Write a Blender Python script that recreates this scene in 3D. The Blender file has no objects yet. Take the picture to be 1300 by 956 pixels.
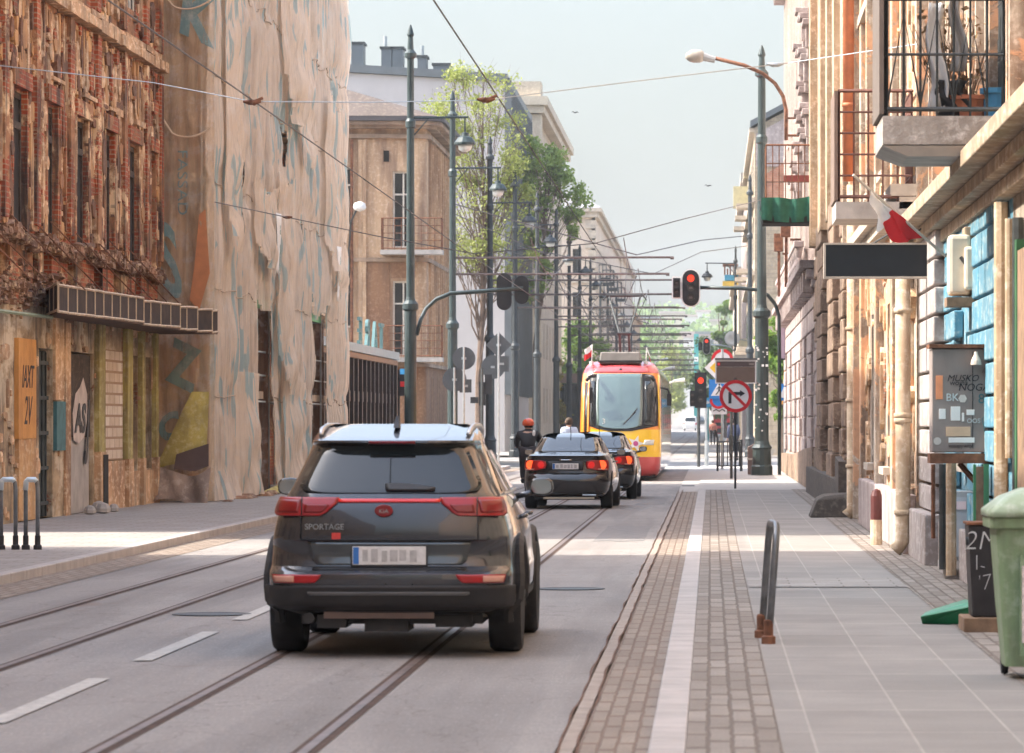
HAZE = True
import bpy, math, random
import numpy as np
from mathutils import Vector, Matrix
R = math.radians
random.seed(7)
scene = bpy.context.scene
COL = scene.collection
F = 5500.0; VX = 903.0; VY = 536.0; H = 1.6      # camera constants measured from the photograph (1300 px wide)
def P(px, py, Y): return Vector(((px-VX)*Y/F, Y, H-(py-VY)*Y/F))
def PXx(px, Y): return (px-VX)*Y/F
def PZ(py, Y): return H-(py-VY)*Y/F

# ------------------------------------------------------------------ materials
MATS = {}
def nmat(name):
    m = bpy.data.materials.new(name); m.use_nodes = True
    nt = m.node_tree; b = nt.nodes['Principled BSDF']
    MATS[name] = m
    return m, nt, b
def N(nt, t, **kw):
    n = nt.nodes.new(t)
    for k, v in kw.items():
        if hasattr(n, k) and k not in ('Scale',): setattr(n, k, v)
        else: n.inputs[k].default_value = v
    return n
def L(nt, a, b): nt.links.new(a, b)
def coords(nt, mode='Object', scale=(1,1,1)):
    mp = nt.nodes.new('ShaderNodeMapping'); mp.inputs['Scale'].default_value = scale
    if mode == 'World':
        g = nt.nodes.new('ShaderNodeNewGeometry'); L(nt, g.outputs['Position'], mp.inputs['Vector'])
    else:
        tc = nt.nodes.new('ShaderNodeTexCoord'); L(nt, tc.outputs['Object'], mp.inputs['Vector'])
    return mp.outputs['Vector']
def noise(nt, vec, scale, detail=5, rough=.55, dist=0):
    n = nt.nodes.new('ShaderNodeTexNoise'); L(nt, vec, n.inputs['Vector'])
    n.inputs['Scale'].default_value = scale; n.inputs['Detail'].default_value = detail
    n.inputs['Roughness'].default_value = rough; n.inputs['Distortion'].default_value = dist
    return n.outputs['Fac']
def ramp(nt, fac, stops, interp='LINEAR'):
    r = nt.nodes.new('ShaderNodeValToRGB'); L(nt, fac, r.inputs['Fac']); r.color_ramp.interpolation = interp
    e = r.color_ramp.elements
    while len(e) < len(stops): e.new(.5)
    for i, (p, c) in enumerate(stops):
        e[i].position = p
        e[i].color = (c, c, c, 1) if isinstance(c, (int, float)) else (*c, 1)
    return r.outputs['Color']
def mix(nt, fac, a, b, mode='MIX'):
    m = nt.nodes.new('ShaderNodeMix'); m.data_type = 'RGBA'; m.blend_type = mode
    if isinstance(fac, (int, float)): m.inputs[0].default_value = fac
    else: L(nt, fac, m.inputs[0])
    for i, v in ((6, a), (7, b)):
        if isinstance(v, tuple): m.inputs[i].default_value = (*v[:3], 1)
        else: L(nt, v, m.inputs[i])
    return m.outputs[2]
def bump(nt, b, h, strength=.3, dist=.02):
    n = nt.nodes.new('ShaderNodeBump'); n.inputs['Strength'].default_value = strength; n.inputs['Distance'].default_value = dist
    L(nt, h, n.inputs['Height']); L(nt, n.outputs['Normal'], b.inputs['Normal'])
def axis(nt, vec, order):
    s = nt.nodes.new('ShaderNodeSeparateXYZ'); L(nt, vec, s.inputs[0]); c = nt.nodes.new('ShaderNodeCombineXYZ')
    for i, k in enumerate(order):
        if k is not None: L(nt, s.outputs[k], c.inputs[i])
    return c.outputs[0]
def plain(name, col, rough=.6, metal=0, var=.12, scale=6, bmp=0, emit=None, estr=1, coat=0, spec=None):
    """a base colour with gentle procedural variation"""
    m, nt, b = nmat(name)
    v = coords(nt)
    f = noise(nt, v, scale)
    c = mix(nt, ramp(nt, f, [(.3, 0.), (.7, 1.)]), tuple(x*(1-var) for x in col), tuple(min(1, x*(1+var)) for x in col))
    L(nt, c, b.inputs['Base Color'])
    b.inputs['Roughness'].default_value = rough; b.inputs['Metallic'].default_value = metal
    if coat: b.inputs['Coat Weight'].default_value = coat; b.inputs['Coat Roughness'].default_value = .03
    if spec is not None: b.inputs['Specular IOR Level'].default_value = spec
    if bmp: bump(nt, b, noise(nt, v, scale*6), bmp, .01)
    if emit: b.inputs['Emission Color'].default_value = (*emit, 1); b.inputs['Emission Strength'].default_value = estr
    return m
def streaky(name, base, dark, light=None, vs=(3, 3, .25), amt=.6, dirt=(.12,.09,.07), rough=.9, bmp=.4, spots=0, spotcol=(.3,.1,.05), mode='World', lo=.42, hi=.62):
    """weathered plaster: large patches, vertical run-off streaks and optional spalled areas"""
    m, nt, b = nmat(name)
    v = coords(nt, mode, (1, .4, 1) if mode == 'World' else (1, 1, 1)); vst = coords(nt, mode, (vs[0], vs[1]*(.55 if mode == 'World' else 1), vs[2]))
    f1 = noise(nt, v, .7, 6, .65); f2 = noise(nt, vst, 1.6, 6, .65); f3 = noise(nt, v, 9, 4, .7)
    c = mix(nt, ramp(nt, f1, [(.38, 0.), (.62, 1.)]), base, dark)
    if light: c = mix(nt, ramp(nt, f3, [(.5, 0.), (.66, 1.)]), c, light)
    st = ramp(nt, f2, [(lo, 0.), (hi, amt)])
    c = mix(nt, st, c, dirt)
    h = f3
    if spots:
        sp = ramp(nt, noise(nt, v, 1.3, 8, .7, .6), [(.5-spots*.12+.06, 0.), (.53-spots*.12+.06, 1.)])
        sc = mix(nt, f3, spotcol, tuple(x*1.8 for x in spotcol))
        c = mix(nt, sp, c, sc)
        h = mix(nt, .5, sp, f3)
    L(nt, c, b.inputs['Base Color']); b.inputs['Roughness'].default_value = rough
    if bmp: bump(nt, b, h, bmp, .03)
    return m
def brickmat(name, c1, c2, mortar, plaster=None, cover=.5, order=(1, 2, None), scale=1., bw=.26, bh=.08, mode='World', streak=.5, bmp=.6, light=None):
    """brickwork seen through patches of remaining plaster"""
    m, nt, b = nmat(name)
    v = coords(nt, mode)
    s = nt.nodes.new('ShaderNodeSeparateXYZ'); L(nt, v, s.inputs[0])
    add = nt.nodes.new('ShaderNodeMath'); add.operation = 'ADD'; L(nt, s.outputs[0], add.inputs[0]); L(nt, s.outputs[1], add.inputs[1])
    cb = nt.nodes.new('ShaderNodeCombineXYZ'); L(nt, add.outputs[0], cb.inputs[0]); L(nt, s.outputs[2], cb.inputs[1])
    bt = nt.nodes.new('ShaderNodeTexBrick'); L(nt, cb.outputs[0], bt.inputs['Vector'])
    bt.inputs['Color1'].default_value = (*c1, 1); bt.inputs['Color2'].default_value = (*c2, 1); bt.inputs['Mortar'].default_value = (*mortar, 1)
    bt.inputs['Scale'].default_value = 1; bt.inputs['Mortar Size'].default_value = .012*scale
    bt.inputs['Brick Width'].default_value = bw*scale; bt.inputs['Row Height'].default_value = bh*scale
    c = mix(nt, ramp(nt, noise(nt, coords(nt, mode, (1, .4, 1)), 2.2, 6, .7), [(.35, 0.), (.7, .75)]), bt.outputs['Color'], tuple(x*.4 for x in c1))
    h = bt.outputs['Fac']; hh = mix(nt, 1., h, h); 
    inv = nt.nodes.new('ShaderNodeMath'); inv.operation = 'SUBTRACT'; inv.inputs[0].default_value = 1; L(nt, h, inv.inputs[1]); hh = inv.outputs[0]
    if plaster:
        vst = coords(nt, mode, (1., .42, .8))
        f = noise(nt, vst, 1.3, 9, .72, .5)
        k = .5+(.5-cover)*.35
        mk = ramp(nt, f, [(k, 0.), (k+.025, 1.)])
        pf = noise(nt, coords(nt, mode, (1, .35, 1)), 3, 6, .7)
        pc = mix(nt, ramp(nt, pf, [(.35, 0.), (.65, 1.)]), plaster, tuple(x*.5 for x in plaster))
        if light: pc = mix(nt, ramp(nt, noise(nt, coords(nt, mode, (1, .35, 1)), 1.6, 6, .65), [(.5, 0.), (.58, 1.)]), pc, light)
        c = mix(nt, mk, c, pc)
        hh = mix(nt, mk, hh, mix(nt, .5, (1., 1., 1.), pf), 'MIX')
    st = ramp(nt, noise(nt, coords(nt, mode, (3, 1.3, .35)), 1.4, 6, .7), [(.48, 0.), (.64, streak)])
    c = mix(nt, st, c, (.05, .032, .025))
    L(nt, c, b.inputs['Base Color']); b.inputs['Roughness'].default_value = .92
    bump(nt, b, hh, bmp, .03)
    return m
def glassmat(name, col=(.02,.025,.03), rough=.05, spec=.8):
    m, nt, b = nmat(name)
    v = coords(nt); f = noise(nt, v, 1.3, 2)
    L(nt, mix(nt, f, col, tuple(x*2.2 for x in col)), b.inputs['Base Color'])
    b.inputs['Roughness'].default_value = rough; b.inputs['Specular IOR Level'].default_value = spec
    return m
def paint(name, col, metal=.0, rough=.28, dirt=0.0, coat=1.):
    """car paint: base, a clear coat and road dust low down"""
    m, nt, b = nmat(name)
    v = coords(nt)
    s = nt.nodes.new('ShaderNodeSeparateXYZ'); L(nt, v, s.inputs[0])
    low = ramp(nt, s.outputs[2], [(.15, 1.), (.75, 0.)])
    d = mix(nt, noise(nt, v, 7, 6, .7), (0., 0., 0.), low)
    d2 = nt.nodes.new('ShaderNodeMath'); d2.operation = 'MULTIPLY'; L(nt, d, d2.inputs[0]); d2.inputs[1].default_value = dirt
    c = mix(nt, d2.outputs[0], col, (.23, .2, .17))
    L(nt, c, b.inputs['Base Color'])
    b.inputs['Metallic'].default_value = metal; b.inputs['Roughness'].default_value = rough
    b.inputs['Coat Weight'].default_value = coat; b.inputs['Coat Roughness'].default_value = .04
    return m

# ------------------------------------------------------------------ mesh builder
class MB:
    def __init__(s): s.v = []; s.f = []; s.mi = []; s.cur = 0
    def quad(s, a, b, c, d):
        n = len(s.v); s.v += [tuple(a), tuple(b), tuple(c), tuple(d)]; s.f.append((n, n+1, n+2, n+3)); s.mi.append(s.cur); return s
    def poly(s, pts):
        n = len(s.v); s.v += [tuple(p) for p in pts]; s.f.append(tuple(range(n, n+len(pts)))); s.mi.append(s.cur); return s
    def box(s, x0, x1, y0, y1, z0, z1, M=None, taper=0):
        if x0 > x1: x0, x1 = x1, x0
        if y0 > y1: y0, y1 = y1, y0
        if z0 > z1: z0, z1 = z1, z0
        n = len(s.v); t = taper
        vs = [(x0,y0,z0),(x1,y0,z0),(x1,y1,z0),(x0,y1,z0),(x0+t,y0+t,z1),(x1-t,y0+t,z1),(x1-t,y1-t,z1),(x0+t,y1-t,z1)]
        if M is not None: vs = [tuple(M @ Vector(p)) for p in vs]
        s.v += vs
        for q in ((3,2,1,0),(4,5,6,7),(0,1,5,4),(1,2,6,5),(2,3,7,6),(3,0,4,7)):
            s.f.append(tuple(n+i for i in q)); s.mi.append(s.cur)
        return s
    def rings(s, rings, closed=True, cap0=True, cap1=True):
        n0 = len(s.v); k = len(rings[0])
        for r in rings: s.v += [tuple(p) for p in r]
        for i in range(len(rings)-1):
            for j in range(k if closed else k-1):
                j2 = (j+1) % k
                s.f.append((n0+i*k+j, n0+i*k+j2, n0+(i+1)*k+j2, n0+(i+1)*k+j)); s.mi.append(s.cur)
        if cap0: s.f.append(tuple(n0+j for j in reversed(range(k)))); s.mi.append(s.cur)
        if cap1: s.f.append(tuple(n0+(len(rings)-1)*k+j for j in range(k))); s.mi.append(s.cur)
        return s
    def tube(s, pts, r, n=8, cap=True):
        pts = [Vector(p) for p in pts]
        rr = r if isinstance(r, (list, tuple)) else [r]*len(pts)
        rings = []; up = None
        for i, p in enumerate(pts):
            d = (pts[min(i+1, len(pts)-1)]-pts[max(i-1, 0)])
            if d.length < 1e-9: d = Vector((0,0,1))
            d.normalize()
            if up is None: up = Vector((0,0,1)) if abs(d.z) < .9 else Vector((1,0,0))
            a = d.cross(up); a.normalize(); b = a.cross(d); up = b
            rings.append([p+(a*math.cos(t)+b*math.sin(t))*rr[i] for t in [2*math.pi*k/n for k in range(n)]])
        return s.rings(rings, True, cap, cap)
    def lathe(s, prof, n=16, c=(0,0,0), ax='z'):
        rings = []
        for (r, z) in prof:
            ring = []
            for k in range(n):
                t = 2*math.pi*k/n; a, b = r*math.cos(t), r*math.sin(t)
                if ax == 'z': q = (c[0]+a, c[1]+b, c[2]+z)
                elif ax == 'x': q = (c[0]+z, c[1]+a, c[2]+b)
                else: q = (c[0]+b, c[1]+z, c[2]+a)
                ring.append(q)
            rings.append(ring)
        return s.rings(rings)
    def disc(s, c, r, d=(0,-1,0), th=.01, n=28, squash=1):
        c = Vector(c); d = Vector(d).normalized(); up = Vector((0,0,1)) if abs(d.z) < .9 else Vector((1,0,0))
        a = d.cross(up).normalized(); b = a.cross(d)
        mk = lambda o, k: [c+d*o+(a*math.cos(2*math.pi*i/n)*squash+b*math.sin(2*math.pi*i/n))*k for i in range(n)]
        return s.rings([mk(0, r), mk(th, r)])
    def ring(s, c, r0, r1, y0, y1, n=32):
        """annulus facing -Y"""
        mk = lambda y, r: [(c[0]+r*math.cos(2*math.pi*i/n), y, c[2]+r*math.sin(2*math.pi*i/n)) for i in range(n)]
        return s.rings([mk(y1, r0), mk(y0, r0), mk(y0, r1), mk(y1, r1), mk(y1, r0)], True, False, False)
    def prism(s, pts2, y0, y1):
        """polygon in (x,z) extruded from y0 to y1"""
        n = len(s.v); k = len(pts2)
        s.v += [(p[0], y0, p[1]) for p in pts2]+[(p[0], y1, p[1]) for p in pts2]
        s.f.append(tuple(n+i for i in range(k))); s.f.append(tuple(n+k+i for i in reversed(range(k)))); s.mi += [s.cur]*2
        for i in range(k):
            j = (i+1) % k; s.f.append((n+j, n+i, n+k+i, n+k+j)); s.mi.append(s.cur)
        return s
    def prismx(s, pts2, x0, x1):
        """polygon in (y,z) extruded along x"""
        n = len(s.v); k = len(pts2)
        s.v += [(x0, p[0], p[1]) for p in pts2]+[(x1, p[0], p[1]) for p in pts2]
        s.f.append(tuple(n+i for i in range(k))); s.f.append(tuple(n+k+i for i in reversed(range(k)))); s.mi += [s.cur]*2
        for i in range(k):
            j = (i+1) % k; s.f.append((n+j, n+i, n+k+i, n+k+j)); s.mi.append(s.cur)
        return s
    def grid(s, fn, nu, nv):
        n0 = len(s.v)
        for i in range(nu+1):
            for j in range(nv+1): s.v.append(tuple(fn(i/nu, j/nv)))
        for i in range(nu):
            for j in range(nv):
                a = n0+i*(nv+1)+j; s.f.append((a, a+nv+1, a+nv+2, a+1)); s.mi.append(s.cur)
        return s
    def text(s, txt, size, o, ux=(1,0,0), uz=(0,0,1), ext=.004, nrm=(0,-1,0), shear=0, align='CENTER', bold=0):
        cu = bpy.data.curves.new('t', 'FONT'); cu.body = txt; cu.size = size; cu.align_x = align; cu.extrude = ext/2; cu.resolution_u = 3; cu.shear = shear; cu.offset = bold
        ob = bpy.data.objects.new('t', cu); COL.objects.link(ob)
        dg = bpy.context.evaluated_depsgraph_get(); me = ob.evaluated_get(dg).to_mesh()
        o, ux, uz, nn = Vector(o), Vector(ux), Vector(uz), Vector(nrm)
        n = len(s.v)
        for v in me.vertices: s.v.append(tuple(o+ux*v.co.x+uz*v.co.y+nn*v.co.z))
        for p in me.polygons: s.f.append(tuple(n+i for i in p.vertices)); s.mi.append(s.cur)
        ob.evaluated_get(dg).to_mesh_clear(); bpy.data.objects.remove(ob); bpy.data.curves.remove(cu)
        return s
    def each(s, name, m, parent=None, **k):
        """every loose piece becomes a part of its own"""
        par = list(range(len(s.v)))
        def fd(a):
            while par[a] != a: par[a] = par[par[a]]; a = par[a]
            return a
        for f in s.f:
            for i in f[1:]: par[fd(i)] = fd(f[0])
        gr = {}
        for fi, f in enumerate(s.f): gr.setdefault(fd(f[0]), []).append(fi)
        out = []
        for fs in gr.values():
            q = MB(); mp = {}
            for fi in fs:
                for i in s.f[fi]:
                    if i not in mp: mp[i] = len(q.v); q.v.append(s.v[i])
                q.f.append(tuple(mp[i] for i in s.f[fi])); q.mi.append(s.mi[fi])
            out.append(q.build(name, m, parent, **k))
        return out
    def build(s, name, m, parent=None, smooth=False, bevel=0, sub=0, solid=0, fixn=False):
        me = bpy.data.meshes.new(name)
        off = Vector((0,0,0)); q = parent
        while q is not None: off += q.location; q = q.parent
        v = [(a-off.x, b-off.y, c-off.z) for a, b, c in s.v] if parent is not None else s.v
        loc = Vector((0,0,0))
        if parent is None and s.v:
            xs, ys, zs = zip(*s.v); loc = Vector(((min(xs)+max(xs))/2, (min(ys)+max(ys))/2, min(zs)))
            v = [(a-loc.x, b-loc.y, c-loc.z) for a, b, c in s.v]
        me.from_pydata(v, [], s.f)
        ms = m if isinstance(m, (list, tuple)) else [m]
        for x in ms: me.materials.append(x)
        if len(ms) > 1: me.polygons.foreach_set('material_index', s.mi)
        if smooth: me.polygons.foreach_set('use_smooth', [True]*len(me.polygons))
        me.update()
        o = bpy.data.objects.new(name, me); COL.objects.link(o); o.location = loc
        if parent is not None: o.parent = parent
        if fixn:
            import bmesh
            bm = bmesh.new(); bm.from_mesh(me); bmesh.ops.remove_doubles(bm, verts=bm.verts, dist=1e-4)
            bmesh.ops.recalc_face_normals(bm, faces=bm.faces); bm.to_mesh(me); bm.free()
        if solid:
            md = o.modifiers.new('s', 'SOLIDIFY'); md.thickness = solid; md.offset = -1
        if sub:
            md = o.modifiers.new('u', 'SUBSURF'); md.levels = sub; md.render_levels = sub
        if bevel:
            md = o.modifiers.new('b', 'BEVEL'); md.width = bevel; md.segments = 2; md.limit_method = 'ANGLE'; md.angle_limit = R(40)
        if smooth == 'auto':
            md = None
        return o
def tag(o, label=None, cat=None, group=None, kind=None):
    if label: o['label'] = label
    if cat: o['category'] = cat
    if group: o['group'] = group
    if kind: o['kind'] = kind
    return o
def thing(name, label, cat, loc=(0,0,0), rot=0, group=None):
    o = bpy.data.objects.new(name, None); COL.objects.link(o); o.location = loc; o.rotation_euler = (0,0,rot)
    o.empty_display_size = .3
    return tag(o, label, cat, group)
def copy_tree(o, parent=None):
    c = o.copy(); COL.objects.link(c); c.parent = parent
    for ch in list(o.children): copy_tree(ch, c)
    return c
def structure(mb, name, m, smooth=False, **k): return tag(mb.build(name, m, None, smooth, **k), kind='structure')
def npmesh(name, V, Fq, m, parent=None, mi=None, smooth=False):
    """numpy vertices and quads to a mesh object"""
    me = bpy.data.meshes.new(name); nv, nf = len(V), len(Fq)
    me.vertices.add(nv); me.vertices.foreach_set('co', V.astype(np.float32).ravel())
    k = Fq.shape[1]
    me.loops.add(nf*k); me.loops.foreach_set('vertex_index', Fq.astype(np.int32).ravel())
    me.polygons.add(nf); me.polygons.foreach_set('loop_start', np.arange(0, nf*k, k, dtype=np.int32)); me.polygons.foreach_set('loop_total', np.full(nf, k, dtype=np.int32))
    ms = m if isinstance(m, (list, tuple)) else [m]
    for x in ms: me.materials.append(x)
    if mi is not None: me.polygons.foreach_set('material_index', mi.astype(np.int32))
    if smooth: me.polygons.foreach_set('use_smooth', [True]*nf)
    me.update(); me.validate()
    o = bpy.data.objects.new(name, me); COL.objects.link(o)
    if parent is not None: o.parent = parent
    return o
# wall frames: u along the wall, d inward, z up
class WF:
    def __init__(s, o, u, d): s.o = Vector(o); s.u = Vector(u); s.d = Vector(d)
    def __call__(s, u, z, d=0): return s.o+s.u*u+s.d*d+Vector((0,0,z))
    def box(s, mb, u0, u1, z0, z1, d0, d1):
        c = [s(u, z, d) for u, d, z in ((u0,d0,z0),(u1,d0,z0),(u1,d1,z0),(u0,d1,z0),(u0,d0,z1),(u1,d0,z1),(u1,d1,z1),(u0,d1,z1))]
        n = len(mb.v); mb.v += [tuple(p) for p in c]
        fl = s.u.cross(s.d).z < 0
        for q in ((3,2,1,0),(4,5,6,7),(0,1,5,4),(1,2,6,5),(2,3,7,6),(3,0,4,7)):
            q = q[::-1] if fl else q
            mb.f.append(tuple(n+i for i in q)); mb.mi.append(mb.cur)
    def wall(s, mb, u0, u1, z0, z1, holes, depth=.3, caps=True):
        """front skin with holes and their reveals"""
        us = sorted({u0, u1, *[h[0] for h in holes], *[h[1] for h in holes]}); zs = sorted({z0, z1, *[h[2] for h in holes], *[h[3] for h in holes]})
        us = [u for u in us if u0 <= u <= u1]; zs = [z for z in zs if z0 <= z <= z1]
        fl = s.u.cross(s.d).z < 0
        def q(a, b, c, d): mb.quad(*( (d, c, b, a) if fl else (a, b, c, d)))
        for i in range(len(us)-1):
            for j in range(len(zs)-1):
                uc, zc = (us[i]+us[i+1])/2, (zs[j]+zs[j+1])/2
                if any(h[0] < uc < h[1] and h[2] < zc < h[3] for h in holes): continue
                q(s(us[i], zs[j]), s(us[i+1], zs[j]), s(us[i+1], zs[j+1]), s(us[i], zs[j+1]))
        for a, b, c, e in [h[:4] for h in holes]:
            q(s(a,c), s(a,e), s(a,e,depth), s(a,c,depth)); q(s(b,c,depth), s(b,e,depth), s(b,e), s(b,c))
            q(s(a,e), s(b,e), s(b,e,depth), s(a,e,depth)); q(s(a,c,depth), s(b,c,depth), s(b,c), s(a,c))
        if caps:
            q(s(u0,z0,depth), s(u0,z1,depth), s(u0,z1), s(u0,z0)); q(s(u1,z0), s(u1,z1), s(u1,z1,depth), s(u1,z0,depth))
            q(s(u0,z1), s(u0,z1,depth), s(u1,z1,depth), s(u1,z1))
    def window(s, root, u0, u1, z0, z1, depth, frame, pane, sash=True, name='window', fw=.07, trans=.7, sill=None, bars=0):
        fr = MB(); g = MB(); d0 = depth-.1
        s.box(fr, u0, u0+fw, z0, z1, d0, depth-.02); s.box(fr, u1-fw, u1, z0, z1, d0, depth-.02)
        s.box(fr, u0+fw, u1-fw, z0, z0+fw, d0, depth-.02); s.box(fr, u0+fw, u1-fw, z1-fw, z1, d0, depth-.02)
        if sash:
            um = (u0+u1)/2; zt = z0+(z1-z0)*trans
            s.box(fr, um-.03, um+.03, z0+fw, z1-fw, d0+.01, depth-.03); s.box(fr, u0+fw, um-.03, zt-.03, zt+.03, d0+.015, depth-.035); s.box(fr, um+.03, u1-fw, zt-.03, zt+.03, d0+.015, depth-.035)
        f = fr.build(name, frame, root)
        s.box(g, u0+fw*.5, u1-fw*.5, z0+fw*.5, z1-fw*.5, depth-.055, depth-.045)
        g.build('pane', pane, f)
        if sill is not None:
            sl = MB(); s.box(sl, u0-.1, u1+.1, z0-.1, z0, -.12, depth-.1); sl.build('sill', sill, f)
        return f
# ------------------------------------------------------------------ camera, sky, sun
cam_d = bpy.data.cameras.new('camera'); cam = bpy.data.objects.new('camera', cam_d); COL.objects.link(cam); scene.camera = cam
cam.location = (0, 0, H); cam.rotation_euler = (R(90), 0, 0)
cam_d.sensor_width = 36; cam_d.lens = 36*F/1300; cam_d.clip_end = 6000; cam_d.clip_start = .5
cam_d.shift_x = (650-VX)/1300; cam_d.shift_y = (VY-478)/1300
cam_d.dof.use_dof = True; cam_d.dof.focus_distance = 62; cam_d.dof.aperture_fstop = 8
W = bpy.data.worlds.new('World'); scene.world = W; W.use_nodes = True
SUN_EL = 43.0
wn = W.node_tree; sky = wn.nodes.new('ShaderNodeTexSky'); sky.sky_type = 'NISHITA'; sky.sun_disc = False
sky.sun_elevation = R(SUN_EL); sky.sun_rotation = R(-90); sky.air_density = 1.1; sky.dust_density = 3.2; sky.ozone_density = 1.4; sky.altitude = 100
_tc = wn.nodes.new('ShaderNodeTexCoord'); _sx = wn.nodes.new('ShaderNodeSeparateXYZ'); wn.links.new(_tc.outputs['Generated'], _sx.inputs[0])
_mr = wn.nodes.new('ShaderNodeMapRange'); wn.links.new(_sx.outputs[2], _mr.inputs[0]); _mr.inputs[1].default_value = .05; _mr.inputs[2].default_value = .75; _mr.inputs[3].default_value = .40; _mr.inputs[4].default_value = 1.6
_hs = wn.nodes.new('ShaderNodeHueSaturation'); _hs.inputs['Saturation'].default_value = .68; wn.links.new(sky.outputs[0], _hs.inputs['Color'])
_vm = wn.nodes.new('ShaderNodeVectorMath'); _vm.operation = 'SCALE'; wn.links.new(_hs.outputs[0], _vm.inputs[0]); wn.links.new(_mr.outputs[0], _vm.inputs['Scale'])
wn.links.new(_vm.outputs[0], wn.nodes['Background'].inputs[0]); wn.nodes['Background'].inputs[1].default_value = .13
sd = bpy.data.lights.new('sun', 'SUN'); sd.energy = 2.5; sd.angle = R(.55); sd.color = (1, .93, .82)
so = bpy.data.objects.new('sun', sd); COL.objects.link(so); so.rotation_euler = Vector((-math.cos(R(SUN_EL)), -.02, math.sin(R(SUN_EL)))).to_track_quat('Z', 'Y').to_euler()
scene.view_settings.view_transform = 'Standard'; scene.view_settings.look = 'None'; scene.view_settings.gamma = 1; scene.view_settings.exposure = 1.88
scene.cycles.use_denoising = True; scene.cycles.max_bounces = 8; scene.cycles.diffuse_bounces = 4; scene.cycles.transparent_max_bounces = 12
scene.cycles.sample_clamp_indirect = 6; scene.cycles.volume_bounces = 0; scene.cycles.use_adaptive_sampling = True; scene.cycles.adaptive_threshold = .02

# ------------------------------------------------------------------ shared materials
M = {}
M['iron'] = plain('iron', (.055, .06, .06), .55, .3, .3, 8, .2)
M['pole'] = plain('pole_paint', (.030, .046, .046), .42, .1, .22, 3, .08)
M['pole_dark'] = plain('pole_paint_dark', (.03, .036, .04), .5, .1, .25, 3, .08)
M['rust'] = plain('rust', (.2, .085, .045), .8, .2, .5, 9, .3)
M['galv'] = plain('galvanised', (.42, .45, .46), .4, .7, .15, 7)
M['black'] = plain('black_plastic', (.018, .018, .02), .5, 0, .2, 9)
M['rubber'] = plain('rubber', (.02, .02, .021), .8, 0, .3, 12, .3)
M['white'] = plain('white_paint', (.78, .77, .74), .55, 0, .05, 4)
M['red'] = plain('red_paint', (.62, .03, .03), .45, 0, .1, 5)
M['cable'] = plain('cable', (.1, .09, .09), .6)
M['glass'] = glassmat('window_glass', (.03, .036, .04))
M['glass_dark'] = glassmat('dark_glass', (.01, .012, .014))
M['dark_in'] = plain('dark_interior', (.02, .016, .013), .95)
M['wood'] = plain('weathered_wood', (.24, .15, .09), .85, 0, .35, 7, .4)
M['woodlight'] = plain('pale_window_wood', (.55, .5, .42), .7, 0, .2, 5)
M['stone'] = plain('pale_stone', (.46, .40, .33), .85, 0, .25, 3, .4)
M['concrete'] = plain('concrete', (.40, .37, .34), .9, 0, .2, 3, .35)
M['green'] = plain('green_paint', (.06, .22, .1), .55, 0, .2, 5)

def asphalt():
    m, nt, b = nmat('asphalt'); v = coords(nt, 'World')
    f1 = noise(nt, v, .35, 5, .6); f2 = noise(nt, coords(nt, 'World', (1, .12, 1)), 60, 3, .7); f3 = noise(nt, coords(nt, 'World', (1.6, .08, 1)), 1.2, 5, .6)
    c = mix(nt, ramp(nt, f1, [(.35, 0.), (.65, 1.)]), (.268, .246, .228), (.325, .30, .278))
    c = mix(nt, ramp(nt, f3, [(.45, 0.), (.68, .6)]), c, (.155, .138, .125))
    f5 = noise(nt, coords(nt, 'World', (.7, .03, 1)), 1.0, 3, .5); c = mix(nt, ramp(nt, f5, [(.55, 0.), (.57, .25)]), c, (.13, .12, .115))
    c = mix(nt, ramp(nt, f2, [(.3, .35), (.7, 0.)]), c, (.08, .08, .08))
    c = mix(nt, ramp(nt, f2, [(.62, 0.), (.7, .35)]), c, (.5, .48, .45))
    # stains and patch repairs
    f4 = noise(nt, coords(nt, 'World', (.9, .25, 1)), .9, 4, .6, .4)
    c = mix(nt, ramp(nt, f4, [(.66, 0.), (.69, .45)]), c, (.2, .13, .1))
    cr = nt.nodes.new('ShaderNodeTexVoronoi'); cr.feature = 'DISTANCE_TO_EDGE'; cr.inputs['Scale'].default_value = .55
    wv = coords(nt, 'World', (1, .6, 1)); wn2 = nt.nodes.new('ShaderNodeVectorMath'); wn2.operation = 'ADD'; L(nt, wv, wn2.inputs[0])
    nn = nt.nodes.new('ShaderNodeTexNoise'); nn.inputs['Scale'].default_value = 1.6; nn.inputs['Detail'].default_value = 6; L(nt, wv, nn.inputs['Vector']); L(nt, nn.outputs['Color'], wn2.inputs[1]); L(nt, wn2.outputs[0], cr.inputs['Vector'])
    c = mix(nt, ramp(nt, cr.outputs['Distance'], [(.0, .5), (.006, 0.)]), c, (.09, .07, .06))
    L(nt, c, b.inputs['Base Color']); b.inputs['Roughness'].default_value = .82
    bump(nt, b, f2, .5, .006); return m
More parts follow.
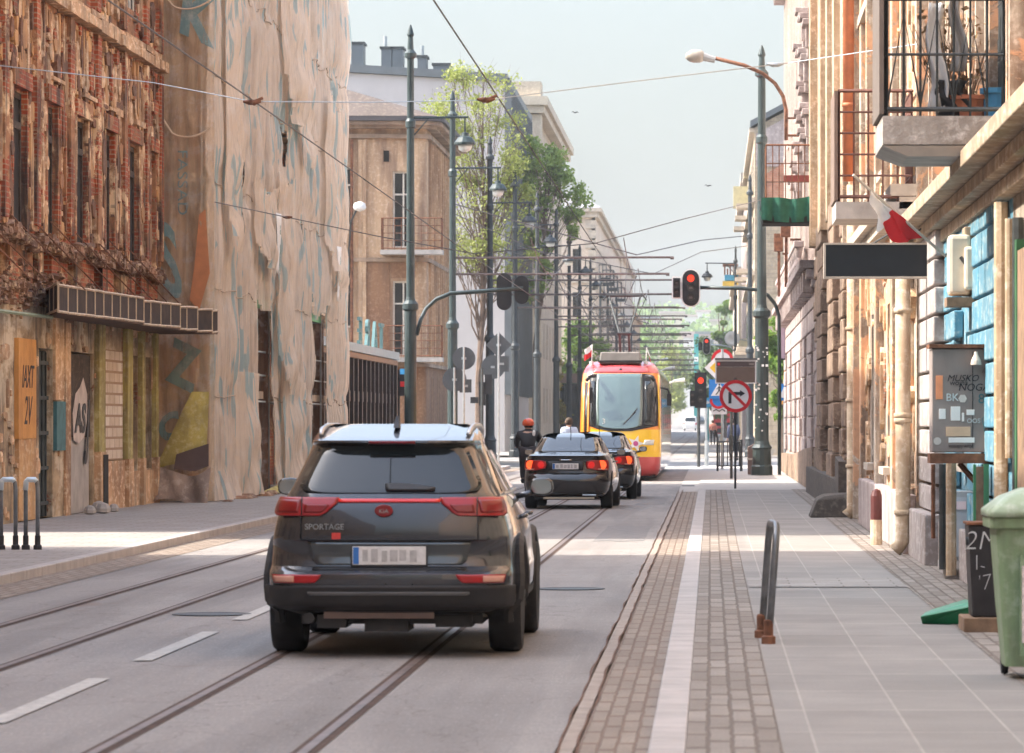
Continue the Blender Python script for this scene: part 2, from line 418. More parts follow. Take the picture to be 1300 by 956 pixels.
def paving(name, c1, c2, mort, bw, rh, ms, off=.5, grain=.3, rough=.85, irregular=0., bmp=.5, orient=False, stain=.5, ylong=0):
    m, nt, b = nmat(name); v = coords(nt, 'World')
    vv = v
    if orient: vv = axis(nt, coords(nt, 'World', (1, .15, 1)), (1, 0, None))
    if ylong: vv = coords(nt, 'World', (1, ylong, 1))
    if irregular:
        nn = nt.nodes.new('ShaderNodeTexNoise'); nn.inputs['Scale'].default_value = 5; L(nt, v, nn.inputs['Vector'])
        sc = nt.nodes.new('ShaderNodeVectorMath'); sc.operation = 'SCALE'; L(nt, nn.outputs['Color'], sc.inputs[0]); sc.inputs['Scale'].default_value = irregular
        ad = nt.nodes.new('ShaderNodeVectorMath'); ad.operation = 'ADD'; L(nt, vv, ad.inputs[0]); L(nt, sc.outputs[0], ad.inputs[1]); vv = ad.outputs[0]
    t = nt.nodes.new('ShaderNodeTexBrick'); L(nt, vv, t.inputs['Vector']); t.offset = off
    t.inputs['Color1'].default_value = (*c1, 1); t.inputs['Color2'].default_value = (*c2, 1); t.inputs['Mortar'].default_value = (*mort, 1)
    t.inputs['Scale'].default_value = 1; t.inputs['Brick Width'].default_value = bw; t.inputs['Row Height'].default_value = rh; t.inputs['Mortar Size'].default_value = ms; t.inputs['Mortar Smooth'].default_value = .3
    f = noise(nt, v, 1.1, 6, .65); f2 = noise(nt, v, 60, 3, .7)
    c = mix(nt, ramp(nt, f, [(.35, 0.), (.7, stain)]), t.outputs['Color'], tuple(x*.6 for x in c1))
    c = mix(nt, ramp(nt, f2, [(.35, grain), (.65, 0.)]), c, tuple(x*.4 for x in c1))
    L(nt, c, b.inputs['Base Color']); b.inputs['Roughness'].default_value = rough
    iv = nt.nodes.new('ShaderNodeMath'); iv.operation = 'SUBTRACT'; iv.inputs[0].default_value = 1; L(nt, t.outputs['Fac'], iv.inputs[1])
    bump(nt, b, iv.outputs[0], bmp, .02); return m
M['asphalt'] = asphalt()
M['setts'] = paving('granite_setts', (.25, .21, .175), (.38, .335, .29), (.17, .13, .10), .135, .118, .011, .5, .5, irregular=.03, orient=True, bmp=.9)
M['gutter'] = paving('gutter_setts', (.27, .215, .17), (.36, .30, .24), (.2, .13, .09), .12, .0905, .009, .5, .5, irregular=.026, orient=True, bmp=.9)
M['slabs'] = paving('pavement_slabs', (.27, .248, .225), (.325, .30, .275), (.42, .385, .345), .5, .5, .008, 0, .3, irregular=.004, bmp=.15, stain=.5, ylong=.3)
M['slabs_left'] = paving('worn_slabs', (.34, .31, .28), (.40, .36, .33), (.19, .16, .13), .5, .35, .01, .5, .3, irregular=.01, bmp=.3)
M['kerb'] = plain('granite_kerb', (.40, .365, .34), .8, 0, .15, 3, .3)
M['strip'] = plain('concrete_strip', (.30, .25, .21), .85, 0, .25, 4, .3)
M['seam'] = plain('rusty_seam', (.12, .06, .035), .9, 0, .4, 6)
M['mark'] = plain('road_marking', (.44, .42, .38), .7, 0, .25, 14, .2)
M['rail'] = plain('rail_steel', (.17, .13, .11), .5, .2, .3, 5)
M['groove'] = plain('rail_groove', (.07, .04, .028), .9, 0, .4, 5)
M['soil'] = plain('ground_soil', (.22, .2, .17), .95, 0, .3, .2)
M['grass'] = plain('grass', (.075, .1, .03), .95, 0, .4, .6)

# ------------------------------------------------------------------ ground
_gy = [(-50, 0), (450, 0), (620, .5), (800, 2), (1000, 4.8), (1200, 15), (1500, 34), (1900, 44)]
def gz(y):
    for (a, za), (b, zb) in zip(_gy, _gy[1:]):
        if y <= b: t = (y-a)/(b-a); return za+(zb-za)*t
    return _gy[-1][1]
YS = [-50, -20, 0, 20, 40, 52, 60, 80, 100, 104, 112, 148, 160, 198, 215, 238, 260, 280, 300, 350, 400, 450, 500, 550, 620, 700, 800, 900, 1000, 1200, 1500, 1900]
def strip(mb, x0, x1, y0, y1, off=0):
    ys = sorted({y0, y1, *[y for y in YS if y0 < y < y1]})
    for a, b in zip(ys, ys[1:]): mb.quad((x0, a, gz(a)+off), (x1, a, gz(a)+off), (x1, b, gz(b)+off), (x0, b, gz(b)+off))
    return mb
def kerb(mb, x0, x1, y0, y1, h, h2=None):
    ys = sorted({y0, y1, *[y for y in YS if y0 < y < y1]})
    # individual kerb stones about a metre long with fine gaps
    y = y0
    while y < y1:
        e = min(y+1.0, y1); mb.box(x0, x1, y+.006, e-.006, gz(y)-.1, gz(y)+h); y = e
    return mb
structure(strip(MB(), -900, 900, -50, 1900, -.03), 'ground', M['soil'])
rd = MB(); strip(rd, -6.4, -.76, -10, 1000, 0); structure(rd, 'road', M['asphalt'])
structure(MB().quad((-120,112,.0),(-10.4,112,.0),(-10.4,148,.0),(-120,148,.0)), 'side_street', M['asphalt'])
structure(MB().quad((-.76,158,.004),(90,158,.004),(90,196,.004),(-.76,196,.004)).quad((-90,176,.004),(-6.4,176,.004),(-6.4,196,.004),(-90,196,.004)), 'cross_street', M['asphalt'])
g = MB(); strip(g, -.655, -.30, -10, 99.5, .004); strip(g, -6.95, -6.4, -10, 150, .004); structure(g, 'gutter', M['gutter'])
g = MB(); strip(g, -.745, -.67, -10, 99.5, .005); structure(g, 'gutter_strip', M['strip'])
g = MB()
for (xa, w) in ((-.757, .012), (-.664, .013)):
    for i in range(220):
        y = 14+i*.4
        dx = lambda t: .007*math.sin(t*1.3+xa*9)+.006*math.sin(t*3.1)+.004*math.sin(t*.37)
        g.quad((xa+dx(y)-w/2, y, .0095), (xa+dx(y)+w/2, y, .0095), (xa+dx(y+.4)+w/2, y+.4, .0095), (xa+dx(y+.4)-w/2, y+.4, .0095))
structure(g, 'gutter_seam', M['seam'])
PR = .05; PL = .1    # pavement heights
g = MB(); kerb(g, -.30, -.12, -4, 99.5, PR+.004); kerb(g, -7.1, -6.95, 20, 150, PL+.004); structure(g, 'kerb', M['kerb'], bevel=.012)
g = MB(); strip(g, -.12, .34, -10, 99.5, PR); 
g.quad((1.84,-10,PR+.004),(2.75,-10,PR+.004),(2.75,100,PR+.004),(1.84,100,PR+.004)); structure(g, 'cobbled_strip', M['setts'])
g = MB(); strip(g, .34, 1.84, -10, 99.5, PR); structure(g, 'pavement', M['slabs'])
g = MB()
g.quad((.35,40.6,PR+.008),(1.838,40.6,PR+.008),(1.838,42.9,PR+.008),(.35,42.9,PR+.008)); structure(g, 'sett_band', M['slabs_left'])
g = MB(); strip(g, -.30, 6, 99.5, 158, .03); strip(g, -.30, 6, 196, 420, .05); strip(g, -.76, -.3, 99.5, 158, .006); structure(g, 'far_pavement', plain('light_paving', (.38, .35, .32), .85, 0, .12, 1.2, .1))
g = MB(); strip(g, -10.6, -7.1, -10, 150, PL); strip(g, -10.6, -7.1, 196, 420, PL); structure(g, 'left_pavement', M['slabs_left'])
# lane dashes, 4 m long and 2 m apart
g = MB(); y = 31.05
for k in range(-3, 30):
    a = 30.9+k*6-1.95; b = a+4
    g.quad((-3.87, a, gz(a)+.008), (-3.74, a, gz(a)+.008), (-3.74, b, gz(b)+.008), (-3.87, b, gz(b)+.008))
structure(g, 'lane_marking', M['mark'])
g = MB()
for k in range(10):
    x = -6.1+k*.56; g.quad((x, 151, .01), (x+.3, 151, .01), (x+.3, 155, .01), (x, 155, .01))
structure(g, 'zebra_crossing', M['mark'])
# grooved tram rails set in the road
for (xa, xb, nm) in ((-2.98, -1.97, 'near'), (-5.58, -4.62, 'far')):
    h = MB(); gr = MB()
    for x in (xa, xb):
        s = 1 if x == xa else -1
        strip(h, x-.026, x+.026, -10, 500, .009); strip(gr, x-.06, x+.065, -10, 500, .0045)
        pass
    structure(gr, 'rail_bed', M['groove']); structure(h, 'tram_rail', M['rail'])
# patch repairs and covers in the road
g = MB(); _r = random.Random(3)
for (x0, y0, w, l) in ((-4.4, 43, 1.3, 7), (-1.6, 58, .7, 9), (-5.4, 70, .7, 9), (-1.5, 84, .6, 7)):
    pts = []
    for k in range(16):
        a = 2*math.pi*k/16; cx_, sy_ = math.cos(a), math.sin(a); m_ = max(abs(cx_), abs(sy_)); pts.append((x0+w/2*(1+cx_/m_*_r.uniform(.9, 1)), y0+l/2*(1+sy_/m_*_r.uniform(.9, 1)), .0042))
    g.poly(pts)
structure(g, 'road_patch', plain('patched_asphalt', (.20, .19, .182), .85, 0, .2, 8, .2))
for (x, y, lab) in ((-1.35, 41.5, 'round iron manhole cover in the near lane right of the rails'), (-4.15, 36.0, 'round iron manhole cover by the dashed lane line')):
    g = MB(); g.lathe([(.0, .004), (.33, .004), (.33, .009), (.29, .009), (.285, .006), (.0, .007)], 24, (x, y, 0)); tag(g.build('manhole_cover', M['iron']), lab, 'manhole cover', 'manhole covers in the road')
# grass verge and drain
drain = MB(); drain.box(-.74, -.42, 108, 109.2, .0, .016); o = drain.build('drain_grate', M['iron']); tag(o, 'dark iron drain grate in the gutter beside the tram', 'drain')

# ------------------------------------------------------------------ haze
hz = bpy.data.materials.new('haze'); hz.use_nodes = True; nt = hz.node_tree
for n in list(nt.nodes):
    if n.type == 'BSDF_PRINCIPLED': nt.nodes.remove(n)
pv = nt.nodes.new('ShaderNodeVolumePrincipled'); pv.inputs['Density'].default_value = .0003; pv.inputs['Color'].default_value = (.88, .93, .95, 1); pv.inputs['Anisotropy'].default_value = .2
nt.links.new(pv.outputs[0], nt.nodes['Material Output'].inputs['Volume'])
if HAZE:
    o = MB().box(-910, 910, -60, 1910, -1.2, 75).build('haze', hz); tag(o, kind='stuff')
# ================================================================== LEFT SIDE
from mathutils import noise as mn
rnd = random.Random(11)
M['ruin'] = brickmat('ruined_brick', (.46, .085, .03), (.56, .15, .055), (.52, .34, .2), plaster=(.46, .22, .10), cover=.5, light=(.82, .58, .34), streak=.95, bmp=1.)
M['ruin_ground'] = brickmat('ruined_ground_floor', (.36, .14, .08), (.44, .2, .11), (.4, .3, .2), plaster=(.52, .38, .23), cover=.8, light=(.6, .5, .36), streak=.75, bmp=.9)
M['rubble'] = streaky('rubble', (.34, .17, .09), (.13, .065, .04), (.56, .40, .25), (1, 1, 1), .3, bmp=1.)
M['flake1'] = streaky('old_plaster', (.72, .47, .27), (.44, .24, .12), (.88, .68, .46), (2, 2, .4), .55, bmp=.6)
M['flake2'] = streaky('ochre_plaster', (.66, .38, .16), (.36, .17, .07), None, (2, 2, .4), .6, bmp=.6)
M['plywood'] = streaky('orange_plywood', (.66, .33, .09), (.56, .26, .07), None, (3, 3, 1.2), .35, (.25,.1,.03), bmp=.2)
M['mustard'] = streaky('mustard_paint', (.47, .40, .12), (.36, .30, .10), (.56, .5, .25), (4, 4, .5), .6, bmp=.3)
M['teal'] = plain('teal_paint', (.05, .15, .17), .7, 0, .3, 5)
M['gate'] = plain('rusty_gate', (.035, .045, .045), .7, .1, .4, 6, .2)
M['boarded'] = streaky('boarding', (.06, .04, .028), (.03, .02, .015), (.12, .08, .05), (3, 3, .3), .3)
FX = -10.4
ruin = thing('derelict_building', 'derelict brick building shedding its plaster, tin canopy over a boarded ground floor', 'building', (FX, 59, 0))
wf = WF((FX, 0, 0), (0, 1, 0), (-1, 0, 0))
cy = [61.6, 64.8, 68.0, 71.2, 74.5, 77.6, 80.25]
wd = [.62, .62, .5, .62, .5, .62, .3]
holes = []
for c, w in zip(cy, wd):
    holes.append((c-w, c+w, 4.5, 6.55)); 
    if c < 80: holes.append((c-w, c+w, 9.0, 11.3))
sl = [(63.3, 64.25), (66.4, 66.95), (67.5, 68.3), (70.0, 70.9), (73, 74), (75.4, 76.4), (78.3, 79.0)]
for a, b in sl: holes.append((a, b, 3.75, 4.28))
mb = MB(); wf.wall(mb, 59, 81.4, 3.4, 14.2, holes, .5, caps=True); mb.build('upper_wall', M['ruin'], ruin)
core = MB(); core.box(-20, FX-.5, 59, 81.4, 0, 14.1); core.build('back_wall', M['ruin'], ruin)
# ground floor
gh = [(67.0, 68.4, .1, 2.75), (70.15, 72.85, .1, 2.75), (77.35, 78.5, .1, 2.8), (79.0, 80.4, .75, 2.8), (60.0, 62.6, .1, 2.75)]
mb = MB(); wf.wall(mb, 59, 81.4, 0, 3.4, gh, .4, caps=True); mb.build('ground_floor_wall', M['ruin_ground'], ruin)
# windows of the ruin: empty frames, near-black boxes giving the rooms' shade as colour
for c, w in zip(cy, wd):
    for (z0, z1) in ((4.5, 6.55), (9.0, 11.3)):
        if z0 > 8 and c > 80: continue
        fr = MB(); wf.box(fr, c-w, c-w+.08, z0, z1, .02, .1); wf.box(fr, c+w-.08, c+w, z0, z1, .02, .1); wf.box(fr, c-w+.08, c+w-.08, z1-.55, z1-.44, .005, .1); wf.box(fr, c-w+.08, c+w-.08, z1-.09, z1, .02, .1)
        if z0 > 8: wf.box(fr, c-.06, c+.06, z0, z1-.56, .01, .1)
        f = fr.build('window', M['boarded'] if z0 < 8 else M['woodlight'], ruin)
        d = MB(); wf.box(d, c-w+.07, c+w-.07, z0+.02, z1-.02, .05, .2); d.build('room_shade', M['dark_in'], f)
# relief: pilasters, architraves, string courses
pl = MB()
for y in (59.4, 63.2, 66.2, 69.7, 72.8, 76.1, 79.1, 81.1):
    wf.box(pl, y-.2, y+.2, 4.6, 8.1, -.13, 0); wf.box(pl, y-.22, y+.22, 8.5, 14, -.12, 0)
for c, w in zip(cy, wd):
    for s in (-1, 1): wf.box(pl, c+s*(w+.1)-.09, c+s*(w+.1)+.09, 4.45, 6.6, -.07, 0)
    wf.box(pl, c-w-.25, c+w+.25, 6.6, 6.86, -.12, 0)
pl.each('pilaster', M['ruin'], ruin)
pl = MB()
for z, d, h in ((8.15, .2, .2), (8.38, .13, .1), (6.95, .1, .09), (13.6, .35, .3)):
    y = 59.0
    while y < 81.3:
        e = min(81.38, y+rnd.uniform(.4, 1.6)); wf.box(pl, y, e-.01, z+rnd.uniform(-.02, .02), z+h+rnd.uniform(-.03, .02), -d+rnd.uniform(-.02, .05), -.002); y = e
pl.build('cornice', M['flake1'], ruin)['kind'] = 'stuff'
# crumbling ledge under the first-floor windows
rb = MB()
for i in range(1500):
    y = rnd.uniform(59.1, 81.2); z = 4.36+rnd.gauss(0, .045)+.06*math.sin(y*1.7); s = .02+.07*rnd.random()**2; d = rnd.uniform(.0, .13)
    Mx = Matrix.Translation((FX+d, y, z)) @ Matrix.Rotation(rnd.uniform(-.5, .5), 4, Vector((rnd.random(), rnd.random(), rnd.random()+.1)).normalized())
    rb.box(-s, s, -s*1.3, s*1.3, -s*.6, s*.6, Mx)
for i in range(900):
    y = rnd.uniform(59.1, 81.2); z = 3.6+rnd.gauss(0, .13); s = .02+.05*rnd.random()**2; d = rnd.uniform(0, .06)
    Mx = Matrix.Translation((FX+d, y, z)) @ Matrix.Rotation(rnd.uniform(-.5, .5), 4, Vector((rnd.random(), rnd.random(), rnd.random()+.1)).normalized())
    rb.box(-s, s, -s*1.3, s*1.3, -s*.6, s*.6, Mx)
rb.build('crumbled_ledge', M['rubble'], ruin)['kind'] = 'stuff'
def flakes(mb, f, u0, u1, z0, z1, n, dmin, dmax, holes, wmin=.08, wmax=.35, hmin=.2, hmax=1.6):
    a0_ = (wmin, wmax, hmin, hmax)
    for i in range(n):
        wmin, wmax, hmin, hmax = a0_ if i % 5 < 2 else (a0_[0]*1.6, a0_[1]*2.1, a0_[2]*.3, a0_[3]*.34)
        u = rnd.uniform(u0, u1); z = rnd.uniform(z0, z1); w = rnd.uniform(wmin, wmax)/2; h = rnd.uniform(hmin, hmax)/2
        if z+h > z1: h = z1-z
        if z-h < z0: h = min(h, z-z0)
        if h < .03 or any(a-w < u < b+w and c-h < z < e+h for a, b, c, e in holes): continue
        d = rnd.uniform(dmin, dmax); k = 9; pts = []
        for q in range(k):
            t = 2*math.pi*q/k; pts.append((u+w*math.cos(t)*rnd.uniform(.7, 1.15), z+h*max(-1, min(1, 1.3*math.sin(t)))*rnd.uniform(.75, 1.0)))
        mb.rings([[f(a, b, 0) for a, b in pts], [f(a, b, -d) for a, b in pts]], True, False, True)
M['flake3'] = streaky('dark_old_render', (.20, .085, .04), (.10, .045, .025), (.3, .15, .08), (2, 2, .4), .5, bmp=.6)
for m, n, nm in ((M['flake1'], 700, 'peeling_plaster'), (M['flake2'], 420, 'ochre_plaster'), (M['ruin'], 260, 'loose_brick'), (M['flake3'], 560, 'dark_render')):
    mb = MB(); flakes(mb, wf, 59, 81.2, 4.5, 8.1, n, .02, .1, holes); flakes(mb, wf, 59, 81.2, 8.6, 13.5, n//2, .02, .08, holes)
    mb.build(nm, m, ruin)['kind'] = 'stuff'
# ground-floor bays
def bay(name, a, b, z0, z1, d0, d1, m): q = MB(); wf.box(q, a, b, z0, z1, d0, d1); return q.build(name, m, ruin)
o = bay('board', 64.62, 66.3, 1.35, 2.86, -.07, -.002, M['plywood']); o['label'] = 'orange plywood board with black scrawl'
g_ = MB()
for k, (tx, sz) in enumerate((('IAXT', .5), ('2V', .62))): g_.text(tx, sz, (FX+.075, 65.45, 2.12-.55*k), (0, 1, 0), (0, .0, 1), .003, (1, 0, 0), .3)
g_.build('scrawl', plain('black_scrawl', (.03, .02, .02), .7), o)
o = bay('board', 64.7, 66.35, .12, 1.345, -.06, -.002, streaky('stained_board', (.6, .36, .16), (.45, .2, .07), (.7, .5, .3), (2, 2, .6), .4))
bay('gate', 67.02, 68.38, .12, 2.72, .1, .16, M['gate'])
q = MB()
for k in range(5): wf.box(q, 67.02, 68.38, .3+k*.55, .36+k*.55, .06, .1)
for k in range(4): wf.box(q, 67.1+k*.38, 67.15+k*.38, .12, 2.7, .075, .098)
q.each('gate_bar', M['gate'], ruin)
bay('pilaster', 68.4, 69.3, 1.95, 3.3, -.05, -.002, M['flake1']); o = bay('panel', 68.45, 69.4, 1.15, 1.93, -.06, -.002, M['teal'])
q = MB(); wf.box(q, 69.55, 70.1, .1, 3.2, -.04, -.002); q.build('pilaster', M['flake1'], ruin)
q = MB(); wf.box(q, 70.2, 72.8, .1, 1.35, .06, .35); q.build('low_wall', M['concrete'], ruin)
q = MB(); wf.box(q, 70.18, 72.82, 1.35, 2.72, .04, .36); q.build('shutter', M['boarded'], ruin)
q = MB(); q.lathe([(.0, 0), (.42, .01), (.42, .02), (0, .03)], 20, (FX-.12, 71.45, 1.75), 'x'); q.text('AS', .62, (FX-.085, 71.5, 1.5), (0, 1, 0), (0, 0, 1), .004, (1, 0, 0), .15)
# graffiti: pale blob with black letters
blob = MB(); blob.poly([(FX-.03, 70.75+1.1*t[0], 1.3+1.1*t[1]) for t in ((.1,0),(.6,-.05),(1.2,.05),(1.55,.35),(1.5,.7),(1.1,.95),(.75,.8),(.3,.7),(.0,.4))]); o = blob.build('graffiti', plain('pale_graffiti', (.55, .47, .42), .8, 0, .2, 3), ruin)
lt = MB(); lt.text('AS', .8, (FX-.02, 71.55, 1.45), (0, 1.25, 0), (0, 0, .8), .006, (1, 0, 0), .2, bold=.03); lt.text('J', .8, (FX-.02, 72.35, 1.2), (0, 1.1, 0), (0, 0, 1.3), .006, (1, 0, 0), .3, bold=.05); lt.build('graffiti_letter', M['black'], o)
for a, b in ((73.0, 73.75), (76.55, 77.25), (78.55, 78.95), (80.5, 80.85)):
    bay('pilaster', a, b, .95 if a > 74 else 1.1, 3.3, -.09, -.002, M['mustard'])
    bay('plinth', a+.02, b-.02, .1, .95 if a > 74 else 1.1, -.11, -.002, M['flake1'])
bay('niche_shade', 73.3, 73.85, .12, 1.05, -.125, -.115, M['dark_in'])  # flat dark plate; the shade of a niche is only its colour
M['blocks'] = paving('pale_block_wall', (.62, .52, .42), (.7, .62, .52), (.22, .13, .08), .42, .2, .022, .5, .1)
def blockwall():
    m, nt, b = nmat('block_infill'); v = coords(nt, 'World'); vv = axis(nt, v, (1, 2, None))
    t = nt.nodes.new('ShaderNodeTexBrick'); L(nt, vv, t.inputs['Vector']); t.inputs['Color1'].default_value = (.64, .52, .40, 1); t.inputs['Color2'].default_value = (.74, .66, .56, 1); t.inputs['Mortar'].default_value = (.34, .22, .14, 1)
    t.inputs['Scale'].default_value = 1; t.inputs['Brick Width'].default_value = .6; t.inputs['Row Height'].default_value = .19; t.inputs['Mortar Size'].default_value = .022
    c = mix(nt, ramp(nt, noise(nt, v, 1.2, 6, .7), [(.4, 0.), (.65, .7)]), t.outputs['Color'], (.42, .3, .18)); L(nt, c, b.inputs['Base Color']); b.inputs['Roughness'].default_value = .9
    bump(nt, b, noise(nt, v, 12), .5, .02); return m
o = bay('block_infill', 74.2, 76.3, .95, 2.85, -.03, -.002, blockwall())
bay('plinth', 74.0, 76.4, .1, .93, -.06, -.002, M['flake1'])
for a, b in ((77.35, 78.5), (79.0, 80.4)): bay('dark_shutter', a+.02, b-.02, .75, 2.78, .12, .18, M['boarded'])
bay('sill', 77.4, 81.0, .1, .72, -.04, -.002, M['flake1'])
mb = MB(); flakes(mb, wf, 59.2, 81, .15, 3.3, 260, .015, .06, gh+[(64.5, 66.5, 1.3, 3), (74, 76.5, .9, 3)], .06, .3, .1, .8); mb.build('peeling_plaster', M['flake1'], ruin)['kind'] = 'stuff'
# stones at the foot
for i, (y, x, s) in enumerate(((70.4, -10.1, .10), (71.1, -9.98, .12), (71.8, -10.15, .13), (72.5, -10.0, .09))):
    q = MB(); q.lathe([(.3*s, 0), (s, .2*s), (1.05*s, .7*s), (.7*s, 1.3*s), (.2*s, 1.5*s)], 7, (x, y, PL)); tag(q.build('rubble_stone', M['concrete']), 'lump of rubble lying at the foot of the derelict wall under the AS graffiti', 'stone', 'rubble stones by the derelict wall')
# canopy with tin panels and a zigzag edge
can = thing('tin_canopy', 'rusted canopy of slatted tin panels jutting over the derelict shopfront', 'canopy', (FX, 72, 3.3))
edge = [(FX+.02, 67.6), (-9.86, 65.4), (-9.62, 73.4), (-9.72, 73.7), (-9.48, 77.3), (-9.6, 77.6), (-9.42, 79.4), (-9.5, 79.7), (-9.3, 80.7), (-9.36, 80.8), (-9.27, 81.35)]
mb = MB(); sl_ = MB(); rim = MB()
for (x0, y0), (x1, y1) in zip(edge, edge[1:]):
    a, b = Vector((x0, y0, 3.27)), Vector((x1, y1, 3.3)); n = max(1, int((b-a).length/.75))
    for k in range(n):
        p, q = a.lerp(b, k/n), a.lerp(b, (k+1)/n); mb.quad(p, q, q+Vector((0,0,.38)), p+Vector((0,0,.38)))
        sl_.tube([p, p+Vector((0,0,.4))], .018, 5)
        for z in (0, .4): rim.tube([p+Vector((0,0,z+rnd.uniform(-.008,.008))), q+Vector((0,0,z))], .022, 5)
mb.build('panel', plain('tin_panel', (.05, .032, .024), .95, 0, .35, 5, .2), can, solid=.02); sl_.each('slat', plain('pale_slat', (.5, .38, .26), .8), can); rim.build('rim', plain('rim_tin', (.52, .40, .28), .6, .2, .3, 6), can)
und = MB(); und.poly([(x, y, 3.28) for x, y in edge]+[(FX+.02, 81.35, 3.28)]); und.build('underside', plain('canopy_underside', (.1, .055, .035), .8, .2, .4, 3, .5), can, solid=.03)
rod = MB()
for y in (60.5, 62.2, 66, 68.2, 70.5, 72.6, 74.8, 77, 79): rod.tube([(FX+.02, y-2.4, 4.75), (FX+.66, y+1.4, 3.66)], .012, 5)
rod.each('stay_rod', M['rust'], can)
q = MB(); q.tube([(-10.2, 59, 3.18), (-10.2, 67, 3.22)], .03, 6); q.build('gutter_rail', plain('green_rail', (.25, .3, .2), .6), can)

# ------------------------------------------------------------------ building under the nets
nb = thing('netted_building', 'tall brick building hidden behind scaffolding and torn netting', 'building', (FX, 97, 0))
nh = []
for y in (83.6, 87.4, 91.2, 95, 98.8, 102.6, 106.4, 110):
    for z in (.9, 4.9, 8.9, 12.4): nh.append((y-.6, y+.6, z, z+2.1))
wn_ = WF((FX-.25, 0, 0), (0, 1, 0), (-1, 0, 0))
mb = MB(); wn_.wall(mb, 81.45, 112, 0, 16, nh, .3); mb.build('wall', M['ruin'], nb)
mb = MB(); mb.box(-22, FX-.56, 81.45, 112, 0, 15.9); mb.build('back_wall', M['ruin_ground'], nb)
for a, b, c, e in nh: wn_.window(nb, a, b, c, e, .3, M['wood'], M['glass_dark'], True)
# inner end wall seen through the side net
wi = WF((-12.5, 81.9, 0), (1, 0, 0), (0, 1, 0))
sc = thing('scaffold', 'tube scaffolding with plank decks wrapped in torn netting', 'scaffold', (FX+.5, 97, 0))
tb = MB()
for y in [81.7+2.5*k for k in range(13)]:
    for x in (-9.62, -10.5): tb.tube([(x, y, PL), (x, y, 16.4)], .025, 6)
    for z in (2.1, 4.1, 6.15, 8.2, 10.25, 12.3, 14.4): tb.tube([(-9.6, y, z-.06), (-10.55, y, z-.06)], .022, 6)
for z in (2.1, 4.1, 6.15, 8.2, 10.25, 12.3, 14.4):
    for x, dz in ((-9.62, -.06), (-9.62, .5), (-9.62, 1.0)): tb.tube([(x, 81.6, z+dz), (x, 111.8, z+dz)], .022, 6)
tb.each('tube', M['galv'], sc)
dk = MB()
for z in (2.1, 4.1, 6.15, 8.2, 10.25, 12.3, 14.4):
    for k in range(12): dk.box(-10.5, -9.72, 81.7+2.5*k+.02, 81.7+2.5*(k+1)-.02, z, z+.07)
    dk.box(-9.70, -9.66, 81.6, 111.7, z, z+.16); dk.box(-10.55, -9.62, 81.60, 81.64, z-.02, z+.16)
dk.each('deck', plain('deck_plank', (.46, .36, .26), .85, 0, .3, 3, .3), sc)
q = MB()
for a, b in ((89.1, 93.3), (101.2, 106)): q.box(-9.6, -9.55, a, b, 4.02, 4.2); q.box(-10.45, -9.6, a-.04, a, 4.02, 4.2)
q.each('toe_board', plain('green_board', (.12, .42, .2), .6), sc)

def netmat(name, base, base2, alpha, blue=.0, yscale=1., orange=False):
    m, nt, b = nmat(name); v = coords(nt, 'World', (1, .4, 1))
    f = noise(nt, v, .5, 6, .65); vs = coords(nt, 'World', (4.5, 2.4, .14)); f2 = noise(nt, vs, 1.7, 7, .7)
    c = mix(nt, ramp(nt, f, [(.35, 0.), (.65, 1.)]), base, base2)
    c = mix(nt, ramp(nt, f2, [(.56, 0.), (.66, .3)]), c, (.60, .42, .27))  # brown vertical streaks painted to deepen the fold lines
    c = mix(nt, ramp(nt, noise(nt, v, 3.2, 5, .7), [(.5, 0.), (.7, .5)]), c, (.95, .9, .84))
    if blue:
        # faded blue print: short vertical bars in broken columns
        a = nt.nodes.new('ShaderNodeTexNoise'); L(nt, coords(nt, 'World', (.5, .5*yscale, .22)), a.inputs['Vector']); a.inputs['Scale'].default_value = 2.6; a.inputs['Detail'].default_value = 1.5
        k = ramp(nt, a.outputs['Fac'], [(.60-blue*.08, 0.), (.615-blue*.08, 1.)])
        a2 = ramp(nt, noise(nt, coords(nt, 'World', (1, 1.6*yscale, .5)), 2.1, 2, .5), [(.46, 0.), (.48, 1.)])
        mm = nt.nodes.new('ShaderNodeMath'); mm.operation = 'MULTIPLY'; L(nt, k, mm.inputs[0]); L(nt, a2, mm.inputs[1])
        m3 = nt.nodes.new('ShaderNodeMath'); m3.operation = 'MULTIPLY'; L(nt, mm.outputs[0], m3.inputs[0]); m3.inputs[1].default_value = .75
        c = mix(nt, m3.outputs[0], c, (.33, .55, .60))
    L(nt, c, b.inputs['Base Color']); b.inputs['Roughness'].default_value = .9
    tr = nt.nodes.new('ShaderNodeBsdfTransparent'); tl = nt.nodes.new('ShaderNodeBsdfTranslucent'); L(nt, c, tl.inputs['Color'])
    ms = nt.nodes.new('ShaderNodeMixShader'); ms.inputs[0].default_value = .35; L(nt, b.outputs[0], ms.inputs[1]); L(nt, tl.outputs[0], ms.inputs[2])
    m2 = nt.nodes.new('ShaderNodeMixShader'); L(nt, ms.outputs[0], m2.inputs[1]); L(nt, tr.outputs[0], m2.inputs[2])
    hole = ramp(nt, noise(nt, coords(nt, 'World', (3.2, 3.2, .4)), 1.3, 7, .72, .3), [(.30, 1-alpha+.25), (.55, max(0, 1-alpha-.12))]); L(nt, hole, m2.inputs[0])  # see-through streaks stand in for dark creases between the folds
    L(nt, m2.outputs[0], nt.nodes['Material Output'].inputs['Surface'])
    bump(nt, b, noise(nt, coords(nt, 'World', (6, 6, 2.2)), 2.5, 5, .6, .8), .6, .04)
    return m
M['net'] = netmat('scaffold_net', (.92, .80, .67), (.87, .73, .58), .80, .45)
M['net_side'] = netmat('sheer_net', (.78, .58, .38), (.70, .50, .31), .58, 0)
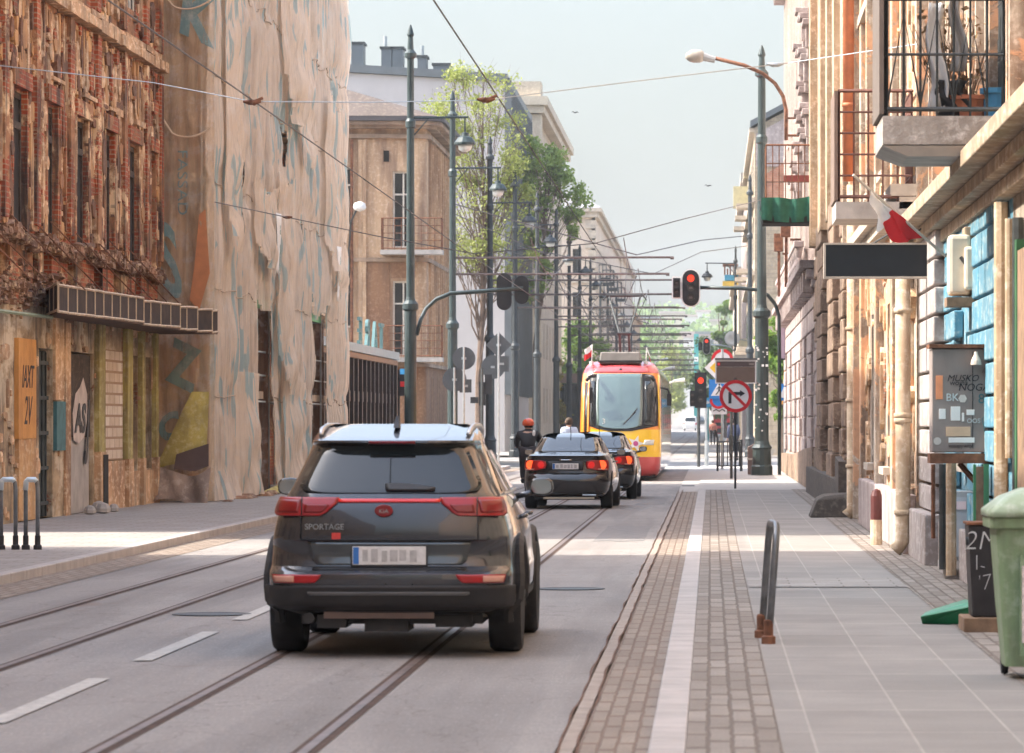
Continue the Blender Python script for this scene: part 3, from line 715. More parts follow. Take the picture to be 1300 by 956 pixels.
M['net_brown'] = netmat('brown_net', (.30, .19, .13), (.24, .15, .10), .86, 0)
M['yellow_tarp'] = streaky('yellow_tarp', (.52, .42, .11), (.42, .33, .09), (.6, .52, .25), (2, 2, 1), .4, bmp=.2)
def fold(y, z, a=1.):
    """outward displacement of the hanging net: long folds that wander, gathered at the ties"""
    w = mn.noise(Vector((y*.35, z*.16, 3.1)))*1.6
    w *= .5
    t = mn.noise(Vector((y*.8+w*.3, z*.03, 0)))*.10+mn.noise(Vector((y*1.9+w*.5, z*.05, 5)))*.10+mn.noise(Vector((y*4.2+w, z*.07, 9)))*.09+mn.noise(Vector((y*8+w*1.5, z*.10, 12)))*.05
    yy = (y+.9*mn.noise(Vector((z*.3, 1, y*.2)))) % 3.1-1.55; t += .025*math.sin((z+.33*yy*yy)*7.5)*max(0, mn.noise(Vector((y*.3, z*.25, 50)))+.05)*2
    t += mn.noise(Vector((y*1.6, z*.8, 20)))*.03
    # billows sagging between ties
    zz = (z % 2.05)/2.05; t += .09*math.sin(math.pi*zz)*(.5+mn.noise(Vector((y*.5, int(z/2.05)*3.3, 7))))
    return t*a
def net_sheet(name, y0, y1, z0, z1, nu, nv, m, x=-9.42, amp=1., cuts=(), ties=(), parent=None):
    V = []; Fq = []
    for i in range(nu+1):
        for j in range(nv+1):
            y = y0+(y1-y0)*i/nu; z = z0+(z1-z0)*j/nv
            d = fold(y, z, amp)
            for tz in ties: d *= 1-.8*math.exp(-((z-tz-.12*math.sin(y*2))/.16)**2)
            if z < .7: d += .25*(.7-z)*(1+mn.noise(Vector((y*1.7, z, 2))))
            V.append((x+d, y+.12*mn.noise(Vector((y, z*.7, 33))), z))
    for i in range(nu):
        for j in range(nv):
            y = y0+(y1-y0)*(i+.5)/nu; z = z0+(z1-z0)*(j+.5)/nv
            if any(c(y, z) for c in cuts): continue
            a = i*(nv+1)+j; Fq.append((a, a+nv+1, a+nv+2, a+1))
    o = npmesh(name, np.array(V), np.array(Fq), m, parent, smooth=True)
    return o
def tear(yc, hw, zb, zt, sag):
    return lambda y, z: abs(y-yc-.25*mn.noise(Vector((z*1.2, yc, 1)))) < hw*(1+.25*mn.noise(Vector((0, z*.9, yc)))) and zb < z < zt+sag*((y-yc)/hw)**2-sag+.12*mn.noise(Vector((y*3, 0, 2)))
cuts = [tear(91.1, 2.0, -1, 4.45, .5), tear(103.6, 1.9, -1, 4.6, .5), tear(95.3, .75, 7.2, 8.1, .1), tear(86.9, .12, 5.2, 7.0, .2), tear(99.7, .25, 5.8, 7.6, .3), tear(106.8, .2, 8, 10, .3)]
net = thing('scaffold_netting', 'torn beige scaffold netting with faded blue print hanging in long folds', 'netting', (-9.4, 97, 0))
net_sheet('front_net', 81.55, 111.9, .12, 16.4, 880, 170, M['net'], cuts=cuts, ties=(2.15, 6.2, 10.2), parent=None).parent = net
bpy.context.view_layer.update()
def reloc(o, root):
    for v in o.data.vertices: v.co -= root.location
reloc([c for c in net.children][0], net)
# second, looser layer of scraps over the first
for k, (a, b, z0, z1) in enumerate(((83.0, 85.2, 4.9, 16.3), (88.4, 92.2, 4.8, 6.6), (93.3, 96.4, 2.2, 7.0), (97.6, 100.6, 7.4, 12.0), (94.0, 98.6, 8.2, 14.6), (104.5, 108.6, 4.8, 9.5), (85.6, 88.6, .15, 2.6), (94.2, 98.5, .15, 2.5))):
    def sagcut(y, z, a=a, b=b, z0=z0, z1=z1):
        t = (y-a)/(b-a); return z < z0+(.9*(2*t-1)**2)*min(1.2, (z1-z0)*.3) or z > z1-.25*math.sin(math.pi*t)
    V = []; Fq = []; nu, nv = 34, 40
    for i in range(nu+1):
        for j in range(nv+1):
            y = a+(b-a)*i/nu; z = z0+(z1-z0)*j/nv; t = i/nu
            V.append((-9.3+fold(y, z, .9)+.16*math.sin(math.pi*t)*(1-j/nv)+.07*math.sin((z+1.2*(t-.5)**2*4)*5)*(1-j/nv)*math.sin(math.pi*t), y, z))
    for i in range(nu):
        for j in range(nv):
            y = a+(b-a)*(i+.5)/nu; z = z0+(z1-z0)*(j+.5)/nv
            if k != 6 and k != 7 and sagcut(y, z): continue
            p = i*(nv+1)+j; Fq.append((p, p+nv+1, p+nv+2, p+1))
    V = np.array(V)-np.array(net.location)
    npmesh('net_scrap', V, np.array(Fq), M['net'], net, smooth=True)
# the side net facing up the street
V = []; Fq = []; nu, nv = 40, 150
for i in range(nu+1):
    for j in range(nv+1):
        x = -10.42+1.08*i/nu; z = .12+16.3*j/nv
        V.append((x+.0, 81.5-.10*abs(mn.noise(Vector((x*3, z*.25, 1))))-.05*mn.noise(Vector((x*8, z*.5, 4)))-.08*math.sin((z+1.5*abs(x+9.9))*1.9)**8*(1 if z > 3 else .2), z))
for i in range(nu):
    for j in range(nv):
        p = i*(nv+1)+j; Fq.append((p, p+nv+1, p+nv+2, p+1))
npmesh('side_net', np.array(V)-np.array(net.location), np.array(Fq), M['net_side'], net, smooth=True)
# prints on the side net
teal_print = netmat('faded_blue_print', (.22, .42, .44), (.32, .46, .44), .55, 0)
pr = MB()
pr.text('K', 1.15, (-9.72, 81.36, 8.85), (.75, 0, -.35), (.1, 0, 1), .004, bold=.06)
pr.text('FASSAD', .36, (-10.02, 81.36, 6.1), (0, 0, -1), (.75, 0, 0), .004)
pr.text('S', 1.9, (-10.1, 81.36, 4.0), (.45, 0, -.22), (-.12, 0, 1), .004, bold=.05)
pr.text('Z', 1.2, (-9.98, 81.36, 2.3), (.6, 0, -.3), (.15, 0, .9), .004, bold=.05); pr.text('C', .9, (-10.15, 81.36, 1.3), (.6, 0, .25), (-.1, 0, .7), .004, bold=.05)
pr.each('print', teal_print, net)
pr = MB(); pr.poly([(-9.62, 81.37, 5.5), (-9.5, 81.37, 5.6), (-9.42, 81.37, 4.4), (-9.62, 81.37, 3.7), (-9.8, 81.37, 3.9), (-9.7, 81.37, 4.6)]); pr.build('orange_print', plain('faded_orange', (.55, .22, .09), .9), net)
# ropes gathering the net
q = MB()
for zb in (6.95, 9.35):
    q.tube([(-10.4+1.0*t, 81.32-.05*math.sin(3*t), zb+.55*(t-.55)**2*4*.4-.3*(t < .3)*(.3-t)*-3) for t in [k/14 for k in range(15)]], .02, 6)
q.each('rope', plain('pale_rope', (.6, .45, .3), .9), net)
# seams and ties of the net
q = MB()
for z in (2.15, 4.2, 6.2, 8.25, 10.2):
    pts = [(-9.40+fold(y, z, .8), y, z+.05*math.sin(y*2.1)-.10*abs(math.sin(y*1.25))) for y in [82+.25*k for k in range(118)] if not (z < 4.5 and (89 < y < 93.3 or 101.6 < y < 105.6))]
    for a, b in zip(pts, pts[1:]):
        if b[1]-a[1] < .3: q.tube([a, b], .012, 4, False)
q.build('hem', plain('net_hem', (.45, .34, .24), .9, 0, .3, 3), net)['kind'] = 'stuff'
# white banners hanging on the net
for (yc, w, z0, z1, lab, rows) in ((91.2, .85, 4.72, 6.0, 'long white notice hanging from the torn beige netting, nearer one', 3), (106.0, .95, 4.55, 5.9, 'narrow white notice hanging from the netting, farther one beside the beige house', 3)):
    b_ = thing('white_notice', lab, 'banner', (-9.2, yc, z0), group='white notices on the scaffold netting')
    q = MB(); q.grid(lambda s, t: (-9.12+.03*math.sin(s*5+t*3), yc-w/2+w*s, z0+(z1-z0)*t), 8, 10); q.build('sheet', M['white'], b_, solid=.006, smooth=True)
    q = MB()
    for k in range(rows): q.text(('&', '%', '4')[k], .3, (-9.07, yc, z1-.45-k*.42), (0, 1, 0), (0, 0, 1), .003, (1, 0, 0))
    q.build('mark', plain('faded_mark', (.2, .3, .25), .8), b_)
# yellow tarpaulin tent and brown sheet at the corner
tp = thing('tarpaulin', 'yellow and brown tarpaulin draped over the foot of the netted scaffold', 'tarpaulin', (-9.9, 81, 0))
mb = MB(); mb.grid(lambda s, t: (-10.42+.95*s if t < .01 else (-10.42+.95*s)*(1-t)+(-9.72+.3*s)*t, 81.15-.1*math.sin(3*s+t*2), .72+.1*math.sin(s*3.1)*(1-t)+1.45*t), 12, 12); mb.build('yellow_sheet', M['yellow_tarp'], tp, smooth=True)
mb = MB(); mb.poly([(-10.0, 81.0, 1.0), (-9.4, 81.02, 1.2), (-9.4, 81.02, .78), (-9.65, 81, .68), (-10.05, 81, .72)]); mb.build('dark_patch', plain('dark_cloth', (.12, .08, .07), .9), tp, solid=.01)
mb = MB(); mb.grid(lambda s, t: (-10.42+1.06*s, 80.95-.35*(1-t)*(1+.3*math.sin(s*9))-.06*math.sin(s*14+t*3), .12+.66*t-.16*math.sin(math.pi*s)*t+.06*math.sin(6*s)), 26, 14); mb.build('brown_sheet', streaky('brown_sheet', (.33, .24, .18), (.25, .17, .13), (.42, .33, .26), (3, 3, 1), .4), tp, smooth=True)
# inner brown nets visible through the two tears
for yc in (93.4, 106.8):
    V = []; Fq = []
    for i in range(25):
        for j in range(41):
            x = -10.45+.9*i/24; z = .12+4.0*j/40; V.append((x, yc+.12*mn.noise(Vector((x*5, z*.5, yc)))+.06*math.sin(x*20), z))
    for i in range(24):
        for j in range(40): p = i*41+j; Fq.append((p, p+41, p+42, p+1))
    npmesh('inner_net', np.array(V)-np.array(net.location), np.array(Fq), M['net_brown'], net, smooth=True)
# scraps on the ground
q = MB()
for i in range(40):
    y = rnd.uniform(80.8, 112); x = rnd.uniform(-9.5, -9.0); s = rnd.uniform(.05, .2); q.box(x-s, x+s, y-s*2, y+s*2, PL+.005, PL+.03+rnd.random()*.06, taper=s*.5)
o = q.build('fallen_scraps', M['rubble']); tag(o, 'loose scraps of cloth and rubble strewn below the netting', 'rubble', kind='stuff')
o = MB().poly([(-9.35, 90, PL+.05), (-8.9, 91, PL+.02), (-8.95, 95, PL+.03), (-9.3, 94.6, PL+.2)]).build('fallen_sheet', M['yellow_tarp'], solid=.02); tag(o, 'yellow sheet fallen on the pavement at the torn netting', 'sheet')

# ------------------------------------------------------------------ near buildings outside the frame (they shade the street and show in the car)
ob = thing('tenement_building', 'plain ochre tenement nearest the camera on the left', 'building', (-10.4, 20, 0))
q = MB(); wq = WF((-10.4, 0, 0), (0, 1, 0), (-1, 0, 0)); hh = [(y-.6, y+.6, z, z+2) for y in range(-38, 50, 4) for z in (1, 4.8, 8.6)]; wq.wall(q, -42, 51.8, 0, 13.2, hh, .3); q.build('wall', M['ruin_ground'], ob)
q = MB(); q.box(-20, -10.71, -42, 51.8, 0, 13.1); q.build('back_wall', M['boarded'], ob)

# ------------------------------------------------------------------ kiosk row with standing letters
M['kiosk'] = plain('kiosk_metal', (.04, .038, .04), .5, .2, .3, 5)
ks = thing('market_kiosk', 'low row of dark market stalls with letters standing on its pale roof', 'kiosk', (FX, 127, 0))
q = MB(); q.box(-14, -10.15, 112.6, 141, 3.62, 3.86); q.build('roof', plain('kiosk_roof', (.30, .38, .42), .5, .2), ks)
q = MB(); q.box(-13.9, -10.2, 112.8, 140.9, 3.45, 3.6); q.build('fascia', plain('kiosk_fascia', (.22, .15, .1), .7), ks)
q = MB()
for y in [112.9+1.55*k for k in range(19)]: q.box(-10.5, -10.22, y, y+.26, PL, 3.44)
q.each('post', M['kiosk'], ks)
q = MB(); q.box(-10.5, -10.3, 112.8, 140.9, 2.2, 2.5); q.box(-10.48, -10.34, 112.8, 140.9, 1.2, 1.3); q.each('rail', M['kiosk'], ks)
q = MB(); q.box(-13.7, -10.6, 112.9, 140.8, PL, 3.44); q.build('stall_front', streaky('stall_front', (.22, .18, .14), (.12, .09, .07), (.45, .42, .38), (2, .6, 1), .5), ks)
q = MB()
for k, ch in enumerate('TARE'):
    q.text(ch, 1.15, (-10.25, 134.6-2.75*k, 3.88), (0, -2.0, 0), (0, 0, 1), .09, (-1, 0, 0))
q.each('letter', plain('letter_teal', (.10, .19, .19), .5), ks)

# ------------------------------------------------------------------ beige house with the rounded corner
M['peach'] = streaky('peach_plaster', (.56, .38, .235), (.46, .29, .17), (.66, .48, .33), (1.4, 1.4, .18), .75, (.2, .12, .08), bmp=.15, lo=.44, hi=.66)
M['brownpl'] = streaky('brown_plaster', (.26, .14, .075), (.2, .10, .055), (.34, .2, .12), (1.6, 1.6, .2), .55, (.14, .08, .05), bmp=.15)
M['rooftile'] = streaky('old_roof', (.12, .09, .075), (.08, .06, .05), (.18, .14, .11), (1, 1, 1), .3, bmp=.4)
bh_ = thing('corner_house', 'beige corner house with a rounded corner, broken windows and two iron balconies', 'building', (-12, 158, 0))
def contour(off=0):
    pts = [(-26, 158-off), (-10.75, 158-off)]
    for k in range(1, 9):
        t = math.pi/2*k/8; pts.append((-10.75+(.35+off)*math.sin(t), 158.35-(.35+off)*math.cos(t)))
    pts += [(-10.4+off, 174+off), (-26, 174+off)]
    return pts
def prismz(mb, pts, z0, z1):
    return mb.rings([[(x, y, z0) for x, y in pts], [(x, y, z1) for x, y in pts]])
wins = [(-13.55, -13.2+.05, 9.3, 11.0), (-11.62, -10.85, 7.95, 10.75), (-13.6, -13.1, 5.2, 6.9), (-11.62, -10.85, 4.0, 6.75), (-16.5, -15.4, 9.3, 11.0), (-16.5, -15.4, 5.2, 6.9)]
wins[0] = (-13.9, -13.05, 8.75, 10.9); wins[2] = (-13.9, -13.05, 5.05, 6.9)
w3 = WF((0, 158, 0), (1, 0, 0), (0, 1, 0))
for (z0, z1, m, nm) in ((7.6, 12.4, M['peach'], 'upper_wall'), (3.7, 7.6, M['peach'], 'middle_wall'), (0, 3.7, M['brownpl'], 'ground_wall')):
    q = MB(); w3.wall(q, -26, -10.75, z0, z1, [w for w in wins if z0 <= w[2] < z1], .25, caps=False)
    c = contour(); 
    for a, b in zip(c[1:-2], c[2:-1]): q.quad((*a, z0), (*b, z0), (*b, z1), (*a, z1))
    q.quad((*c[-2], z0), (*c[-1], z0), (*c[-1], z1), (*c[-2], z1))
    q.build(nm, m, bh_)
q = MB(); q.box(-25.9, -10.76, 158.26, 173.9, 0, 12.3); q.build('inner_wall', M['dark_in'], bh_)
q = MB(); q.box(-12.62, -11.72, 157.95, 157.995, 3.78, 7.42); q.box(-11.7, -10.8, 157.95, 157.995, 6.85, 7.42); 
q.build('brown_panel', M['brownpl'], bh_)
for a, b, c, e in wins: w3.window(bh_, a, b, c, e, .2, M['woodlight'], M['glass_dark'], True, sill=None)
q = MB(); prismz(q, contour(.12), 7.45, 7.6); prismz(q, contour(.1), 3.62, 3.75); prismz(q, contour(.16), 11.95, 12.1); prismz(q, contour(.34), 12.3, 12.42); prismz(q, contour(.55), 12.42, 12.55); q.build('cornice', streaky('cornice_plaster', (.42, .30, .21), (.26, .18, .13), None, (1,1,.3), .6), bh_)
q = MB(); prismz(q, contour(.66), 12.56, 12.72); q.build('gutter', plain('zinc_gutter', (.09, .08, .08), .6, .2), bh_)
c0 = contour(.56); c1 = [(-26 if x < -25 else min(x-3.2, -14.6+.0), min(y+3.4, 170) if y < 165 else 170) for x, y in c0]; q = MB(); q.rings([[(x, y, 12.74) for x, y in c0], [(x, y, 14.3) for x, y in c1]], True, False, True); q.build('roof', M['rooftile'], bh_)
q = MB()
for k in range(12):
    x, y = (-10.38, 159.6+1.15*k)
    q.box(x-.05, x+.09, y-.12, y+.12, 3.8, 11.9)
for x in (-14.7, -12.8, -12.65): q.box(x-.07, x+.07, 157.9, 157.998, 3.8, 11.9)
q.each('lesene', M['peach'], bh_)
for y in (161.5, 165, 168.5, 172):
    for z in (1.2, 4.6, 8.4):
        w_ = WF((-10.4, 0, 0), (0, 1, 0), (-1, 0, 0)); w_.window(bh_, y-.5, y+.5, z, z+2.1, .09, M['wood'], M['glass_dark'], False)
q = MB(); q.box(-11.95, -11.75, 157.96, 157.99, 11.1, 11.5); q.build('vent', M['dark_in'], bh_)
q = MB(); q.tube([(-13.1, 157.85, 0), (-13.1, 157.85, 11.9)], .055, 8); q.build('drainpipe', M['rust'], bh_)
def balcony(name_lab, x0, x1, y0, y1, z, hr, m_slab, m_rail, root=None, parent=None, step=.14, nh_=3, slab=.16, diag=False):
    """slab with a wrought-iron railing on three sides"""
    b = thing('balcony', name_lab, 'balcony', ((x0+x1)/2, (y0+y1)/2, z)) if parent is None else parent
    q = MB(); q.box(x0, x1, y0, y1, z-slab, z); s_ = q.build('balcony_slab', m_slab, b)
    q = MB(); zt = z+hr
    segs = [((x0+.04, y1), (x0+.04, y0+.04)), ((x0+.04, y0+.04), (x1-.04, y0+.04)), ((x1-.04, y0+.04), (x1-.04, y1))]
    for (ax, ay), (bx, by) in segs:
        for k in range(nh_+1):
            zz = z+.06+(hr-.06)*k/nh_; q.tube([(ax, ay, zz), (bx, by, zz)], .022 if k in (0, nh_) else .013, 5)
        ln = math.hypot(bx-ax, by-ay); n = max(2, int(ln/step))
        for k in range(n+1):
            t = k/n; q.tube([(ax+(bx-ax)*t, ay+(by-ay)*t, z), (ax+(bx-ax)*t, ay+(by-ay)*t, zt)], .011, 4)
        if diag:
            for k in range(0, n-1, 2):
                t, t2 = k/n, (k+2)/n
                q.tube([(ax+(bx-ax)*t, ay+(by-ay)*t, z+.1), (ax+(bx-ax)*(t+t2)/2, ay+(by-ay)*(t+t2)/2, z+hr*.6), (ax+(bx-ax)*t2, ay+(by-ay)*t2, z+.1)], .01, 4)
    q.build('railing', m_rail, b)
    return b
for z, lab in ((7.85, 'upper'), (3.95, 'lower')):
    b = balcony('', -12.0, -9.75, 157.0, 158, z, 1.15, M['concrete'], M['rust'], parent=(lambda e: (setattr(e, 'parent', bh_), setattr(e, 'location', Vector((0, 0, 0))), e)[2])(bpy.data.objects.new('balcony', None)), step=.22, nh_=4)
    COL.objects.link(b)
lampw = MB(); lampw.tube([(-13.2, 157.9, 6.3), (-13.2, 157.8, 7.9), (-13.1, 157.5, 8.9), (-12.85, 157.2, 9.35)], .035, 8); lw = thing('wall_lamp', 'curved wall lamp with a white hood on the beige corner house', 'wall lamp', (-13.2, 157.9, 6.3)); lampw.build('arm', M['iron'], lw)
q = MB(); q.lathe([(.05, .2), (.2, .14), (.24, 0), (.2, -.1), (.02, -.16)], 14, (-12.75, 157.1, 9.4)); q.build('hood', M['white'], lw, smooth=True)

# ------------------------------------------------------------------ tall pale building with chimneys
M['palewall'] = streaky('pale_party_wall', (.50, .475, .47), (.47, .445, .44), None, (.3, .3, .06), .25, (.38, .36, .35), bmp=0)
M['darkmetal'] = plain('dark_sheet_metal', (.13, .145, .155), .5, .2, .15, 1)
tbld = thing('grey_apartment_block', 'tall pale apartment block with dark roof chimneys behind the beige corner house', 'building', (-20, 219, 0))
q = MB(); q.prism([(-40, 0), (-10.45, 0), (-10.45, 18.8), (-30, 19.95), (-40, 19.95)], 219, 248); q.build('wall', M['palewall'], tbld)
q = MB()
q.prism([(-10.3, 18.82), (-10.3, 19.2), (-29.9, 20.4), (-40, 20.4), (-40, 19.97), (-30, 19.97)], 218.8, 249); q.build('roof', M['darkmetal'], tbld)
q = MB()
for y in [219.3+1.45*k for k in range(20)]: q.box(-10.44, -10.2, y, y+.22, 3, 18.7)
q.box(-10.44, -10.1, 219, 219.3, 3, 19); q.each('mullion', M['darkmetal'], tbld)
q = MB(); q.box(-10.445, -10.42, 219.3, 248, 3, 18.6); q.build('glass_front', M['glass'], tbld)
for (xa, xb, yt, yb) in ((446, 461, 53, 76), (484, 497, 59, 82), (498, 511, 59, 83), (530, 541, 70, 90), (550, 570, 80, 93)):
    Y = 226; a, b = PXx(xa, Y), PXx(xb, Y); zt, zb = PZ(yt, Y), 19.0
    q = MB(); q.box(a, b, Y, Y+1.6, zb, zt-.12); c = q.build('chimney', M['darkmetal'], tbld); q = MB(); q.box(a-.08, b+.08, Y-.08, Y+1.68, zt-.11, zt); q.build('cap', M['iron'], c)
for (x, yt) in ((441.5, 66), (489, 46), (536, 58)):
    Y = 227; q = MB(); q.tube([(PXx(x, Y), Y, 19.5), (PXx(x, Y), Y, PZ(yt, Y))], .1, 8); q.build('flue', M['galv'], tbld)
# stone building beyond
sb = thing('stone_building', 'pale stone building with a heavy corner pillar and cornice beyond the glass front', 'building', (-14, 252, 0))
M['cream'] = streaky('cream_stone', (.58, .50, .38), (.5, .42, .32), (.66, .58, .46), (1, 1, .2), .3, (.3, .24, .18), bmp=.1)
ws = WF((-10.3, 0, 0), (0, 1, 0), (-1, 0, 0)); sh = [(y, y+1.3, z, z+2.2) for y in (256, 261, 266, 271, 276, 281, 286, 291) for z in (1.5, 5.5, 9.5, 13.5)]
q = MB(); ws.wall(q, 252, 298, 0, 19.6, sh, .3); q.box(-30, -10.61, 252, 298, 0, 19.5); q.build('wall', M['cream'], sb)
q = MB(); q.box(-12.2, -9.9, 251.6, 254, 0, 19.5); q.box(-12.4, -9.7, 251.4, 254.2, 15.7, 16.2); q.build('corner_pillar', M['cream'], sb)
q = MB(); q.box(-12.6, -9.5, 251.1, 299, 20, 20.5); q.box(-12.5, -9.7, 251.3, 298.8, 19.55, 19.98); q.box(-11.9, -9.9, 251.6, 254.4, 20.52, 21.4); q.build('cornice', M['cream'], sb)
for a, b, c, e in sh[:16]: ws.window(sb, a, b, c, e, .3, M['wood'], M['glass_dark'], False)

# ------------------------------------------------------------------ ornate white corner house
M['cream2'] = streaky('cream_facade', (.62, .53, .44), (.56, .46, .37), (.7, .62, .54), (1, 1, .2), .3, (.35, .26, .2), bmp=.1)
oh = thing('ornate_house', 'ornate cream corner house with arched windows and a grey mansard roof', 'building', (-12, 330, 0))
xw = lambda p: PXx(p, 330)
hw_ = [(xw(688), xw(702), 13.0, 14.8), (xw(727), xw(738), 13.0, 14.8), (xw(684), xw(702), 9.6, 11.5), (xw(727), xw(738), 9.6, 11.5), (xw(684), xw(702), 6, 8), (xw(727), xw(738), 6, 8), (xw(684), xw(702), 2.2, 4.5), (xw(727), xw(738), 2.2, 4.5)]
wo = WF((0, 330, 0), (1, 0, 0), (0, 1, 0)); q = MB(); wo.wall(q, -28, -8.85, 0, 17.2, hw_, .3); q.box(-28, -9.1, 330.4, 420, 0, 17.1)
wo2 = WF((-8.85, 0, 0), (0, 1, 0), (-1, 0, 0)); h2 = [(y, y+1.4, z, z+2.2) for y in range(333, 418, 4) for z in (2.2, 6, 9.7, 13)]; wo2.wall(q, 330, 420, 0, 17.2, h2, .24); q.build('wall', M['cream2'], oh)
for a, b, c, e in hw_: wo.window(oh, a, b, c, e, .3, M['iron'], M['glass_dark'], True, sill=M['stone'])
q = MB()
for a, b, c, e in h2: wo2.box(q, a, b, c, e, .2, .24)
q.each('window', M['glass_dark'], oh)
q = MB()
for k in range(22): q.box(-9.6 if k % 2 else -9.35, -8.8, 329.9, 331 if k % 2 else 330.7, .4+k*.76, .4+k*.76+.62)
q.box(-28, -8.6, 329.7, 420, 17.2, 17.6); q.box(-28, -8.35, 329.5, 420.2, 17.62, 17.9); q.box(-28, -8.7, 329.8, 420, 12.2, 12.4); q.box(-28, -8.7, 329.8, 420, 5.2, 5.5)
q.build('trim', M['stone'], oh)
q = MB(); q.rings([[(-28, 329.6, 17.92), (-8.4, 329.6, 17.92), (-8.4, 420, 17.92), (-28, 420, 17.92)], [(-28, 331.5, 19.2), (-10.2, 331.5, 19.2), (-10.2, 420, 19.2), (-28, 420, 19.2)]]); q.build('roof', plain('grey_mansard', (.3, .29, .3), .7, 0, .2, 1), oh)
for (a, b, t) in ((676, 700, 266), (708, 722, 268), (724, 740, 266)): q = MB(); q.box(PXx(a, 335), PXx(b, 335), 335, 337, 18.5, PZ(t, 335)); q.build('chimney', M['stone'], oh)
for i, y in enumerate((340, 352, 366, 382, 398)):
    for z in (6, 9.6, 13):
        q = MB(); q.box(-8.84, -7.9, y, y+3, z-.25, z-.05)
        for k in range(9): q.tube([(-7.95, y+.1+k*.35, z-.05), (-7.95, y+.1+k*.35, z+.95)], .03, 4)
        for k in range(4): q.tube([(-8.8+k*.28, y+.05, z-.05), (-8.8+k*.28, y+.05, z+.95)], .03, 4)
        q.tube([(-8.84, y+.05, z+.95), (-7.95, y+.05, z+.95), (-7.95, y+2.95, z+.95)], .04, 4); q.build('balcony', M['iron'], oh)
# buildings further along the left side
for i, (ya, yb, xf, h, m, lab) in enumerate(((420, 480, -8.7, 17.5, 'cream2', 'long cream tenement far down the left side past the ornate house'), (480, 560, -9.2, 14, 'peach', 'low peach house far down the left side of the street'))):
    b = thing('tenement_house', lab, 'building', (xf, ya, gz(ya))); w_ = WF((xf, 0, 0), (0, 1, 0), (-1, 0, 0)); hs = [(y, y+1.4, z+gz(ya), z+2+gz(ya)) for y in range(ya+2, yb-2, 5) for z in (2, 6, 10, 13.5) if z+2 < h-.5]
    q = MB(); w_.wall(q, ya, yb, 0, h+gz(ya), hs, .3); q.box(-30, xf-.31, ya, yb, 0, h+gz(ya)-.1); q.box(-30, xf+.4, ya-.2, yb+.2, h+gz(ya), h+gz(ya)+.5); q.build('wall', M[m], b)
    q = MB()
    for a in hs: w_.box(q, *a, .26, .3)
    q.each('window', M['glass_dark'], b)
# dark kiosk by the tree
kb = thing('tram_shelter', 'tall dark tram shelter with glass walls on the far left pavement', 'shelter', (-9.7, 292, gz(292)))
q = MB(); q.box(PXx(711, 290), PXx(740, 290), 290, 294, PZ(486, 290), PZ(474, 290)); q.build('roof', plain('brown_fascia', (.2, .13, .1), .7), kb)
q = MB(); q.box(PXx(712, 290), PXx(739, 290), 290.1, 293.9, gz(290), PZ(487, 290)); q.build('glass_wall', M['glass_dark'], kb)
q = MB()
for px in (712, 717, 738): q.box(PXx(px, 290)-.05, PXx(px, 290)+.05, 290-.02, 290.08, gz(290), PZ(487, 290))
q.build('frame', M['iron'], kb)
# ================================================================== RIGHT SIDE
rnd = random.Random(23)
M['bluewall'] = streaky('blue_paint', (.07, .24, .34), (.11, .28, .37), (.34, .42, .43), (2, 2, .5), .4, (.1, .11, .11), bmp=.4, spots=.0)
M['quoin'] = streaky('grey_quoin', (.42, .375, .36), (.30, .26, .24), (.56, .52, .5), (2, 2, .5), .4, (.2, .14, .11), bmp=.4)
M['ochrewall'] = streaky('sandy_plaster', (.50, .41, .32), (.31, .235, .17), (.70, .61, .50), (2.5, 2.5, .25), .8, (.17, .10, .06), bmp=.6, spots=.4, spotcol=(.42, .25, .15))
M['rough'] = streaky('rough_stone', (.34, .235, .165), (.17, .11, .075), (.46, .34, .24), (2, 2, .8), .5, (.07, .045, .03), bmp=1.)
M['pinkstone'] = streaky('dusty_pink_stone', (.42, .35, .33), (.34, .28, .26), (.54, .46, .43), (1.5, 1.5, .3), .5, (.16, .11, .1), bmp=.3)
M['whitewall'] = streaky('white_stucco', (.62, .54, .49), (.54, .45, .39), (.70, .63, .58), (1.5, 1.5, .2), .6, (.45, .35, .3), bmp=.1)
M['darkstone'] = streaky('dark_granite', (.085, .075, .065), (.055, .048, .042), (.15, .13, .11), (1, 1, 1), .3, bmp=.6)
M['pipe_old'] = streaky('old_pipe', (.58, .47, .33), (.44, .32, .2), (.72, .62, .48), (3, 3, .8), .5, (.25, .12, .06), bmp=.2)
M['pipe_orange'] = plain('orange_pipe', (.52, .18, .08), .6, 0, .25, 4)
XR = 2.4
M['stucco'] = streaky('rough_sandy_stucco', (.55, .42, .28), (.38, .27, .17), (.68, .55, .40), (2, 2, .6), .5, (.2, .11, .05), bmp=1.)
# ---- A: blue rusticated house, nearest
A = thing('blue_house', 'old house with a peeling blue rusticated ground floor and grey corner quoins', 'building', (2.6, 40, 0))
wa = WF((2.62, 0, 0), (0, 1, 0), (1, 0, 0))
q = MB(); wa.wall(q, -40, 37.59, 0, 3.75, [(34.0, 35.4, .1, 3.0)], .35); q.build('shop_wall', streaky('grimy_shop_wall', (.44, .37, .29), (.3, .24, .18), (.55, .48, .4), (2, 2, .4), .6, (.12, .09, .07), bmp=.5), A)
q = MB(); wa.wall(q, 37.6, 50.6, 0, 3.75, [(43.2, 44.6, 1.2, 3.2)], .35); q.box(2.98, 14, -40, 50.6, 0, 15); q.build('ground_floor_wall', M['bluewall'], A)
q = MB(); wa.wall(q, -40, 50.6, 4.0, 15, [(36.8, 38.4, 4.3, 7), (42, 43.4, 4.8, 7.2), (46.6, 47.8, 4.8, 7.2)], .35); q.build('upper_wall', M['ochrewall'], A)
blk = MB(); y = 37.7
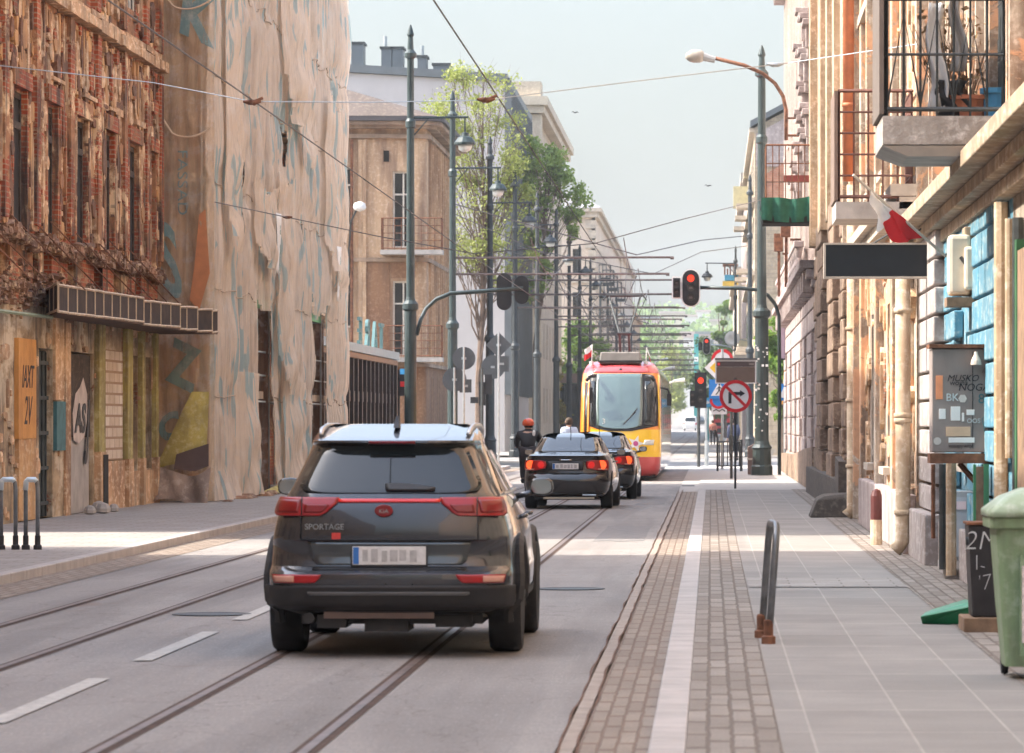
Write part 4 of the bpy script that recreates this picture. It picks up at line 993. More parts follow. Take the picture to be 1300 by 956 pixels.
while y < 46.8:
    for r in range(10):
        o_ = .45 if r % 2 else 0
        a, b = y+o_, y+o_+.86; z0, z1 = .62+r*.31, .62+r*.31+.28
        if not (b > 43.1 and a < 44.7 and z1 > 1.1 and z0 < 3.2) and not (b > 33.9 and a < 35.5): wa_b = blk; blk.box(2.52+rnd.uniform(-.008, .008), 2.61, a, min(b, 46.8), z0, z1)
    y += .9
blk.build('rusticated_block', M['bluewall'], A, bevel=.014)
blk = MB()
for r in range(11):
    a = 46.9 if r % 2 else 47.2
    blk.box(2.42, 2.61, a, 50.55, .62+r*.31, .62+r*.31+.275)
blk.box(2.30, 2.61, 46.7, 50.58, PR, .6); blk.box(2.44, 2.61, 10, 46.6, PR, .55); blk.build('quoin', M['quoin'], A, bevel=.014)
q = MB(); 
for k, (d, z0, z1) in enumerate(((.12, 3.55, 3.68), (.24, 3.69, 3.82), (.42, 3.83, 3.98))): q.box(2.6-d, 2.95, 20, 50.58, z0, z1)
for y in []:
    q.rings([[(2.60, y, 3.15), (2.60, y+.22, 3.15), (2.54, y+.22, 3.15), (2.54, y, 3.15)], [(2.60, y, 3.35), (2.60, y+.22, 3.35), (2.44, y+.22, 3.35), (2.44, y, 3.35)], [(2.60, y, 3.54), (2.60, y+.22, 3.54), (2.30, y+.22, 3.54), (2.30, y, 3.54)]])
q.build('cornice', streaky('brown_cornice', (.5, .39, .27), (.36, .25, .16), (.6, .5, .38), (2, 2, .5), .5), A, bevel=.012)
for a, b, z0, z1 in ((43.2, 44.6, 1.2, 3.2), (36.8, 38.4, 4.3, 7), (42, 43.4, 4.8, 7.2), (46.6, 47.8, 4.8, 7.2)): wa.window(A, a, b, z0, z1, .3, M['woodlight'], M['glass_dark'], True, sill=M['stone'])
q = MB(); q.box(2.5, 2.7, 34.02, 35.38, .1, 3.0); q.build('door', M['wood'], A)
q = MB(); q.box(2.5, 2.60, 33.0, 33.9, 2.35, 4.0); q.box(2.5, 2.6, 35.5, 35.7, PR, 3.1); q.each('shop_frame', plain('dark_green_frame', (.03, .13, .05), .6, 0, .3, 5), A)
q = MB()
for y in (36.0, 36.35, 38.6, 39.2, 40.6, 41.2, 44.9, 45.3, 48.6, 49.4): q.box(2.48, 2.61, y, y+.16, 4.02, 14.8)
q.each('pilaster', M['ochrewall'], A)
# ---- B: sandy house with peeling plaster
B = thing('sandy_house', 'sandy old house with flaking plaster, drainpipes and a rough brown stone corner', 'building', (XR, 62, 0))
wb = WF((XR, 0, 0), (0, 1, 0), (1, 0, 0))
bh = [(57.6, 59.0, 1.0, 3.2), (63.4, 64.8, 1.0, 3.2), (53.2, 54.8, 4.1, 7.2), (58.4, 59.8, 5.0, 7.4), (63.6, 65, 5.0, 7.4), (68, 69.2, 5.0, 7.4), (53.2, 54.8, 8.8, 11.2), (58.4, 59.8, 8.8, 11.2), (63.6, 65, 8.8, 11.2)]
q = MB(); wb.wall(q, 50.65, 72, 0, 15.5, bh, .35); q.box(2.78, 14, 50.65, 72, 0, 15.4); q.build('wall', M['ochrewall'], B)
for a, b, c, e in bh: wb.window(B, a, b, c, e, .32, M['white'] if e > 4 else M['wood'], M['glass_dark'], True, sill=M['stone'])
q = MB()
for (y, w, d, z0, z1) in ((51.3, .35, .14, PR, 3.9), (55.3, .5, .1, .6, 15), (56.6, .25, .16, 4.3, 15), (60.3, .5, .12, .1, 15), (61.6, .2, .2, 4.3, 15), (66.2, .55, .12, .1, 15), (67.2, .2, .2, .1, 15), (70.2, .6, .16, 4.3, 15), (71.4, .25, .24, 4.3, 15)):
    q.box(XR-d, XR-.001, y, y+w, z0, z1)
q.each('pilaster', M['ochrewall'], B, bevel=.015)
q = MB()
for z, d in ((4.1, .2), (4.25, .3), (7.7, .14), (8.4, .2), (12, .3)): q.box(XR-d, XR-.002, 50.7, 71.9, z, z+.14)
q.each('string_course', M['stone'], B)
q = MB(); q.box(XR-.16, XR-.002, 50.7, 66, PR, .75); q.build('plinth', M['pinkstone'], B, bevel=.02)
mb = MB(); flakes(mb, wb, 50.8, 71.8, .8, 4.0, 160, .02, .07, bh, .1, .5, .2, 1.2); flakes(mb, wb, 50.8, 71.8, 4.5, 12, 260, .015, .06, bh, .1, .4, .2, 1.4); mb.build('flaking_plaster', M['flake1'], B)['kind'] = 'stuff'
q = MB(); flakes(q, wb, 54.5, 62, .9, 3.6, 26, .01, .03, bh, .3, .8, .4, 1.2); q.build('bare_brick', brickmat('bare_orange_brick', (.5, .2, .1), (.58, .28, .14), (.55, .45, .35), streak=.3), B)['kind'] = 'stuff'
# rough stone part
rq = MB(); 
for r in range(26):
    z0 = .6+r*.46
    for k, (ya, yb, d) in enumerate(((72, 74.2, .2), (74.6, 77.4, .1), (78, 81.5, .22), (82.2, 86, .1), (86.8, 91, .2), (92, 95.9, .12))):
        j = rnd.uniform(-.025, .025)
        if (k in (1, 3, 5)) and 1.0 < z0 < 3.2 : continue
        if z0 > 5.2: continue
        rq.box(XR-d+j, XR-.001, ya+(.15 if r % 2 else 0), yb-(.15 if r % 2 else 0), z0, z0+.43 if z0 < 5 else z0+.455)
rq.build('stone_block', M['rough'], B, bevel=.025)
for (a, w, d) in ((72.1, 2.0, .2), (75.0, .5, .12), (77.8, 1.2, .2), (80.6, .5, .12), (82.4, 1.2, .2), (86.6, 2.2, .22), (91.8, .6, .12), (94.6, 1.3, .24)):
    rs = MB(); rs.box(XR-d, XR-.001, a, a+w, 5.45, 15.2); rs.build('pilaster', M['stucco'], B)
q = MB(); wb.wall(q, 72.01, 96, 0, 5.3, [(75, 77.2, 1.0, 3.1), (82.6, 85.6, .1, 3.1), (92.2, 95, 1, 3.1)], .3); q.box(2.71, 14, 72.01, 96, 0, 15.4); q.build('lower_wall', M['rough'], B)
q = MB(); wb.wall(q, 72.01, 96, 5.3, 15.5, [(78, 79.2, 6, 8.4), (84, 85.2, 6, 8.4), (90, 91.2, 6, 8.4)], .3); q.build('upper_wall', M['ochrewall'], B)
for a, b, c, e in ((75, 77.2, 1.0, 3.1), (82.6, 85.6, .1, 3.1), (92.2, 95, 1, 3.1), (78, 79.2, 6, 8.4), (84, 85.2, 6, 8.4), (90, 91.2, 6, 8.4)): wb.window(B, a, b, c, e, .28, M['wood'], M['glass_dark'], True)
q = MB(); q.prismx([(71.6, PR), (71.6, .95), (73.5, 1.02), (73.6, .62), (96, .62), (96, PR)], XR-.3, XR-.002); q.build('plinth', M['darkstone'], B)
def pipe(root, x, y, z0, z1, r, m, collars=(), name='drainpipe', shoe=True):
    q = MB(); pts = [(x, y, z0+.12), (x, y, z1)]
    if shoe: pts = [(x-.1, y, z0)]+pts
    q.tube(pts, r, 12)
    for c in collars: q.lathe([(r+.004, -.03), (r+.02, -.025), (r+.02, .025), (r+.004, .03)], 12, (x, y, c))
    return q.build(name, m, root, smooth=True)
pipe(B, 2.23, 50.4, PR+.05, 3.85, .088, M['pipe_old'], (.55, 1.62, 1.68, 2.9))
pipe(B, 2.27, 69.4, PR+.05, 5.4, .1, M['pipe_old'], (.9, 1.95, 3.1, 4.4)); pipe(B, 2.12, 66.9, 5.2, 15, .085, M['pipe_orange'], (6.5, 8.8, 11), shoe=False)
pipe(B, 2.3, 75.6, PR+.7, 5, .035, M['pipe_old'], (1.4, 2.2), shoe=False)
# granite block at the foot
q = MB(); q.prismx([(70.2, PR), (70.35, .32), (70.9, .55), (73.2, .57), (74.4, .5), (74.4, PR)], 1.62, 2.12)
q2 = MB(); q2.rings([[(1.60, 70.3, PR), (2.42, 70.3, PR), (2.42, 71.6, PR), (1.60, 71.6, PR)], [(1.72, 70.34, .34), (2.42, 70.34, .40), (2.42, 71.5, .40), (1.72, 71.5, .36)], [(1.84, 70.4, .40), (2.42, 70.4, .46), (2.42, 71.4, .46), (1.84, 71.4, .42)]])
tag(q2.build('granite_block', M['darkstone'], bevel=.02), 'low dark granite block at the foot of the rough brown stone wall', 'stone block')
# small bollard pipe
bo = thing('guard_post', 'short wall post, maroon above and cream below, between two drainpipes', 'post', (2.08, 54.6, PR))
q = MB(); q.lathe([(.075, 0), (.075, .32)], 12, (2.08, 54.6, PR)); q.build('lower_part', M['pipe_old'], bo, smooth=False); q = MB(); q.lathe([(.072, .32), (.072, .62), (.05, .69), (.01, .71)], 12, (2.08, 54.6, PR)); q.build('upper_part', plain('maroon', (.085, .018, .016), .5), bo)

# ---- C: white stucco house over a pink-grey rusticated ground floor
C_ = thing('white_stucco_house', 'white stuccoed house above a dusty pink rusticated ground floor with a stone cornice', 'building', (XR, 118, 0))
wc = WF((XR, 0, 0), (0, 1, 0), (1, 0, 0))
ch = [(99.5, 101, 1, 3.6), (106, 107.6, 1, 3.6), (113, 114.6, 1, 3.6), (120, 121.6, .1, 3.2), (127, 128.6, 1, 3.6), (133.5, 135, 1, 3.6)]
cu = [(y, y+1.3, z, z+2.3) for y in (99.5, 105.5, 111.5, 117.5, 123.5, 129.5, 135.2) for z in (5.9, 9.9, 12.9) if z < 12.5]
q = MB(); wc.wall(q, 96.02, 139, 0, 5, ch, .35); q.box(2.78, 13, 96.02, 139, 0, 15.3); q.build('ground_floor_wall', M['pinkstone'], C_)
q = MB(); wc.wall(q, 96.02, 139, 5.2, 15.4, cu, .3); q.build('upper_wall', M['whitewall'], C_)
q = MB()
for r in range(8):
    z0 = .75+r*.5
    y = 96.3
    while y < 138.9:
        e = min(138.9, y+(1.5 if (r+int(y)) % 2 else 1.9))
        if not any(b > y-.05 and a < e+.05 and z0 < d and z0+.46 > c for a, b, c, d in ch): q.box(XR-.07+rnd.uniform(-.008, .008), XR-.001, y, e-.05, z0, z0+.46)
        y = e
q.build('rusticated_block', M['pinkstone'], C_, bevel=.02)
q = MB(); q.prismx([(96.05, PR), (96.05, 1.05), (105, .95), (120, .7), (138.9, .62), (138.9, PR)], XR-.16, XR-.002); q.build('plinth', M['rough'], C_)
for a, b, c, e in ch: wc.window(C_, a, b, c, e, .3, M['wood'], M['glass_dark'], True)
for a, b, c, e in cu: wc.window(C_, a, b, c, e, .25, M['woodlight'], M['glass_dark'], True, sill=M['whitewall'])
q = MB(); q.box(XR-.45, XR+.2, 96.1, 139.3, 5.02, 5.2); q.box(XR-.3, XR-.001, 96.1, 139.1, 4.8, 5.0); q.box(XR-.18, XR-.001, 96.1, 139.05, 4.62, 4.79)
for y in range(97, 139, 2): q.box(XR-.36, XR-.31+.3, y, y+.3, 4.5, 4.99)
q.box(XR-.4, XR+.2, 96.1, 139.3, 15.0, 15.2); q.box(XR-.62, XR+.2, 96.1, 139.5, 15.22, 15.5); q.build('cornice', M['pinkstone'], C_, bevel=.02)
q = MB()
for y in [96.4+.95*k for k in range(45)]: q.box(XR-.08, XR-.001, y, y+.13, 5.4, 14.9)
q.each('flute', M['whitewall'], C_)
q = MB()   # balustrade on the cornice and carved consoles above it
for y in [104+1.0*k for k in range(30)]: q.lathe([(.09, 0), (.13, .15), (.06, .35), (.1, .55), (.1, .6)], 8, (XR-.3, y, 5.2))
q.box(XR-.42, XR-.18, 103.8, 134, 5.8, 5.95)
for (y, z) in ((98, 10.6), (100.3, 10.0), (102.4, 9.4), (104.8, 8.9), (98.5, 8.6), (101, 8.2), (107.5, 8.3), (110.5, 8.0), (103, 11.2), (106, 10.6), (113, 7.7), (99.2, 12.1)):
    q.box(XR-.34, XR-.081, y, y+1.2, z, z+.14); q.box(XR-.26, XR-.081, y+.2, y+.5, z-.5, z-.005); q.box(XR-.22, XR-.081, y+.7, y+1.0, z-.7, z-.005); q.box(XR-.4, XR-.081, y+.1, y+1.1, z+.15, z+.28)
q.build('carved_console', M['pinkstone'], C_, bevel=.02)
for (y, z) in ((112, 6.4), (124, 6.5)):
    q = MB(); q.box(XR-.6, XR-.35, y, y+.5, z, z+.5); q.box(XR-.36, XR-.002, y+.2, y+.3, z-.1, z-.04); q.box(XR-.5, XR-.42, y+.2, y+.3, z-1.3, z-.005); q.build('lantern_bracket', M['rust'], C_)
# ---- D: gable house after the cross street
D_ = thing('brick_gable_house', 'tall house with a bare brick gable wall and an orange patch beyond the crossing', 'building', (5, 200, 0))
M['yellowbrick'] = brickmat('pale_brick', (.50, .40, .28), (.57, .46, .33), (.38, .32, .26), plaster=(.5, .45, .38), cover=.25, bw=.5, bh=.18, streak=.2)
q = MB(); q.prism([(2.0, 0), (14, 0), (14, 18.4), (8, 18.4), (2.0, 15.2)], 200, 246); q.build('wall', M['yellowbrick'], D_)
q = MB(); q.prism([(1.8, 15.22), (8, 18.55), (14, 18.55), (14, 18.8), (8, 18.8), (1.8, 15.5)], 199.8, 246.2); q.build('roof', M['darkmetal'], D_)
q = MB(); q.prism([(2.06, 13.4), (3.9, 13.4), (3.9, 15.9), (2.06, 14.9)], 199.9, 199.98); q.build('plaster_patch', M['pinkstone'], D_)
q = MB(); q.prism([(2.3, 11.6), (4.6, 11.3), (4.6, 13.9), (3.4, 13.6), (2.3, 12.9)], 199.86, 199.95); q.build('orange_patch', brickmat('orange_brick', (.55, .2, .11), (.6, .26, .15), (.5, .35, .25), streak=.2), D_)
wd_ = WF((1.99, 0, 0), (0, 1, 0), (1, 0, 0)); q = MB(); 
for y in range(203, 244, 5):
    for z in (2, 5.6, 9.2, 12.2): wd_.box(q, y, y+1.3, z, z+2, -.01, .05)
q.each('window', M['glass_dark'], D_)
q = MB()
for z in (4.6, 8.4, 11.8, 15.0): q.box(1.75, 2.0, 200.2, 246, z, z+.2)
for y in (206, 218, 230):
    for z in (5.2, 8.9, 12): q.box(1.2, 1.99, y, y+2.6, z-.2, z)
q.build('string_course', M['stone'], D_)
# further right-hand houses
for (ya, yb, xf, h, m, lab) in ((250, 300, 2.1, 15.5, 'pinkstone', 'grey-pink tenement down the right side past the brick gable house'), (304, 360, 1.9, 12, 'cream', 'cream tenement with shop awnings far down the right side'), (362, 440, 2.2, 13, 'whitewall', 'farthest pale tenement on the right side of the street')):
    b = thing('tenement_house', lab, 'building', (xf, ya, gz(ya))); w_ = WF((xf, 0, 0), (0, 1, 0), (1, 0, 0)); zb = gz(ya); hs = [(y, y+1.4, z+zb, z+2+zb) for y in range(ya+2, yb-2, 5) for z in (2, 6, 10) if z+2 < h-.5]
    q = MB(); w_.wall(q, ya, yb, 0, h+zb, hs, .3); q.box(xf+.31, 14, ya, yb, 0, h+zb-.1); q.build('wall', M[m], b)
    q = MB(); q.box(xf-.4, 14, ya-.2, yb+.2, h+zb+.002, h+zb+.5); q.box(xf-.15, xf-.002, ya, yb, 4.5+zb, 4.8+zb); q.build('cornice', M['stone'], b)
    q = MB()
    for a in hs: w_.box(q, *a, .26, .3)
    q.each('window', M['glass_dark'], b)
q = MB(); q.box(1.2, 2.0, 236, 237.5, 13.3, 14.45); o = q.build('sign_box', plain('yellowed_box', (.6, .55, .33), .6)); tag(o, 'yellowish sign box jutting high from the far right facade', 'sign')
aw = thing('shop_awning', 'blue shop awning over a yellow fascia with a cluttered balcony above', 'awning', (1.4, 306, 10))
q = MB(); q.box(.95, 1.89, 305, 308, PZ(356, 305), PZ(349, 305)); q.build('blue_panel', plain('awning_blue', (.05, .3, .48), .6), aw)
q = MB(); q.box(.8, 1.89, 305, 308, PZ(364, 305), PZ(357, 305)); q.build('yellow_panel', plain('awning_yellow', (.7, .48, .08), .6), aw)
q = MB()
for k in range(5): q.box(.9+k*.2, 1.0+k*.2, 305, 307.5, PZ(348, 305), PZ(338+(k % 2)*3, 305))
q.box(.8, 1.89, 305, 307.5, PZ(337, 305), PZ(335, 305)); q.build('balcony_rail', M['rust'], aw)
q = MB(); q.box(PXx(938, 240), 1.98, 240, 240.4, PZ(457, 240), PZ(430, 240)); o = tag(q.build('shop_sign', plain('cream_sign', (.66, .58, .36), .6)), 'cream shop sign jutting from the far right facade with brown letters', 'sign'); b_ = MB(); b_.text('IIIOC', .55, ((PXx(938, 240)+1.98)/2, 239.98, PZ(448, 240)), ext=.01); b_.build('letter', plain('brown_letter', (.3, .16, .06), .6), o)
dsh = thing('satellite_dish', 'white satellite dish above the cream shop sign', 'satellite dish', (1.1, 238, 4))
q = MB(); q.lathe([(.0, .06), (.25, .03), (.42, -.04), (.42, -.05), (.24, .01), (0, .035)], 20, (PXx(929.5, 238), 238, PZ(430, 238)), 'y'); q.build('bowl', M['white'], dsh, smooth=True); q = MB(); q.tube([(PXx(929.5, 238), 238.05, PZ(430, 238)), (1.99, 238.3, PZ(432, 238))], .03, 6); q.build('arm', M['galv'], dsh)

# ---- balconies on the right
balcony('large near balcony with a pale concrete slab, iron grille and flower pots', 1.5, 2.6, 37.9, 39.6, 4.28, 1.5, streaky('pale_slab', (.42, .39, .36), (.30, .27, .24), (.56, .53, .50), (3, 3, 1.5), .45, (.16, .13, .1), bmp=.5), M['iron'], step=.13, nh_=3, slab=.25, diag=True)
bb = [o for o in COL.objects if o.get('category') == 'balcony'][-1]
q = MB(); q.box(1.47, 1.51, 37.9, 39.5, 4.3, 5.75); q.build('side_panel', plain('mesh_panel', (.16, .13, .11), .8), bb)
q = MB(); q.rings([[(1.72, 37.95, 3.93), (2.6, 37.95, 3.93), (2.6, 39.5, 3.93), (1.72, 39.5, 3.93)], [(1.5, 37.9, 4.02), (2.6, 37.9, 4.02), (2.6, 39.6, 4.02), (1.5, 39.6, 4.02)]]); q.build('slab_underside', M['concrete'], bb)
balcony('balcony of the sandy house with a tall iron railing of squares, above the black sign', 1.46, 2.39, 50.7, 52.4, 4.18, 1.3, M['concrete'], plain('brown_rail', (.17, .08, .06), .6, .2), step=.16, nh_=5, slab=.2)
b2 = [o for o in COL.objects if o.get('category') == 'balcony'][-1]
q = MB(); q.box(1.44, 1.48, 50.7, 52.3, 4.2, 5.48); q.build('side_panel', plain('brown_panel', (.2, .14, .11), .8), b2)
balcony('rusty narrow-barred balcony with a green cloth hung beneath it', 1.17, 2.38, 95.3, 97, 6.42, 1.28, M['concrete'], M['rust'], step=.13, nh_=3, slab=.14)
b3 = [o for o in COL.objects if o.get('category') == 'balcony'][-1]
q = MB(); q.grid(lambda s, t: (1.1+1.29*s+.02*math.sin(s*17), 95.18-.05*math.sin(s*23)-.03*t, 6.05+.48*t-.06*math.sin(math.pi*s)*(1-t)+.05*s*t*math.sin(s*9)), 30, 6)
q.grid(lambda s, t: (1.1+.03*math.sin(t*9), 95.18+1.6*s, 6.05+.45*t), 8, 4); q.build('green_cloth', plain('green_cloth', (.02, .12, .075), .9, 0, .3, 6), b3, smooth=True)
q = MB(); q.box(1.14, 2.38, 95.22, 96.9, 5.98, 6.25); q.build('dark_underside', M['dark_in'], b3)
q = MB(); q.box(1.6, 2.38, 95.6, 95.7, 6.9, 7.05); q.build('planter_board', plain('dark_red_board', (.28, .06, .05), .7), b3)
for (x, y, r, h, lab, m) in ((2.28, 38.4, .2, .2, 'terracotta planter on the large near balcony', plain('terracotta', (.5, .17, .08), .7)), (2.52, 38.3, .14, .26, 'blue plastic bowl beside the terracotta planter', plain('blue_plastic', (.08, .3, .5), .4))):
    q = MB(); q.lathe([(r*.75, 0), (r*.9, h*.8), (r*1.05, h*.82), (r*1.05, h), (r*.9, h), (r*.85, h*.85), (.01, h*.8)], 16, (x, y, 4.29)); tag(q.build('flower_pot' if r == .2 else 'plastic_bowl', m), lab, 'planter' if r == .2 else 'bowl')
# dry plants and cloths in the balcony
def twigs(mb, x, y, z, h, n, spread, r=.006):
    for i in range(n):
        a = rnd.uniform(0, 6.28); s = rnd.uniform(.2, 1)*spread; hh = h*rnd.uniform(.6, 1)
        mb.tube([(x, y, z), (x+s*.35*math.cos(a), y+s*.35*math.sin(a), z+hh*.5), (x+s*math.cos(a), y+s*math.sin(a), z+hh)], [r, r*.8, r*.4], 4)
for (x, y, lab) in ((2.05, 38.5, 'dry brown plant tangled behind the near balcony grille'), (2.3, 38.8, 'dry twiggy plant in the terracotta planter')):
    dp = thing('dry_plant', lab, 'plant', (x, y, 4.29)); q = MB(); twigs(q, x, y, 4.29, 1.0, 26, .3); q.build('stem', M['wood'], dp)['kind'] = 'stuff'
    V = []; Fq = []
    for i in range(90):
        a = rnd.uniform(0, 6.28); s = rnd.uniform(.05, .28); c = Vector((x+s*math.cos(a), y+s*math.sin(a), 4.29+rnd.uniform(.25, 1.0))); d1 = Vector((rnd.gauss(0, 1), rnd.gauss(0, 1), rnd.gauss(0, 1))).normalized()*.035; d2 = d1.cross(Vector((rnd.gauss(0, 1), rnd.gauss(0, 1), rnd.gauss(0, 1)))).normalized()*.02
        n_ = len(V); V += [c-d1, c+d2, c+d1, c-d2]; Fq.append((n_, n_+1, n_+2, n_+3))
    V = np.array([tuple(v) for v in V])-np.array(dp.location); npmesh('leaf', V, np.array(Fq), plain('dry_leaf', (.3, .2, .1), .9), dp)['kind'] = 'stuff'
for (xa, xb, z0, z1, m, lab) in ((1.92, 2.05, 4.35, 5.3, 'white', 'pale cloth drying behind the near balcony grille'), (2.12, 2.22, 4.7, 5.5, 'concrete', 'grey rag hanging over the near balcony rail'), (2.0, 2.25, 4.3, 4.62, 'black', 'black bag bundled on the near balcony floor')):
    q = MB(); q.grid(lambda s, t: (xa+(xb-xa)*s+.03*math.sin(t*7), 38.25+.05*math.sin(s*9+t*5), z0+(z1-z0)*t), 10, 14); o = q.build('hanging_cloth' if m != 'black' else 'black_bag', M[m], solid=.02, smooth=True); tag(o, lab, 'cloth' if m != 'black' else 'bag')
# ---- black blank sign box
sg = thing('sign_board', 'blank black sign board jutting over the pavement below a balcony', 'sign', (1.86, 48.6, 3.24))
q = MB(); q.box(1.285, 2.42, 48.6, 48.78, 3.235, 3.59); q.build('board', plain('sign_black', (.004, .008, .012), .5), sg)
q = MB()
for (a, b, c, e) in ((1.26, 2.44, 3.59, 3.612), (1.26, 2.44, 3.213, 3.235), (1.26, 1.284, 3.235, 3.59), (2.421, 2.44, 3.235, 3.59)): q.box(a, b, 48.58, 48.8, c, e)
q.build('frame', M['stone'], sg); q = MB(); q.tube([(1.8, 48.7, 3.6), (2.4, 48.7, 3.95)], .012, 6); q.tube([(2.1, 48.7, 3.6), (2.4, 48.7, 3.8)], .012, 6); q.build('bracket', M['iron'], sg)
# ---- flag
fl = thing('flag', 'white and red flag on a slanted wooden staff fixed to the right-hand wall', 'flag', (2.48, 46, 3.36))
a_, b_ = P(1200, 325, 46), P(1083, 222, 45.6); q = MB(); q.tube([a_, b_], .016, 8); q.build('staff', M['woodlight'], fl)
tA = a_.lerp(b_, .38); 
def flagp(s, t):
    p = a_.lerp(b_, .26+.62*s); sag = t*(.15+.06*math.sin(s*5)); return (p.x-.10*t+.025*math.sin(9*t+s*7), p.y+.05*math.sin(s*11+t*4), p.z-sag-.03*t*math.sin(s*8))
q = MB(); q.grid(lambda s, t: flagp(s*.5, t*(.2+.8*math.sin(min(1, s*1.4)*math.pi/2))), 16, 8); q.build('red_band', plain('flag_red', (.62, .015, .02), .7), fl, smooth=True)
q = MB(); q.grid(lambda s, t: flagp(.5+s*.4, t*(1.5-1.3*s)), 16, 8); q.build('white_band', plain('flag_white', (.8, .78, .76), .7), fl, smooth=True)
# ---- cabinets, meters, posts on the blue wall
M['cab'] = streaky('cabinet_grey', (.31, .26, .235), (.26, .21, .19), None, (2, 2, .5), .3, (.14, .1, .09), bmp=.05, mode='Object')
cb = thing('utility_cabinet', 'grey-brown wall cabinet covered in stickers and black graffiti on a steel bracket', 'cabinet', (2.3, 40, 1.3))
q = MB(); q.box(2.035, 2.57, 40, 40.45, 1.32, 2.28); q.build('body', M['cab'], cb, bevel=.012)
q = MB(); q.box(2.01, 2.6, 39.96, 40.5, 2.285, 2.32); q.build('lid', M['rust'], cb); q = MB(); q.box(2.41, 2.416, 39.993, 39.999, 1.36, 2.25); q.build('door_gap', M['black'], cb)
q = MB(); q.lathe([(.015, .05), (.02, .02), (.045, -.03), (.05, -.07), (.0, -.05)], 12, (2.44, 39.93, 2.2)); q.build('lamp', plain('dusty_lamp', (.6, .5, .42), .6), cb)
def patch(root, x0, x1, z0, z1, m, name='sticker', y=39.996, label=None):
    q = MB(); q.box(x0, x1, y-.004, y, z0, z1); o = q.build(name, m, root, bevel=.003); 
    if label: o['label'] = label
    return o
def cpx(x): return PXx(x, 40)
def cpz(y): return PZ(y, 40)
patch(cb, cpx(1188), cpx(1197), cpz(507), cpz(477), plain('orange_sticker', (.8, .3, .14), .6), label='orange sticker')
patch(cb, cpx(1192), cpx(1200.5), cpz(532), cpz(519), M['white']); patch(cb, cpx(1207), cpx(1219), cpz(534), cpz(516), M['white']); patch(cb, cpx(1221), cpx(1224), cpz(535), cpz(524), M['white'])
patch(cb, cpx(1201), cpx(1232), cpz(554), cpz(542), plain('tan_sticker', (.6, .42, .28), .7)); patch(cb, cpx(1204), cpx(1237), cpz(562), cpz(555.5), M['white']); patch(cb, cpx(1227), cpx(1237), cpz(527), cpz(520), M['white'])
q = MB(); q.disc((cpx(1190), 39.997, cpz(560)), .035, (0, -1, 0), .004); q.disc((cpx(1222), 39.996, cpz(506)), .04, (0, -1, 0), .004, 6); q.build('round_sticker', plain('pale_sticker', (.6, .55, .5), .6), cb)
q = MB()
for (t, s, x, y, sh) in (('MUSKO', .085, 1222, 484, .3), ('NOGA', .095, 1236, 496, .2), ('wojna', .07, 1217, 489, .1), ('xoszpywny', .05, 1219, 568, .1), ('//', .06, 1249, 473, .3)): q.text(t, s, (cpx(x), 39.994, cpz(y)), ext=.003, shear=sh)
q.build('graffiti', plain('spray_black', (.015, .015, .02), .6), cb)
q = MB(); q.text('8S', .13, (cpx(1250), 39.994, cpz(512)), ext=.003); q.tube([(cpx(1249), 39.99, cpz(515)), (cpx(1254), 39.99, cpz(522)), (cpx(1247), 39.99, cpz(532)), (cpx(1250), 39.99, cpz(548))], .004, 5); q.build('graffiti', plain('spray_teal', (.05, .16, .18), .6), cb)
q = MB(); q.text('BK', .1, (cpx(1209), 39.993, cpz(509)), ext=.004); q.text('OOS', .06, (cpx(1236), 39.993, cpz(537)), ext=.003); q.build('graffiti', plain('spray_pale', (.55, .62, .62), .6), cb)
q = MB(); q.box(2.02, 2.78, 39.95, 40.5, 1.22, 1.31); q.box(2.70, 2.78, 39.95, 40.05, .15, 1.2); q.tube([(2.3, 40.2, 1.22), (2.62, 40.2, .85)], .03, 6); q.build('bracket', M['rust'], cb)
q = MB(); q.tube([(2.58, 39.9, 1.52), (2.75, 39.9, 1.49), (2.78, 39.9, 1.55), (2.78, 39.9, 1.62)], .018, 8); q.build('handle_pipe', plain('copper_pipe', (.55, .32, .2), .4), cb)
for (x, y, r, z0, z1, m) in ((2.10, 41, .02, .5, 1.2, 'rust'), (2.2, 41.2, .035, .2, 1.2, 'iron'), (2.27, 41, .05, .15, 1.22, 'pipe_old'), (2.49, 36.2, .035, 1.3, 3.3, 'pipe_old'), (2.55, 36.0, .05, PR, 3.3, 'iron'), (2.5, 37.4, .06, PR, 3.5, 'pipe_old')):
    q = MB(); q.tube([(x, y, z0), (x, y, z1)], r, 8); q.build('wall_pipe', M[m], A)
q = MB()
for k in range(5): q.tube([(2.42+.05*k, 42, 3.2), (2.58+.04*k, 41.9, 2.95), (2.7, 41.8, 3.2+.06*k)], .018, 6)
q.build('wall_cable', M['black'], A)
mbx = thing('meter_box', 'cream metal box with rounded tank on a shelf high on the blue wall', 'box', (2.5, 42, 2.8))
q = MB(); q.box(2.3, 2.52, 42.0, 42.3, 2.83, 3.42); q.build('tank', plain('cream_box', (.66, .58, .46), .5), mbx, bevel=.04); q = MB(); q.box(2.46, 2.7, 42.1, 42.5, 2.83, 3.5); q.build('case', plain('brown_box', (.38, .28, .2), .7), mbx, bevel=.01)
q = MB(); q.box(2.45, 2.6, 41.9, 42.05, 2.88, 3.3); q.build('door', plain('cream_door', (.7, .62, .5), .5), mbx, bevel=.03)
q = MB(); q.box(2.28, 2.8, 41.9, 42.4, 2.72, 2.81); q.build('shelf', M['wood'], mbx)
lc = thing('electric_box', 'pale blue-grey electrical box standing low against the blue wall', 'cabinet', (2.45, 42.7, .2))
q = MB(); q.box(2.32, 2.62, 42.7, 43.0, .24, .92); q.build('body', plain('boxgrey', (.36, .38, .39), .6), lc, bevel=.01); q = MB(); q.box(2.37, 2.60, 42.68, 42.698, .28, .86); q.build('door', plain('boxdoor', (.42, .46, .49), .5), lc)
